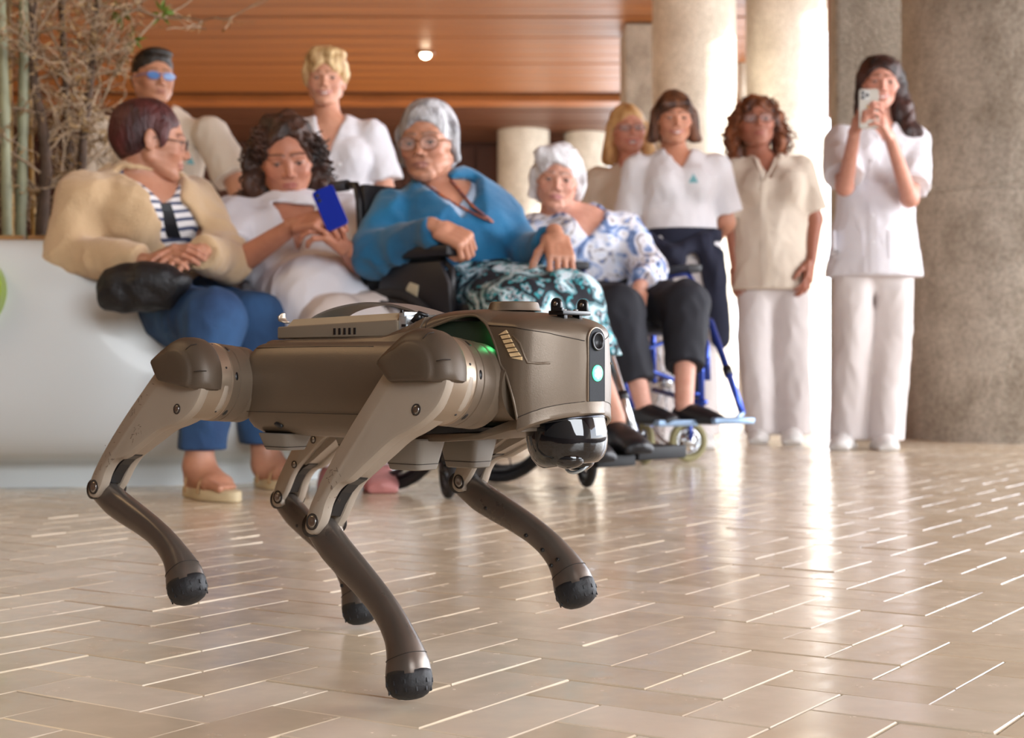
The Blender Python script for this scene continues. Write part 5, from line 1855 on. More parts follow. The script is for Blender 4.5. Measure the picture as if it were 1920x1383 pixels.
tr = p.bvh(top)
grid_patch(p, tr, surf(tr, 1432, 440)[0], (1, 0, 0), .030, .46, 'placket', M_CREAMT, nx=2, nz=24, parent=top)
grid_patch(p, tr, surf(tr, 1462, 366)[0], (1, 0, 0), .110, .125, 'pocket', M_CREAMT, off=.0045, parent=top, round_b=.012)
emblem(p, tr, surf(tr, 1467, 362)[0] + Vector((0, -.006, 0)), (1, .05, 0), 1.25, top)
q = MB()
for a0, a1 in (((1414, 300), (1432, 338)), ((1454, 300), (1434, 338))):
    c0 = surf(tr, *a0)[0]; c1 = surf(tr, *a1)[0]
    q.tube([c0 + Vector((0, -.004, .01)), c0.lerp(c1, .5) + Vector((0, -.006, 0)), c1 + Vector((0, -.004, 0))], .006, 6, sx=1.4)
parts(type('X', (), {'v': [v - p.base for v in q.v], 'f': q.f})(), 'neck_band', M_CREAMT, top)
M_AUB = hair_mat('reddish_brown_curls', srgb(60, 30, 18), srgb(146, 84, 48))
H = Sdf(); H.ell((0, -.026, .036), (.094, .112, .092), k=.03)
for s_ in (-1, 1):
    H.cone((s_ * .084, -.012, .02), (s_ * .100, -.012, -.080), .036, .038, k=.03); H.cone((s_ * .100, -.012, -.080), (s_ * .085, .002, -.125), .036, .022, k=.02)
H.cone((0, -.07, .0), (0, -.075, -.10), .075, .06, k=.03)
H.ell((0, .102, -.034), (.064, .068, .088), k=.010, op='sub')
p.hair(H, M_AUB, step=.0045, amp=.005, freq=70, seed=5, curl=.009)
cs = [(s_ * x, y, z) for s_ in (-1, 1) for x, y, z in ((.09, .0, .03), (.108, .0, -.03), (.112, .0, -.08), (.10, .01, -.12), (.07, .04, .07))]
curly(p, H, M_AUB, cs, random.Random(8), 120, .009, .0044, .018, 'curls')
p.glasses(M_DARKFRAME, w=.025, h=.017)

# ---------------------------------------------------------------- 10 woman filming with a phone
D = 6.65
p = Person((P(1640, 0, D).x, D, 0), 'standing woman with long dark wavy hair raising a phone in both hands beside the column', skin=(206, 150, 130), lip=(190, 110, 106), brow=(60, 40, 34))
p.head(P(1650, 158, D), -.10, .06, -.05, 1.04, smile=1.0, jaw=.95, wide=.96)
F = dirv(-.1)
rs = P(1584, 256, D - .02); ls = P(1706, 256, D + .02); nk = P(1650, 232, D); pel = P(1640, 452, D)
rarm = [P(1576, 264, D - .02), P(1584, 350, D - .20), P(1604, 240, D - .44)]; larm = [P(1714, 264, D), P(1706, 372, D - .16), P(1668, 254, D - .44)]
top = standing(p, nk, rs, ls, pel, F, M_WHITEB, rc=.150, rw=.150, rh=.172, hem_drop=.155, rhem=.205, bust=.070, r_arm=rarm, l_arm=larm, sleeve=.80, sl_r=(.068, .086), vn=.09, v_w=.045,
    ank=[(kz(1598, .50, D), kz(1590, .085, D)), (kz(1672, .50, D), kz(1660, .085, D - .05))], feet=[(kz(1588, 0, D + .06), kz(1572, 0, D - .16)), (kz(1648, 0, D + .0), kz(1668, 0, D - .20))], seed=61, tr_r=(.090, .081, .080), arm_r=(.044, .036, .023))
PHD = D - .50
tr = p.bvh(top)
grid_patch(p, tr, surf(tr, 1636, 405)[0], (1, 0, 0), .032, .48, 'placket', M_WHITEB, nx=2, nz=24, parent=top)
for px_ in (1588, 1690):
    grid_patch(p, tr, surf(tr, px_, 458)[0], (1, 0, 0), .115, .120, 'pocket', M_WHITEB, off=.0045, parent=top)
q = MB()
for py_ in (300, 350, 405, 455):
    c, n_ = surf(tr, 1636, py_); q.lathe([(.0075, -.002), (.0075, .005), (.0001, .006)], 12, frame(c, (0, -1, 0)))
parts(type('X', (), {'v': [v - p.base for v in q.v], 'f': q.f})(), 'button', M_BTN, top)
p.hand(rarm[2], P(1626, 200, PHD - .01), (-.55, -.6, .5), -1, [(.5, .9, .6), (.55, .95, .6), (.6, 1.0, .6), (.65, 1.0, .6)], thumb=(.1, .1), scale=1.0, spread=.02)
p.hand(larm[2], P(1642, 206, PHD - .02), (.65, -.6, .45), 1, [(.5, .8, .5), (.55, .85, .5), (.6, .9, .5), (.65, .9, .5)], thumb=(.1, .1), scale=1.0, spread=.02)
p.finish_body()
M_DKH = hair_mat('dark_wavy_hair', srgb(24, 14, 14), srgb(74, 44, 38))
H = Sdf(); H.ell((0, -.026, .040), (.084, .108, .090), k=.03)
H.cone((.074, -.005, .03), (.080, -.035, -.12), .016, .020, k=.03)
H.cone((-.078, -.005, .03), (-.098, .004, -.10), .026, .040, k=.03); H.cone((-.098, .004, -.10), (-.130, .030, -.20), .042, .046, k=.03); H.cone((-.130, .030, -.20), (-.150, .060, -.30), .044, .016, k=.03)
H.cone((0, -.07, .0), (-.06, -.075, -.18), .07, .06, k=.03)
H.ell((0, .102, -.030), (.064, .070, .096), k=.010, op='sub')
p.hair(H, M_DKH, step=.005, amp=.006, freq=48, seed=7, curl=.005)
phc = P(1629, 190, PHD)
phn = empty('smartphone', phc, 'silver smartphone with a camera bump held up by the woman with long dark hair', 'phone')
q = MB(); q.prism(rrect(.078, .158, .011, 4), Matrix.Rotation(-.10, 4, 'Z') @ Matrix.Rotation(PI / 2, 4, 'X') @ Matrix.Translation((0, -.030, -.004)), .0085, bev=.0015)
pb = q.build('phone_body', mat('pale_titanium_case', srgb(150, 140, 128), 0.35, metal=.3), phn, smooth=False)
q = MB(); q.prism(rrect(.036, .038, .007, 3), Matrix.Rotation(-.10, 4, 'Z') @ Matrix.Rotation(PI / 2, 4, 'X') @ Matrix.Translation((-.016, .024, .004)), .003, bev=.0006)
cb = q.build('camera_bump', mat('camera_bump_glass', srgb(170, 164, 156), 0.2), phn, smooth=False)
q = MB()
for dx, dz in ((-.024, .033), (-.024, .015), (-.007, .024)):
    q.lathe([(.0072, 0), (.0072, .0022), (.0001, .0022)], 14, Matrix.Rotation(-.10, 4, 'Z') @ Matrix.Translation((dx, -.0072, dz)) @ Matrix.Rotation(PI / 2, 4, 'X'))
parts(q, 'phone_camera', M_SHOEB, phn)
q = MB()
for s_ in (-1, 1):
    q.tube([Matrix.Rotation(-.10, 4, 'Z') @ Vector((s_ * .004 + .006 * math.cos(a), -.0052, -.022 + .006 * math.sin(a))) for a in np.linspace(0, 2 * PI, 14, endpoint=False)], .0012, 5, closed=True)
parts(q, 'gold_ring_mark', M_GOLD, phn)

# ================================================================ wheelchairs
M_CHFRAME = mat('blue_painted_tube', srgb(58, 84, 176), 0.22, metal=.6)
M_BLKTUBE = mat('black_painted_tube', srgb(26, 26, 30), 0.35)
M_CHROME = mat('chromed_tube', srgb(205, 208, 212), 0.16, metal=1.0)
M_TYRE = mat('dark_rubber_tyre', srgb(34, 32, 34), 0.8)
M_TYREY = mat('yellowed_grey_tyre', srgb(140, 134, 96), 0.7)
M_VINYL = mat('black_vinyl', srgb(28, 27, 32), 0.45, bump=.08, bscale=400)
M_FOOTB = mat('black_footplate_plastic', srgb(12, 12, 15), 0.6, spec=.3)
M_ALU = mat('pale_blue_aluminium', srgb(150, 176, 206), 0.35, metal=.6)

def wheel(mbT, mbR, c, r, ax, tw, spokes=16, hub=.025):
    M = frame(c, ax)
    mbT.tube([M @ Vector((r * math.cos(a), r * math.sin(a), 0)) for a in np.linspace(0, 2 * PI, 40, endpoint=False)], tw, 10, closed=True)
    R2 = r - tw * 1.5
    mbR.tube([M @ Vector((R2 * math.cos(a), R2 * math.sin(a), 0)) for a in np.linspace(0, 2 * PI, 40, endpoint=False)], tw * .55, 8, closed=True)
    mbR.lathe([(hub, -.02), (hub * 1.1, -.012), (hub * 1.1, .012), (hub, .02)], 16, M)
    for i in range(spokes):
        a = 2 * PI * i / spokes
        s_ = .012 * (-1) ** i
        mbR.tube([M @ Vector((hub * math.cos(a), hub * math.sin(a), s_)), M @ Vector((R2 * math.cos(a + .12), R2 * math.sin(a + .12), 0))], .0022 if r > .15 else .006, 5)

def wheelchair(name, origin, fyaw, label, frame_m, big_r, track, foot_pts, tube_m, plate_m, caster_pts, caster_tyre, caster_r, armh=.70, panels=True, hub_s=16, backh=.88, caster_ax=None):
    """local x forward, y to the sitter's left; origin = floor point under the rear axle"""
    root = empty(name, (origin[0], origin[1], 0), label, 'wheelchair', rz=math.atan2(-math.cos(fyaw), math.sin(fyaw)), group=None)
    w = track / 2 - .035
    bx = -.13 if panels else 0
    q = MB()
    for s in (-1, 1):
        y = s * (w - .01)
        q.tube([(-.12 + bx, y, backh), (-.06 + bx, y, backh - .004), (-.045 + bx, y, backh - .05), (-.02 + bx, y, .50), (-.01 + bx * .7, y, .30), (0, y, big_r)], .012, 10)      # back post with push handle
        q.tube([(-.02 + bx, y, .50), (.38, y, .48), (.44, y, .44), (.45, y, .30)], .012, 10)
        q.tube([(-.01, y, .26), (.36, y, .22), (.43, y, .22)], .011, 10)
        q.tube([(.40, y, .47), (.40, y, .20)], .012, 10)
        ae = .22 if panels else .33
        q.tube([(.0, y, .50), (.0, y, armh - .03), (.04, y, armh), (ae - .04, y, armh), (ae, y, armh - .03), (ae + .01, y, .50)], .010, 10)
    q.tube([(.15, -w, .30), (.15, w, .46)], .009, 8); q.tube([(.15, w, .30), (.15, -w, .46)], .009, 8)
    fr = q.build('frame', frame_m, root); fr['kind'] = 'stuff'; del fr['kind']
    q = MB()
    for s in (-1, 1):
        q.tube([(-.175 + bx, s * (w - .01), backh), (-.10 + bx, s * (w - .01), backh)], .017, 12)
    parts(q, 'push_grip', M_RUBG, root)
    q = MB(); q.box((.19, 0, .495), (.42, 2 * w - .03, .05), bev=.015); q.build('seat', M_VINYL, root, angle=40)
    q = MB(); q.box((-.035 + bx, 0, .69), (.035, 2 * w - .03, .38), rot=Matrix.Rotation(-.06, 3, 'Y'), bev=.012); q.build('backrest', M_VINYL, root, angle=40)
    for s in (-1, 1):
        q = MB(); q.box(((.10 if panels else .185), s * (w + .002), armh + .018), (.29, .058, .032), bev=.012); q.build('armrest', M_VINYL, root, angle=40)
        if panels:
            pl = [(-.06, .42), (.22, .42), (.245, .50), (.235, armh - .07), (.20, armh - .01), (-.01, armh - .01), (-.055, armh - .06)]
            q = MB(); q.prism(pl, Matrix(((1, 0, 0, 0), (0, 0, -1, s * (w + .010) + .008), (0, 1, 0, 0), (0, 0, 0, 1))), .016, bev=.004)
            g = q.build('side_guard', M_VINYL, root, angle=35)
            if s < 0:
                q = MB(); q.prism([(.070, .545), (.110, .540), (.117, .572), (.081, .582), (.065, .565)], Matrix(((1, 0, 0, 0), (0, 0, -1, s * (w + .010) - .007), (0, 1, 0, 0), (0, 0, 0, 1))), .003, bev=.0008)
                q.build('side_badge', mat('worn_cream_badge', srgb(196, 186, 160), 0.5), g, smooth=False)
    for s in (-1, 1):
        a, b = MB(), MB()
        wheel(a, b, (0, s * (w + .035), big_r), big_r - .014, (0, 1, 0), .014, hub_s)
        t = a.build('rear_tyre', M_TYRE, root); b.build('rear_rim', M_CHROME if not panels else M_BLKTUBE, t)
        q = MB(); q.tube([(.0 + (big_r - .045) * math.cos(k), s * (w + .062), big_r + (big_r - .045) * math.sin(k)) for k in np.linspace(0, 2 * PI, 36, endpoint=False)], .008, 8, closed=True)
        q.build('hand_rim', M_CHROME if not panels else M_BLKTUBE, t)
    inv = (Matrix.Translation((origin[0], origin[1], 0)) @ Matrix.Rotation(root.rotation_euler.z, 4, 'Z')).inverted()
    for i, cp in enumerate(caster_pts):
        c = inv @ Vector((cp[0], cp[1], caster_r))
        axw = inv.to_3x3() @ Vector(caster_ax[i] if caster_ax else (0, 1, 0))
        a, b = MB(), MB()
        wheel(a, b, c, caster_r - .013, axw, .013, 6, .02)
        t = a.build('caster_tyre', caster_tyre, root); b.build('caster_rim', M_BLKTUBE if panels else M_CHROME, t)
        q = MB(); n_ = axw.normalized() * .026
        top = Vector((c.x - .03, c.y, caster_r * 2 + .04))
        q.tube([c + n_, c + n_ + Vector((-.01, 0, caster_r)), top + n_ * .5, top - n_ * .5, c - n_ + Vector((-.01, 0, caster_r)), c - n_], .007, 8)
        q.tube([top, Vector((top.x, top.y, .26))], .014, 10)
        q.tube([Vector((top.x, top.y, .25)), Vector((.40, math.copysign(w - .01, top.y), .25))], .010, 8)
        q.build('caster_fork', frame_m, root)
    for (k0, f0, pc, psz) in foot_pts:
        k_, f_, pc = inv @ Vector(k0), inv @ Vector(f0), inv @ Vector(pc)
        q = MB()
        s = 1 if k_.y > 0 else -1
        q.tube([Vector((.40, s * (w - .03), .46)), k_.lerp(Vector((.40, s * (w - .03), .46)), .25) + Vector((0, 0, .03)), k_, k_.lerp(f_, .5), f_], .0125, 10)
        lr = q.build('leg_rest', tube_m, root)
        q = MB(); q.tube([k_.lerp(f_, .52), k_.lerp(f_, .60)], .018, 10); q.build('clamp_collar', M_BLKTUBE, lr)
        q = MB()
        q.box(pc, psz, bev=.006)
        q.tube([f_, f_.lerp(pc, .5) + Vector((0, 0, -.012)), pc], .010, 8)
        q.build('footplate', plate_m, root, angle=30)
    return root
M_RUBG = mat('grey_push_grip', srgb(60, 60, 66), 0.6)
A0 = (-.20, 4.50)
wheelchair('wheelchair', A0, PI / 4, 'front wheelchair with black side panels holding the woman in teal', M_BLKTUBE, .285, .43,
    [(P(1098, 640, 4.20), Vector((.205, 4.02, .135)), Vector((.21, 4.03, .105)), (.17, .15, .03)), (P(1140, 652, 4.34), P(1190, 818, 4.20), P(1192, 846, 4.16), (.19, .20, .035))], M_CHROME, M_FOOTB,
    [(-.168, 4.07), (.214, 4.45)], M_TYRE, .095, armh=.645, panels=True, caster_ax=[(.98, .2, 0), (.98, .2, 0)])
wheelchair('wheelchair', (.36, 6.02), .35, 'rear wheelchair with blue frame and silver footplates holding the white-haired woman', M_CHFRAME, .29, .52,
    [(P(1128, 604, 5.50), P(1190, 765, 5.38), P(1258, 792, 5.34), (.13, .15, .022)), (P(1332, 602, 5.66), P(1392, 775, 5.38), P(1362, 788, 5.32), (.13, .15, .022))], M_CHFRAME, M_ALU,
    [(P(1290, 0, 5.69).x, 5.69), (P(1205, 0, 5.62).x, 5.55)], M_TYREY, .077, armh=.70, panels=False, caster_ax=[(.35, -.94, 0), (.9, .3, 0)])

# ================================================================ four-legged robot
RX, RY, RZ, RPSI = -0.142, 1.8258, 0.3191, 0.7076
LEGS = {'FR': (.1934, -1, .1228, .7135, .7941), 'RR': (-.1934, -1, .0819, .8668, 1.0292),
        'FL': (.1720, 1, -.0400, .9000, .9800), 'RL': (-.1934, 1, -.0609, .7612, .8518)}
robot = empty('quadruped_robot', (RX, RY, 0), 'taupe and beige four-legged robot dog walking in the foreground, green light on its face', 'robot', rz=-RPSI)
M_TAUPE = mat('taupe_satin_shell', srgb(112, 98, 83), 0.40, metal=0.35, var=0.06, vscale=9, bump=0.06, bscale=900, rvar=0.06)
M_CAP = mat('dark_taupe_cap', srgb(90, 77, 64), 0.48, metal=0.2, var=0.12, vscale=12, bump=0.05, bscale=900)
M_SAND = mat('sand_satin_shell', srgb(164, 151, 136), 0.45, metal=0.15, var=0.07, vscale=11, bump=0.05, bscale=900)
M_SANDM = mat('champagne_metal_ring', srgb(158, 142, 124), 0.33, metal=0.6, rvar=0.08)
M_CALF = mat('worn_grey_metal', srgb(114, 105, 97), 0.30, metal=0.6, var=0.18, vscale=16, rvar=0.1)
M_BATT = mat('beige_battery_case', srgb(176, 158, 130), 0.5, var=0.08, vscale=20)
M_BLK = mat('black_plastic', srgb(24, 24, 26), 0.35)
M_RUB = mat('black_rubber', srgb(20, 20, 23), 0.6, bump=0.15, bscale=120)
M_GLOSSB = mat('smoked_glossy_dome', srgb(12, 13, 16), 0.06, coat=0.6)
M_SEAM = mat('dark_seam', srgb(40, 32, 26), 0.8)
M_STEEL = mat('bright_steel', srgb(168, 166, 164), 0.32, metal=1.0)
M_GREY = mat('grey_rubber_pad', srgb(128, 120, 110), 0.6)
M_INNER = mat('dark_green_chassis', srgb(38, 56, 44), 0.5)
M_CREAM = mat('cream_print', srgb(222, 192, 146), 0.5)
M_LENS = mat('lens_glass', srgb(8, 8, 12), 0.05, coat=1.0)
M_LED = mat('green_led', (0.2, 1, 0.5, 1), emit=(0.03, 1.0, 0.28, 1), estr=2.4)
M_LEDC = mat('white_green_led_core', (0.8, 1, 0.9, 1), emit=(0.7, 1.0, 0.85, 1), estr=4)
M_SILV = mat('pale_silver_clip', srgb(205, 212, 216), 0.25, metal=0.7)

def RP(x, y, z):
    return Vector((x, y, z + RZ))

def interp(x, xs, ys):
    return float(np.interp(x, xs, ys))

# ---- torso shell between the legs
def torso_ring(x, grow=0.0, inset=0.0):
    """half outline from the underside round to the top, right then mirrored"""
    zt = interp(x, [-.17, .02, .12], [.0575, .0560, .058]) + grow
    prof = [(0.0, -.0595), (.040, -.0590), (.058, -.0565), (.070, -.051), (.0775, -.043), (.083, -.030), (.0865, -.012), (.0875, .006),
            (.0865, .022), (.0835, .036), (.079, .0455), (.074, .0505), (.060, .0545), (.0, .0575)]
    out = [(-y, z) for y, z in prof]
    full = out + [(-y, z) for y, z in reversed(out[1:-1])]
    return full
q = MB()
rings = []
for x, s in ((-.1675, .90), (-.1695, .935), (-.168, .965), (-.163, .985), (-.153, 1.0), (-.10, 1.006), (-.03, 1.008), (.04, 1.004), (.09, .99), (.108, .97), (.112, .92)):
    dx = 0.0
    ring = []
    for y, z in torso_ring(x):
        zz = z * s
        lean = -0.010 * max(0, (z - .02) / .04) if x < -.14 else 0   # rear edge rakes back at the top
        ring.append(RP(x - lean * -1.0 if False else x + lean * -1.6 * (1 if x < -.14 else 0), y * s, zz))
    rings.append(ring)
q.loft(rings)
torso = q.build('torso_shell', M_TAUPE, robot, angle=40)
# raised top deck
q = MB(); rings = []
for x, w, z0, z1 in ((-.158, .060, .048, .0550), (-.150, .067, .047, .0578), (-.10, .072, .0485, .0582), (-.02, .073, .0495, .0582), (.05, .071, .0495, .0600), (.085, .069, .046, .072), (.105, .066, .046, .080)):
    rings.append([RP(x, -w, z0), RP(x, -w * .93, z0 + (z1 - z0) * .62), RP(x, -w * .80, z1 - .0015), RP(x, 0, z1), RP(x, w * .80, z1 - .0015), RP(x, w * .93, z0 + (z1 - z0) * .62), RP(x, w, z0), RP(x, w * .7, z0 - .02), RP(x, -w * .7, z0 - .02)])
q.loft(rings)
q.build('top_deck', M_TAUPE, robot, angle=30)
# shut lines along the flank
q = MB()
for s in (-1, 1):
    q.tube([RP(x, s * .0858, -.030) for x in np.linspace(-.160, .06, 10)], 0.0004, 6)
    q.tube([RP(x, s * (.0905 if False else .0788), z) for x, z in ((-.150, .0462), (-.10, .0465), (-.03, .0468), (.05, .0462))], 0.0004, 6)
parts(q, 'shut_line', M_SEAM, torso)
q = MB()
for s in (-1, 1):
    M = frame(RP(-.112, s * .0772, -.0455), (0, s * .85, -.5), (.35, 0, 1))
    q.lathe([(0.0001, .0015), (.0062, .0012), (.0062, -.003)], 16, M @ Matrix.Diagonal((.5, 1, 1, 1)))
parts(q, 'drain_slot', M_BLK, torso)

# ---- head and front arch, one shell
ARX = [.086, .094, .101, .1216, .135, .1486, .163, .1767, .186, .1928, .200, .2066, .2134, .2224, .2290, .2345, .2400, .2441, .2480, .2516, .2546, .2562, .2576]
ARZ = [.0440, .0520, .0600, .0675, .0710, .0744, .0770, .0785, .0782, .0767, .0730, .0686, .0612, .0494, .0380, .0259, .0200, .0143, .0060, -.0028, -.0127, -.0220, -.0315]
HX = [.086, .12, .16, .20, .23, .255, .262, .270, .278, .286, .293, .2985, .302]
HW = [.064, .063, .064, .069, .0735, .0755, .0735, .068, .0585, .0465, .0325, .0195, .0142]
TX = [.07, .086, .105, .13, .17, .24, .2627, .284, .294, .302]
TZ = [.060, .0745, .0835, .0865, .0868, .0812, .0772, .0715, .0675, .0635]
CX_ = [.086, .12, .15, .18, .21, .25, .28, .302]
CZ = [.058, .0715, .0775, .0800, .0670, .0645, .0585, .0495]
def seam_z(x):
    return interp(x, [.255, .262, .27, .28, .29, .302], [-.0315, -.0285, -.0245, -.0195, -.0160, -.0132])
def head_ring(x, nA=10, nT=9, off=0.0):
    W = interp(x, HX, HW) - off
    zt = interp(x, TX, TZ) - off
    zc = interp(x, CX_, CZ) - off * .5
    zb = interp(x, ARX, ARZ) if x < .2576 else seam_z(x)
    zc = max(zc, zb + .0015)
    pts = []
    for k in range(nA + 1):
        t = k / nA
        z = zb + (zc - zb) * t
        b = .0025 * math.sin(PI * min(1, max(0, (z + .03) / .095)))
        lean = -.004 * max(0, (z - .0) / .065)
        pts.append((-(W + b + lean), z))
    W2 = -pts[-1][0]
    for k in range(1, nT + 1):
        a = k / nT * PI / 2
        y = W2 * (math.cos(a)) ** 0.75
        z = zc + (zt - zc) * math.sin(a) ** 1.15
        pts.append((-y if k < nT else 0.0, z))
    return pts + [(-y, z) for y, z in reversed(pts[:-1])]
xs = sorted(set([round(v, 5) for v in list(np.linspace(.086, .19, 16)) + list(np.linspace(.19, .2576, 22)) + list(np.linspace(.2590, .302, 18))]))
q = MB()
outer = [[RP(x, y, z) for y, z in head_ring(x)] for x in xs]
inner = [[RP(min(x, .298), y, z) for y, z in head_ring(min(x, .298), off=.0035)] for x in xs]
# keep the inner lower edge level with the outer one
n = len(outer[0])
vs = [p for r in outer for p in r] + [p for r in inner for p in r]
fs = []
N = len(outer); base = N * n
for i in range(N - 1):
    for k in range(n - 1):
        fs.append([i * n + k, i * n + k + 1, (i + 1) * n + k + 1, (i + 1) * n + k])
        fs.append([base + i * n + k, base + (i + 1) * n + k, base + (i + 1) * n + k + 1, base + i * n + k + 1])
    for k in (0, n - 1):
        fs.append([i * n + k, (i + 1) * n + k, base + (i + 1) * n + k, base + i * n + k])
for k in range(n - 1):
    fs.append([k, k + 1, base + k + 1, base + k])
fs.append([(N - 1) * n + k for k in range(n)])
q.add(vs, fs)
head = q.build('head_shell', M_TAUPE, robot, angle=32)
def head_side(x, z, s=-1, off=.0016):
    W = interp(x, HX, HW)
    b = .0025 * math.sin(PI * min(1, max(0, (z + .03) / .095))) - .004 * max(0, z / .065)
    return RP(x, s * (W + b + off), z)
# rim that follows the wheel-arch like opening
q = MB()
for s in (-1, 1):
    pts = []
    for x, z in zip(ARX[2:], ARZ[2:]):
        pts.append(head_side(x, z, s, -.0006))
    pts = [Vector(p) for p in catmull(pts, 4)]
    q.tube(pts, 0.0017, 8)
parts(q, 'arch_rim', M_TAUPE, head)
# crease line from arch to nose, and seam at front of the deck
q = MB()
for s in (-1, 1):
    pts = []
    for x in np.linspace(.212, .300, 20):
        r = head_ring(x)[10]
        pts.append(RP(x, s * (abs(r[0]) + .0002), r[1]))
    q.tube(pts, 0.00045, 6)
    pts = []
    for k in range(3, 19):
        r = head_ring(.112)[k]
        pts.append(RP(.112, s * abs(r[0]), r[1] + .0003) if True else None)
    q.tube(pts, 0.0004, 6)
parts(q, 'shut_line', M_SEAM, head)
# printed stripe mark beside the arch
q = MB()
for s in (-1, 1):
    bars = [(0.0, .5), (1.0, 1.0), (2, 1), (3, 1), (4, 1), (5, 1), (6, .5)]
    A = np.array([.2345, .0615]); B = np.array([.2605, .0290])
    for i in range(7):
        t0 = i / 7 + .018; t1 = (i + 1) / 7 - .018
        a0 = A + (B - A) * t0; a1 = A + (B - A) * t1
        w = np.array([.0058, .0006])
        L_ = [(a0 - w), (a0 + w), (a1 + w), (a1 - w)]
        if i == 0: L_ = [a0 - w * 0.2 + np.array([0, .001]), a0 + w, a1 + w, a1 - w]; L_ = [a1 - w * 1.4, a0 + w * 0.9, a1 + w]
        if i == 6: L_ = [a0 - w, a0 + w, a1 + w * .6]
        v = [head_side(p[0], p[1], s) for p in L_]
        v2 = [head_side(p[0], p[1], s, -.0012) for p in L_]
        m_ = len(v)
        q.add(v + v2, [list(range(m_)), list(range(m_, 2 * m_))[::-1]] + [[k, (k + 1) % m_, m_ + (k + 1) % m_, m_ + k] for k in range(m_)])
parts(q, 'stripe_mark', M_CREAM, head, smooth=False)
# shallow moulded step behind the stripes
q = MB()
for s in (-1, 1):
    pts = [head_side(x, z, s, .0002) for x, z in ((.2500, .0560), (.2600, .0470), (.2650, .0340), (.2680, .0275), (.2760, .0266), (.2830, .0272))]
    q.tube(pts, .0013, 8)
parts(q, 'moulded_step', M_TAUPE, head)

# ---- face strip with lens and light
q = MB()
fw, zlo, zhi = .0133, -.0130, .0640
poly = [(-fw, zlo), (fw, zlo)]
for k in range(13):
    a = PI * k / 12
    poly.append((fw * math.cos(a), zhi - fw + fw * math.sin(a)))
MF = frame(RP(.3012, 0, 0), (1, 0, 0), (0, 1, 0))      # local x = robot y, local y = robot z
q.prism([(a * 1.09, b if b < 0 else b + .0012) for a, b in poly], MF, .0030, bev=.0008)
q.build('face_frame', M_SANDM, robot, angle=35)
q = MB(); q.prism(poly, frame(RP(.3040, 0, 0), (1, 0, 0), (0, 1, 0)), .0009, bev=.0002)
strip = q.build('face_strip', mat('speckled_black_panel', srgb(20, 24, 31), 0.6, var=0.5, vscale=900, spec=.25), robot, smooth=False)
q = MB()
ML = frame(RP(.3049, 0, .0500), (1, 0, 0), (0, 1, 0))
q.lathe([(.0100, 0), (.0100, .0016), (.0082, .0020), (.0074, .0006), (.0070, -.0006)], 28, ML)
q.build('lens_ring', M_BLK, strip)
q = MB()
q.lathe([(.0071, -.0002), (.0048, -.0010), (.0028, -.0004), (.0001, -.0001)], 24, ML)
q.build('camera_lens', M_LENS, strip)
q = MB()
q.lathe([(.0085, 0), (.0083, .0010), (.0065, .0012), (.0001, .0012)], 28, frame(RP(.3049, 0, .0165), (1, 0, 0), (0, 1, 0)))
q.build('indicator_light', M_LED, strip)
q = MB()
for k in range(7):
    if k == 6: c = (0, 0)
    else: c = (.0042 * math.cos(PI / 3 * k + .5), .0042 * math.sin(PI / 3 * k + .5))
    q.lathe([(.0019, 0), (.0001, .0004)], 8, frame(RP(.3062, c[0], .0165 + c[1]), (1, 0, 0), (0, 1, 0)))
q.build('light_core', M_LEDC, strip, kind='stuff')

# ---- chin skirt and smoked sensor dome
def chin_outline(x0, grow, n=26):
    """plan outline of the head at the seam, from right rear round the nose to left rear"""
    xsn = list(np.linspace(x0, .29, 14)) + [.294, .298, .301]
    L_ = [(x, -(interp(x, HX, HW) + grow)) for x in xsn]
    return L_ + [(.3025 + grow, -.009), (.3030 + grow, 0)] + [(.3025 + grow, .009)] + [(x, -y) for x, y in reversed(L_)]
q = MB()
rings = []
for g, dz in ((-.003, .0022), (.0006, .0008), (.0010, -.0030), (.0012, -.0085), (.0022, -.0120), (-.0005, -.0140), (-.006, -.0138)):
    o_ = chin_outline(.258, g)
    rings.append([RP(x, y, seam_z(min(x, .302)) + dz) for x, y in o_])
q.loft(rings, closed=False, caps=False)
# back side closes the skirt
q.loft([[rings[i][0], rings[i][-1]] for i in range(len(rings))], closed=False, caps=False)
q.build('chin_skirt', M_TAUPE, robot, angle=40)
q = MB()
for s in (1,):
    o_ = chin_outline(.259, .0009)
    q.tube([RP(x, y, seam_z(min(x, .302)) + .0006) for x, y in o_], .0004, 6)
parts(q, 'shut_line', M_SEAM, head)
# dome: tilted short cylinder with rounded, two-lobed underside
ax_d = Vector((.17, 0, -1)).normalized()
MD = frame(RP(.2605, 0, -.0305), ax_d, (1, 0, 0))
q = MB()
q.lathe([(.0380, -.004), (.0418, .000), (.0424, .004), (.0430, .0065), (.0432, .009), (.0438, .020), (.0430, .030), (.0405, .0395), (.036, .047), (.030, .0515), (.022, .0525), (.0001, .0525)], 48, MD)
dome = q.build('sensor_dome', M_GLOSSB, robot, angle=60)
q = MB(); q.lathe([(.0424, .0035), (.0432, .0045), (.0434, .0060), (.0428, .0070)], 48, MD)
q.build('dome_ring', mat('dark_chrome', srgb(70, 72, 78), 0.25, metal=1.0), dome)
q = MB()
q.sphere(MD @ Vector((-.004, -.019, .047)), .0185, 22, 14, (1, .9, .62))
q.sphere(MD @ Vector((.012, .018, .045)), .0185, 22, 14, (1, .9, .62))
parts(q, 'lower_lobe', M_GLOSSB, dome)
q = MB()
c0 = MD @ Vector((-.004, -.019, .0475))
q.tube([c0 + Vector((.0145 * math.sin(a), -.0145 * math.cos(a) * .0 - .010 * math.cos(a), -.0105 * abs(math.cos(a)) - .0015)) for a in np.linspace(-1.4, 1.4, 16)], .0020, 8)
q.build('clear_lens_rim', mat('pale_lens_rim', srgb(196, 208, 216), 0.12, metal=0.7), dome)

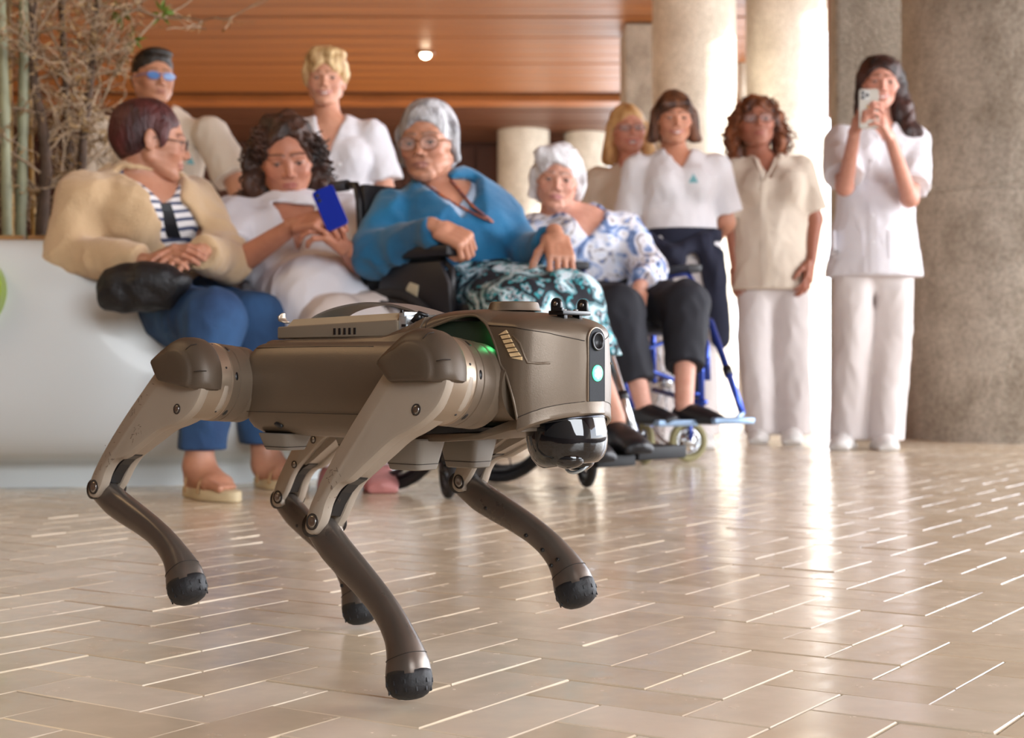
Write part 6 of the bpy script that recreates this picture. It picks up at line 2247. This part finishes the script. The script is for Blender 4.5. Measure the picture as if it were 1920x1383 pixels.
# ---- dark chassis seen through the arch
q = MB()
q.box(RP(.165, 0, .004), (.150, .072, .094), bev=.010)
q.box(RP(.247, 0, -.006), (.040, .084, .060), bev=.008)
q.box(RP(.168, 0, .055), (.120, .104, .036), bev=.003)
ch = q.build('chassis', M_INNER, robot, angle=40)
q = MB()
poly = [(.060, -.0595), (.060, -.0520), (.1216, -.0505), (.190, -.0478), (.235, -.0330), (.262, -.0300), (.262, -.0400), (.235, -.0440), (.192, -.0545), (.140, -.0585)]
q.prism(poly, Matrix(((1, 0, 0, 0), (0, 0, -1, .060), (0, 1, 0, RZ), (0, 0, 0, 1))), .120, bev=.0012)
q.build('belly_plate', M_TAUPE, robot, angle=30)
q = MB()
for s in (-1, 1):
    q.tube([RP(.224, s * .046, .030), RP(.244, s * .052, -.004), RP(.238, s * .052, -.020), RP(.222, s * .048, -.030)], .0011, 8)
    q.sphere(RP(.236, s * .050, -.027), .0022, 10, 6)
parts(q, 'green_cable', mat('glowing_green_sheath', srgb(20, 150, 50), 0.4, emit=(.05, .8, .15, 1), estr=.2), ch)  # weak green glow put into the sheath itself
gl = bpy.data.lights.new('chassis_status_glow', 'POINT'); gl.energy = 0.012; gl.color = (.1, 1, .3); gl.shadow_soft_size = .006
go = bpy.data.objects.new('chassis_status_glow', gl); go.location = RP(.214, -.056, .058); go.parent = robot; COL.objects.link(go)

# ---- battery on the back
q = MB(); rings = []
for x, zt0, w, cz in ((-.146, .0700, .049, 0), (-.1445, .0710, .050, 0), (.056, .0755, .050, 0), (.058, .0745, .049, 0)):
    rings.append([RP(x, -w + .001, .0575), RP(x, -w, .0590), RP(x, -w, zt0), RP(x, -w + .0012, zt0 + .0012), RP(x, w - .0012, zt0 + .0012), RP(x, w, zt0), RP(x, w, .0590), RP(x, w - .001, .0575)])
q.loft(rings)
batt = q.build('battery', mat('taupe_battery_tray', srgb(128, 114, 97), 0.5, var=0.1), robot, angle=30)
q = MB(); rings = []
for x, dz, wi in ((-.136, -.006, .003), (-.131, .0, 0), (.052, .0055, 0), (.0545, .0045, .002)):
    z0 = .0715 + dz * .6
    rings.append([RP(x, -.047, z0 - .004), RP(x, -.0465, z0 + .0012), RP(x, -.037, .0812 + dz * .7), RP(x, .037, .0812 + dz * .7), RP(x, .0465, z0 + .0012), RP(x, .047, z0 - .004)])
q.loft(rings)
q.build('battery_lid', M_BATT, batt, angle=20)
q = MB()
for i in range(5):
    q.box(RP(-.044 + i * .0085, -.0498, .0650), (.0038, .0016, .0078), bev=.0004)
parts(q, 'vent_slot', M_BLK, batt, smooth=False)
q = MB()
q.box(RP(.0640, -.030, .0715), (.0120, .034, .018), bev=.0018)
q.box(RP(.0610, -.030, .0820), (.0090, .030, .0075), bev=.0015)
q.box(RP(.0700, -.033, .0670), (.006, .024, .008), bev=.001)
cl = q.build('battery_latch', M_SILV, batt, angle=30)
q = MB()
q.box(RP(.0662, -.0470, .0700), (.006, .001, .003)); q.box(RP(.0612, -.0452, .0862), (.004, .0008, .003))
parts(q, 'latch_mark', M_BLK, batt, smooth=False)
q = MB()
q.tube([RP(-.1395, -.040, .0775), RP(-.1475, -.040, .0800), RP(-.1495, -.040, .0850), RP(-.1460, -.040, .0890)], [.0014, .0018, .0016, .0008], 8, sx=4.0)
q.build('pull_tab', M_SANDM, batt)
q = MB()
q.tube([RP(.078, -.045, .074), RP(.086, -.042, .084), RP(.094, -.036, .080)], .0028, 8)
q.sphere(RP(.083, -.040, .0790), .0055, 12, 8)
q.build('cable_plug', M_BLK, batt)
# ---- carrying strap arched over the battery
q = MB(); rings = []
hp = catmull([(-.118, .076), (-.100, .0865), (-.070, .0945), (-.030, .0985), (.010, .0965), (.045, .0900), (.078, .0815), (.100, .0805)], 6)
for i, (x, z) in enumerate(hp):
    t = i / (len(hp) - 1)
    w = .030 - .012 * math.sin(PI * t)
    a = hp[min(i + 1, len(hp) - 1)] - hp[max(i - 1, 0)]
    nn = Vector((-a[1], 0, a[0])).normalized() * .0013
    c = RP(x, 0, z)
    rings.append([c + Vector((0, -w, 0)) - nn, c + Vector((0, -w, 0)) + nn, c + Vector((0, w, 0)) + nn, c + Vector((0, w, 0)) - nn])
q.loft(rings)
q.build('carrying_handle', mat('grey_handle', srgb(128, 122, 116), 0.4, metal=0.3), robot, angle=30)
# ---- round cap on the head
q = MB(); q.lathe([(.0300, .0845), (.0285, .0872), (.0272, .0920), (.0262, .0938), (.0245, .0944), (.0001, .0944)], 40, Matrix.Translation((.190, 0, RZ)))
q.build('round_cap', M_TAUPE, robot, angle=40)
# ---- black mounting clamp on the crown
q = MB()
cx = .268
q.box(RP(cx, 0, .0805), (.020, .048, .0045), bev=.001)
q.box(RP(cx, -.013, .0772), (.010, .006, .007), bev=.001)
q.box(RP(cx, .013, .0772), (.010, .006, .007), bev=.001)
q.box(RP(cx + .004, -.0255, .0835), (.014, .004, .004), bev=.0008)
for yy in (-.0225, .0225):
    ear = [(-.0066, 0), (.0066, 0)] + [(.0066 * math.cos(a), .0080 + .0066 * math.sin(a)) for a in np.linspace(0, PI, 11)]
    MM = Matrix(((1, 0, 0, cx), (0, 0, -1, yy + .002), (0, 1, 0, RZ + .0815), (0, 0, 0, 1)))
    q.prism(ear, MM, .004, bev=.0006)
clamp = q.build('mounting_clamp', M_BLK, robot, angle=30)
q = MB()
for yy in (-.0225, .0225):
    q.lathe([(.0001, .0008), (.0026, .0006), (.0030, -.001)], 12, frame(RP(cx, yy - .0018, .0895), (0, -1, 0)))
for xx, yy in ((cx - .003, -.006), (cx + .003, .006)):
    q.lathe([(.0028, 0), (.0028, .0016), (.0001, .0020)], 10, Matrix.Translation((xx, yy, RZ + .0827)))
parts(q, 'clamp_screw', M_STEEL, clamp)

# ---- belly pads
def pad(x0, x1, y, z0, z1, name='belly_pad'):
    q = MB(); rings = []
    for t, k in ((0, 1.0), (.05, 1.03), (.82, .80), (.84, .795), (.97, .75), (1.0, .68)):
        z = z0 + (z1 - z0) * t
        cx = (x0 + x1) / 2; hx = (x1 - x0) / 2 * k; hy = .022 * k
        rings.append([RP(cx + a, y + b, z) for a, b in rrect(2 * hx, 2 * hy, .008 * k, 3)])
    q.loft(rings)
    o = q.build(name, M_GREY, robot, angle=40)
    q2 = MB()
    z = z0 + (z1 - z0) * .80; k = .806
    hx = (x1 - x0) / 2 * k; hy = .022 * k
    q2.tube([RP((x0 + x1) / 2 + a, y + b, z) for a, b in rrect(2 * hx + .0006, 2 * hy + .0006, .0066, 3)], .0004, 5, closed=True)
    q2.build('pad_line', M_SEAM, o)
pad(.052, .116, -.050, -.056, -.0915)
pad(.046, .106, .050, -.056, -.0940)
pad(-.158, -.104, -.050, -.056, -.0765)
pad(-.135, -.085, .050, -.056, -.0780)

# ---- legs
def leg_frames(key):
    hx, s, ab, t, c = LEGS[key]
    hip = Vector((hx, s * .0465, 0))
    lat = Vector((0, s * math.cos(ab), math.sin(ab)))
    dn = Vector((0, s * math.sin(ab), -math.cos(ab)))
    lo, tl = (.058, .185) if key == 'FL' else (.0955, .213)
    th = hip + lat * lo + Vector((0, 0, RZ))
    fx = Vector((1, 0, 0))
    ax = fx * -math.sin(t) + dn * math.cos(t)
    pp = fx * math.cos(t) + dn * math.sin(t)
    kn = th + ax * tl
    ax2 = fx * math.sin(c) + dn * math.cos(c)
    pp2 = fx * math.cos(c) - dn * math.sin(c)
    def mk(o, a, p_, l):
        M = Matrix((a, p_, l)).transposed().to_4x4(); M.translation = o; return M
    return mk(th, ax * (tl / .213), pp, lat), mk(kn, ax2, pp2, lat), mk(th, fx, -dn, lat), s, hip + Vector((0, 0, RZ))

TH_REAR = [(.028, -.036), (.06, -.034), (.105, -.0305), (.150, -.0245), (.185, -.017), (.204, -.0105), (.2165, -.003), (.2195, .005), (.2150, .0120), (.2060, .0140)]
TH_FRONT = [(.192, .0105), (.178, .0035), (.163, .0005), (.150, .0030), (.136, .0105), (.10, .0180), (.066, .0260), (.042, .0370), (.020, .0450), (-.005, .0470), (-.030, .036), (-.045, .010), (-.040, -.022), (-.012, -.036)]
def smooth_poly(pts, n=4):
    return [tuple(p) for p in catmull(pts, n, closed=True)]

for key in ('FR', 'RR', 'FL', 'RL'):
    MT, MC, MH, s, hipc = leg_frames(key)
    # motor housing: stepped cylinder across the hip
    q = MB()
    q.lathe([(.0445, .018), (.0466, .015), (.0466, -.022), (.0458, -.0228), (.0458, -.0242), (.0470, -.0250)], 56, MH)
    housing = q.build('hip_housing', M_SANDM, robot, angle=35)
    q = MB()
    q.lathe([(.0470, -.0250), (.0470, -.0345), (.0455, -.0352), (.0455, -.0362), (.0466, -.037), (.0466, -.0540), (.0456, -.0550), (.0456, -.0565), (.0462, -.0575), (.0462, -.0720), (.0400, -.0760), (.0400, -.0840)], 56, MH)
    q.build('housing_band', M_TAUPE, housing, angle=35)
    q = MB()
    for a in (0.35, 1.25, 2.3, 3.6, 4.4, 5.4):
        d = Vector((math.cos(a), math.sin(a), 0))
        q.lathe([(.0014, -.0004), (.0014, .0008), (.0001, .0010)], 8, frame(MH @ (d * .0462 + Vector((0, 0, -.0150))), (MH.to_3x3() @ d)))
    for a in (.15, -.9, 1.0, 2.6, 3.9):
        d = Vector((math.cos(a), math.sin(a), 0)); tt = Vector((-math.sin(a), math.cos(a), 0))
        MMx = frame(MH @ (d * .0468 + Vector((0, 0, -.0296))), MH.to_3x3() @ d, MH.to_3x3() @ tt)
        q.lathe([(.0032, -.001), (.0032, .0003), (.0001, .0003)], 10, MMx @ Matrix.Diagonal((1.6, .7, 1, 1)))
    q.build('housing_detail', M_BLK, housing, kind='stuff')
    # joint between body and housing
    q = MB()
    hd = MH.to_3x3() @ Vector((0, 0, 1))
    q.tube([hipc + Vector((-.050, 0, 0)), hipc + Vector((.050, 0, 0))], .036, 28)
    q.build('hip_joint', M_TAUPE, robot, angle=40)
    # thigh: outer and inner plates round a black core
    q = MB()
    outer_p = smooth_poly(TH_REAR + TH_FRONT)
    q.prism(outer_p, MT @ Matrix.Translation((0, 0, .0060)), .0150, bev=.0045)
    thigh = q.build('thigh', M_SAND, robot, angle=35)
    if key == 'RR' or key == 'FR' or True:
        fr2 = [(.203, .0100), (.188, .0075), (.165, .0010), (.148, .0000), (.134, .0020), (.10, .0060), (.066, .0135), (.042, .0250), (.020, .0400)] + TH_FRONT[9:]
        q = MB(); q.prism(smooth_poly([p for p in TH_REAR] + fr2), MT @ Matrix.Translation((0, 0, -.0210)), .0110, bev=.003)
        q.build('inner_plate', M_SAND, thigh, angle=35)
        q = MB(); q.prism(smooth_poly([(a, p + .002) for a, p in TH_REAR[:3]] + [(.138, -.024), (.142, .002)] + [(a, p - .0035) for a, p in TH_FRONT[5:9]] + [(a, p * .96) for a, p in TH_FRONT[9:]]), MT @ Matrix.Translation((0, 0, -.0115)), .0190)
        q.build('thigh_core', M_SAND, thigh, angle=35)
    q = MB()
    q.prism([(.10, -.024), (.15, -.018), (.18, -.010), (.197, .0), (.192, .0060), (.178, .0020), (.163, .0002), (.150, .0015), (.138, .0060), (.12, .006)], MT @ Matrix.Translation((0, 0, -.0098)), .0155)
    q.build('dark_channel', M_BLK, thigh, smooth=False)
    # screws and knee pin
    q = MB()
    for (a, p_) in ((.0210, .0290), (.2045, .0035)):
        for sg in (1, -1):
            zz = .0212 if sg > 0 else -.0212
            MMx = MT @ Matrix.Translation((a, p_, zz)) @ (Matrix() if sg > 0 else Matrix.Rotation(PI, 4, 'X'))
            r = .0050 if a < .1 else .0072
            q.lathe([(r * 1.25, -.001), (r * 1.25, .0004), (r * 1.02, .0006), (r, -.0004)], 20, MMx)
    if s > 0:
        for (a, p_) in ((.150, -.006), (.100, -.004)):
            q.lathe([(.0052, -.001), (.0052, .0004), (.004, .0005), (.0038, -.0006)], 14, MT @ Matrix.Translation((a, p_, -.0212)) @ Matrix.Rotation(PI, 4, 'X'))
    parts(q, 'screw_seat', M_SEAM, thigh)
    q = MB()
    for (a, p_) in ((.0210, .0290), (.2045, .0035)):
        for sg in (1, -1):
            MMx = MT @ Matrix.Translation((a, p_, .0210 if sg > 0 else -.0210)) @ (Matrix() if sg > 0 else Matrix.Rotation(PI, 4, 'X'))
            r = .0042 if a < .1 else .0064
            q.lathe([(r, -.001), (r, .0006), (r * .8, .0012), (r * .4, .0010), (.0001, .0004)], 18, MMx)
    if s > 0:
        for (a, p_) in ((.150, -.006), (.100, -.004)):
            q.lathe([(.0036, -.001), (.0036, .0004), (.0001, .0002)], 12, MT @ Matrix.Translation((a, p_, -.0212)) @ Matrix.Rotation(PI, 4, 'X'))
    parts(q, 'screw', M_STEEL, thigh)
    # scuffs of the knee: short dark scratches
    if s < 0:
        rs = random.Random(hash(key) % 97 if False else {'FR': 5, 'RR': 8}[key])
        q = MB()
        spots = [(.172, .002, .016, .022), (.150, -.010, .012, .012)] if key == 'FR' else [(.175, -.008, .022, .012), (.12, -.02, .04, .006), (.07, -.026, .03, .006), (.10, .0, .012, .01)]
        for (a, p_, sa, sp) in spots:
            for i in range(12):
                a0 = a + rs.uniform(-sa, sa); p0 = p_ + rs.uniform(-sp, sp) * .7
                an = rs.choice([.5, 2.4, 1.1, 2.8]) + rs.gauss(0, .2); L_ = rs.uniform(.001, .006)
                a1 = a0 + L_ * math.cos(an); p1 = p0 + L_ * math.sin(an)
                q.tube([MT @ Vector((a0, p0, .02095)), MT @ Vector((a1, p1, .02095))], rs.uniform(.00015, .0004), 4)
        q.build('scuff', mat('scuff_brown_' + {'FR': 'front', 'RR': 'rear'}[key], srgb(86, 68, 58), 0.8), thigh, kind='stuff')
    # cap over the joint
    q = MB(); rings = []
    def cap_ring(R, cx, cz, l, low, tipx, tipz):
        pts = []
        for k in range(15):
            a = -.06 + (2.35) * k / 14
            pts.append((cx + R * math.cos(a), cz + R * math.sin(a)))
        e = Vector(pts[-1]); tp = Vector((-tipx, tipz)); lo1 = Vector((-tipx * .60, -low)); 
        pts.append(tuple(e.lerp(tp, .33) + Vector((-.001, .0012)))); pts.append(tuple(e.lerp(tp, .66) + Vector((-.001, .0012))))
        pts.append(tuple(tp + Vector((.001, .002)))); pts.append(tuple(tp + Vector((.0002, -.001)))); pts.append(tuple(tp.lerp(lo1, .5) + Vector((-.0008, -.0005))))
        pts.append(tuple(lo1 + Vector((-.0015, .0015)))); pts.append(tuple(lo1 + Vector((.002, -.0004))))
        pts += [(0, -low - .0004), (R * .5, -low - .0002), (cx + R * .90, -low), (cx + R * .985, -low + .003)]
        return [(a, b, l) for a, b in pts]
    MCp = MH @ Matrix.Rotation(-(LEGS[key][3] - .7135), 4, 'Z')
    for args in ((.0490, 0, 0, -.006, .005, .053, .010), (.0505, 0, 0, -.003, .0055, .0545, .011), (.0508, 0, 0, .005, .006, .0545, .0115), (.0500, 0, 0, .013, .0065, .0535, .012), (.0470, 0, 0, .0195, .0065, .0525, .0125), (.0415, -.001, .0005, .0245, .0065, .0510, .013),
                 (.0370, -.0015, .001, .0262, .0065, .0495, .013), (.0345, -.002, .0015, .0270, .0065, .0485, .013), (.0330, -.002, .0015, .0288, .006, .0470, .0125), (.0300, -.002, .0015, .0302, .0055, .0435, .012), (.022, -.003, .0015, .0308, .004, .032, .009), (.010, -.003, .001, .0310, .002, .015, .004)):
        rings.append([MCp @ Vector(v) for v in cap_ring(*args)])
    q.loft(rings)
    q.build('joint_cap', M_CAP, thigh, angle=50)
    q = MB()
    for a in (.35, 1.15):
        d0 = Vector((.040 * math.cos(a), .040 * math.sin(a), .0287)); d1 = Vector((.049 * math.cos(a), .049 * math.sin(a), .0170))
        q.tube([MCp @ d0, MCp @ ((d0 + d1) / 2 + Vector((.0022 * math.cos(a), .0022 * math.sin(a), .0018))), MCp @ d1], .0005, 6)
    parts(q, 'cap_notch', M_SEAM, thigh)
    # calf
    q = MB(); rings = []
    path = catmull([(-.006, -.002), (.0, -.001), (.03, .0015), (.06, .0072), (.09, .0135), (.12, .0185), (.145, .0200), (.165, .0185), (.181, .0150), (.194, .0100), (.2035, .0045)], 4)
    S_ = np.linspace(0, 1, len(path))
    key_s = np.linspace(0, 1, 11)
    hw = [.010, .0165, .0180, .0172, .0158, .0148, .0150, .0162, .0185, .0212, .0225]
    ht = [.0105, .0125, .0125, .0118, .0112, .0110, .0115, .0130, .0160, .0195, .0212]
    for i, (a, p_) in enumerate(path):
        d = path[min(i + 1, len(path) - 1)] - path[max(i - 1, 0)]
        d = d / np.linalg.norm(d)
        nv = np.array([-d[1], d[0]])
        w = interp(S_[i], key_s, hw); h_ = interp(S_[i], key_s, ht)
        ring = []
        for k in range(20):
            an = 2 * PI * k / 20
            cc, ss = math.cos(an), math.sin(an)
            e = 0.72
            u = w * math.copysign(abs(cc) ** e, cc); vv = h_ * math.copysign(abs(ss) ** e, ss)
            ring.append(MC @ Vector((a + nv[0] * u, p_ + nv[1] * u, vv)))
        rings.append(ring)
    q.loft(rings)
    calf = q.build('calf', M_CALF, robot, angle=50)
    # inset cover and seams on the shank
    q = MB()
    pl = []
    for i in range(6, len(path) - 4):
        d = path[i + 1] - path[i - 1]; d /= np.linalg.norm(d); nv = np.array([-d[1], d[0]])
        w = interp(S_[i], key_s, hw); h_ = interp(S_[i], key_s, ht)
        pl.append(MC @ Vector((path[i][0] + nv[0] * w * .80, path[i][1] + nv[1] * w * .80, h_ * .62 * 1.0 + .0006)))
    q.tube(pl, .0006, 6)
    pl2 = []
    for i in range(6, len(path) - 4):
        d = path[i + 1] - path[i - 1]; d /= np.linalg.norm(d); nv = np.array([-d[1], d[0]])
        w = interp(S_[i], key_s, hw); h_ = interp(S_[i], key_s, ht)
        pl2.append(MC @ Vector((path[i][0] + nv[0] * w * .80, path[i][1] + nv[1] * w * .80, -h_ * .62 - .0006)))
    q.tube(pl2, .0006, 6)
    # ring seam above the foot
    i = len(path) - 7
    d = path[i + 1] - path[i - 1]; d /= np.linalg.norm(d); nv = np.array([-d[1], d[0]])
    w = interp(S_[i], key_s, hw) + .0002; h_ = interp(S_[i], key_s, ht) + .0002
    loop = []
    for k in range(24):
        an = 2 * PI * k / 24; cc, ss = math.cos(an), math.sin(an)
        u = w * math.copysign(abs(cc) ** .72, cc); vv = h_ * math.copysign(abs(ss) ** .72, ss)
        loop.append(MC @ Vector((path[i][0] + nv[0] * u, path[i][1] + nv[1] * u, vv)))
    q.tube(loop, .0004, 5, closed=True)
    parts(q, 'shut_line', M_SEAM, calf)
    if s > 0:   # inner faces of the far shanks show their screw holes
        q = MB()
        for a, p_ in ((.052, .001), (.120, .013), (.150, .015), (.172, .010), (.176, .022)):
            q.lathe([(.0024, -.0006), (.0024, .0004), (.0001, .0004)], 10, MC @ Matrix.Translation((a, p_, -interp(a, [0, .1, .16, .2], [.0125, .011, .0128, .0195]) - .0002)) @ Matrix.Rotation(PI, 4, 'X'))
        parts(q, 'screw_hole', M_BLK, calf)
    # black knee axle between the plates
    q = MB(); q.tube([MC @ Vector((0, 0, -.0165)), MC @ Vector((0, 0, .0165))], .0125, 20)
    q.build('knee_axle', M_BLK, calf)
    # rubber foot
    d = path[-1] - path[-4]; d /= np.linalg.norm(d)
    fd = MC.to_3x3() @ Vector((d[0], d[1], 0))
    fc = MC @ Vector((path[-1][0], path[-1][1], 0))
    lt = MC.to_3x3() @ Vector((0, 0, 1))
    bestz = None
    MFt = frame(fc, fd, fd.cross(lt))
    q = MB()
    q.lathe([(.0215, -.0045), (.0238, -.0030), (.0245, .0), (.0248, .006), (.0242, .0115), (.0222, .0165), (.0185, .0205), (.0130, .0235), (.0065, .0248), (.0001, .0252)], 36, MFt @ Matrix.Diagonal((1, .92, 1, 1)))
    foot = q.build('rubber_foot', M_RUB, calf)
    q = MB()
    for a in np.linspace(0, 2 * PI, 12, endpoint=False):
        for zz in (.008, .016):
            r_ = .0246 if zz < .01 else .0226
            d0 = Vector((r_ * math.cos(a), r_ * .92 * math.sin(a), zz))
            q.box(MFt @ d0, (.0014, .0018, .0046), rot=MFt.to_3x3() @ Matrix.Rotation(a, 3, 'Z'), bev=.0004)
    q.build('tread_lug', M_RUB, calf, smooth=False, kind='stuff')
    LEGS[key] = LEGS[key] + (min((v.co.z for v in foot.data.vertices)),)
print('feet low z', {k: round(v[5], 4) for k, v in LEGS.items()})
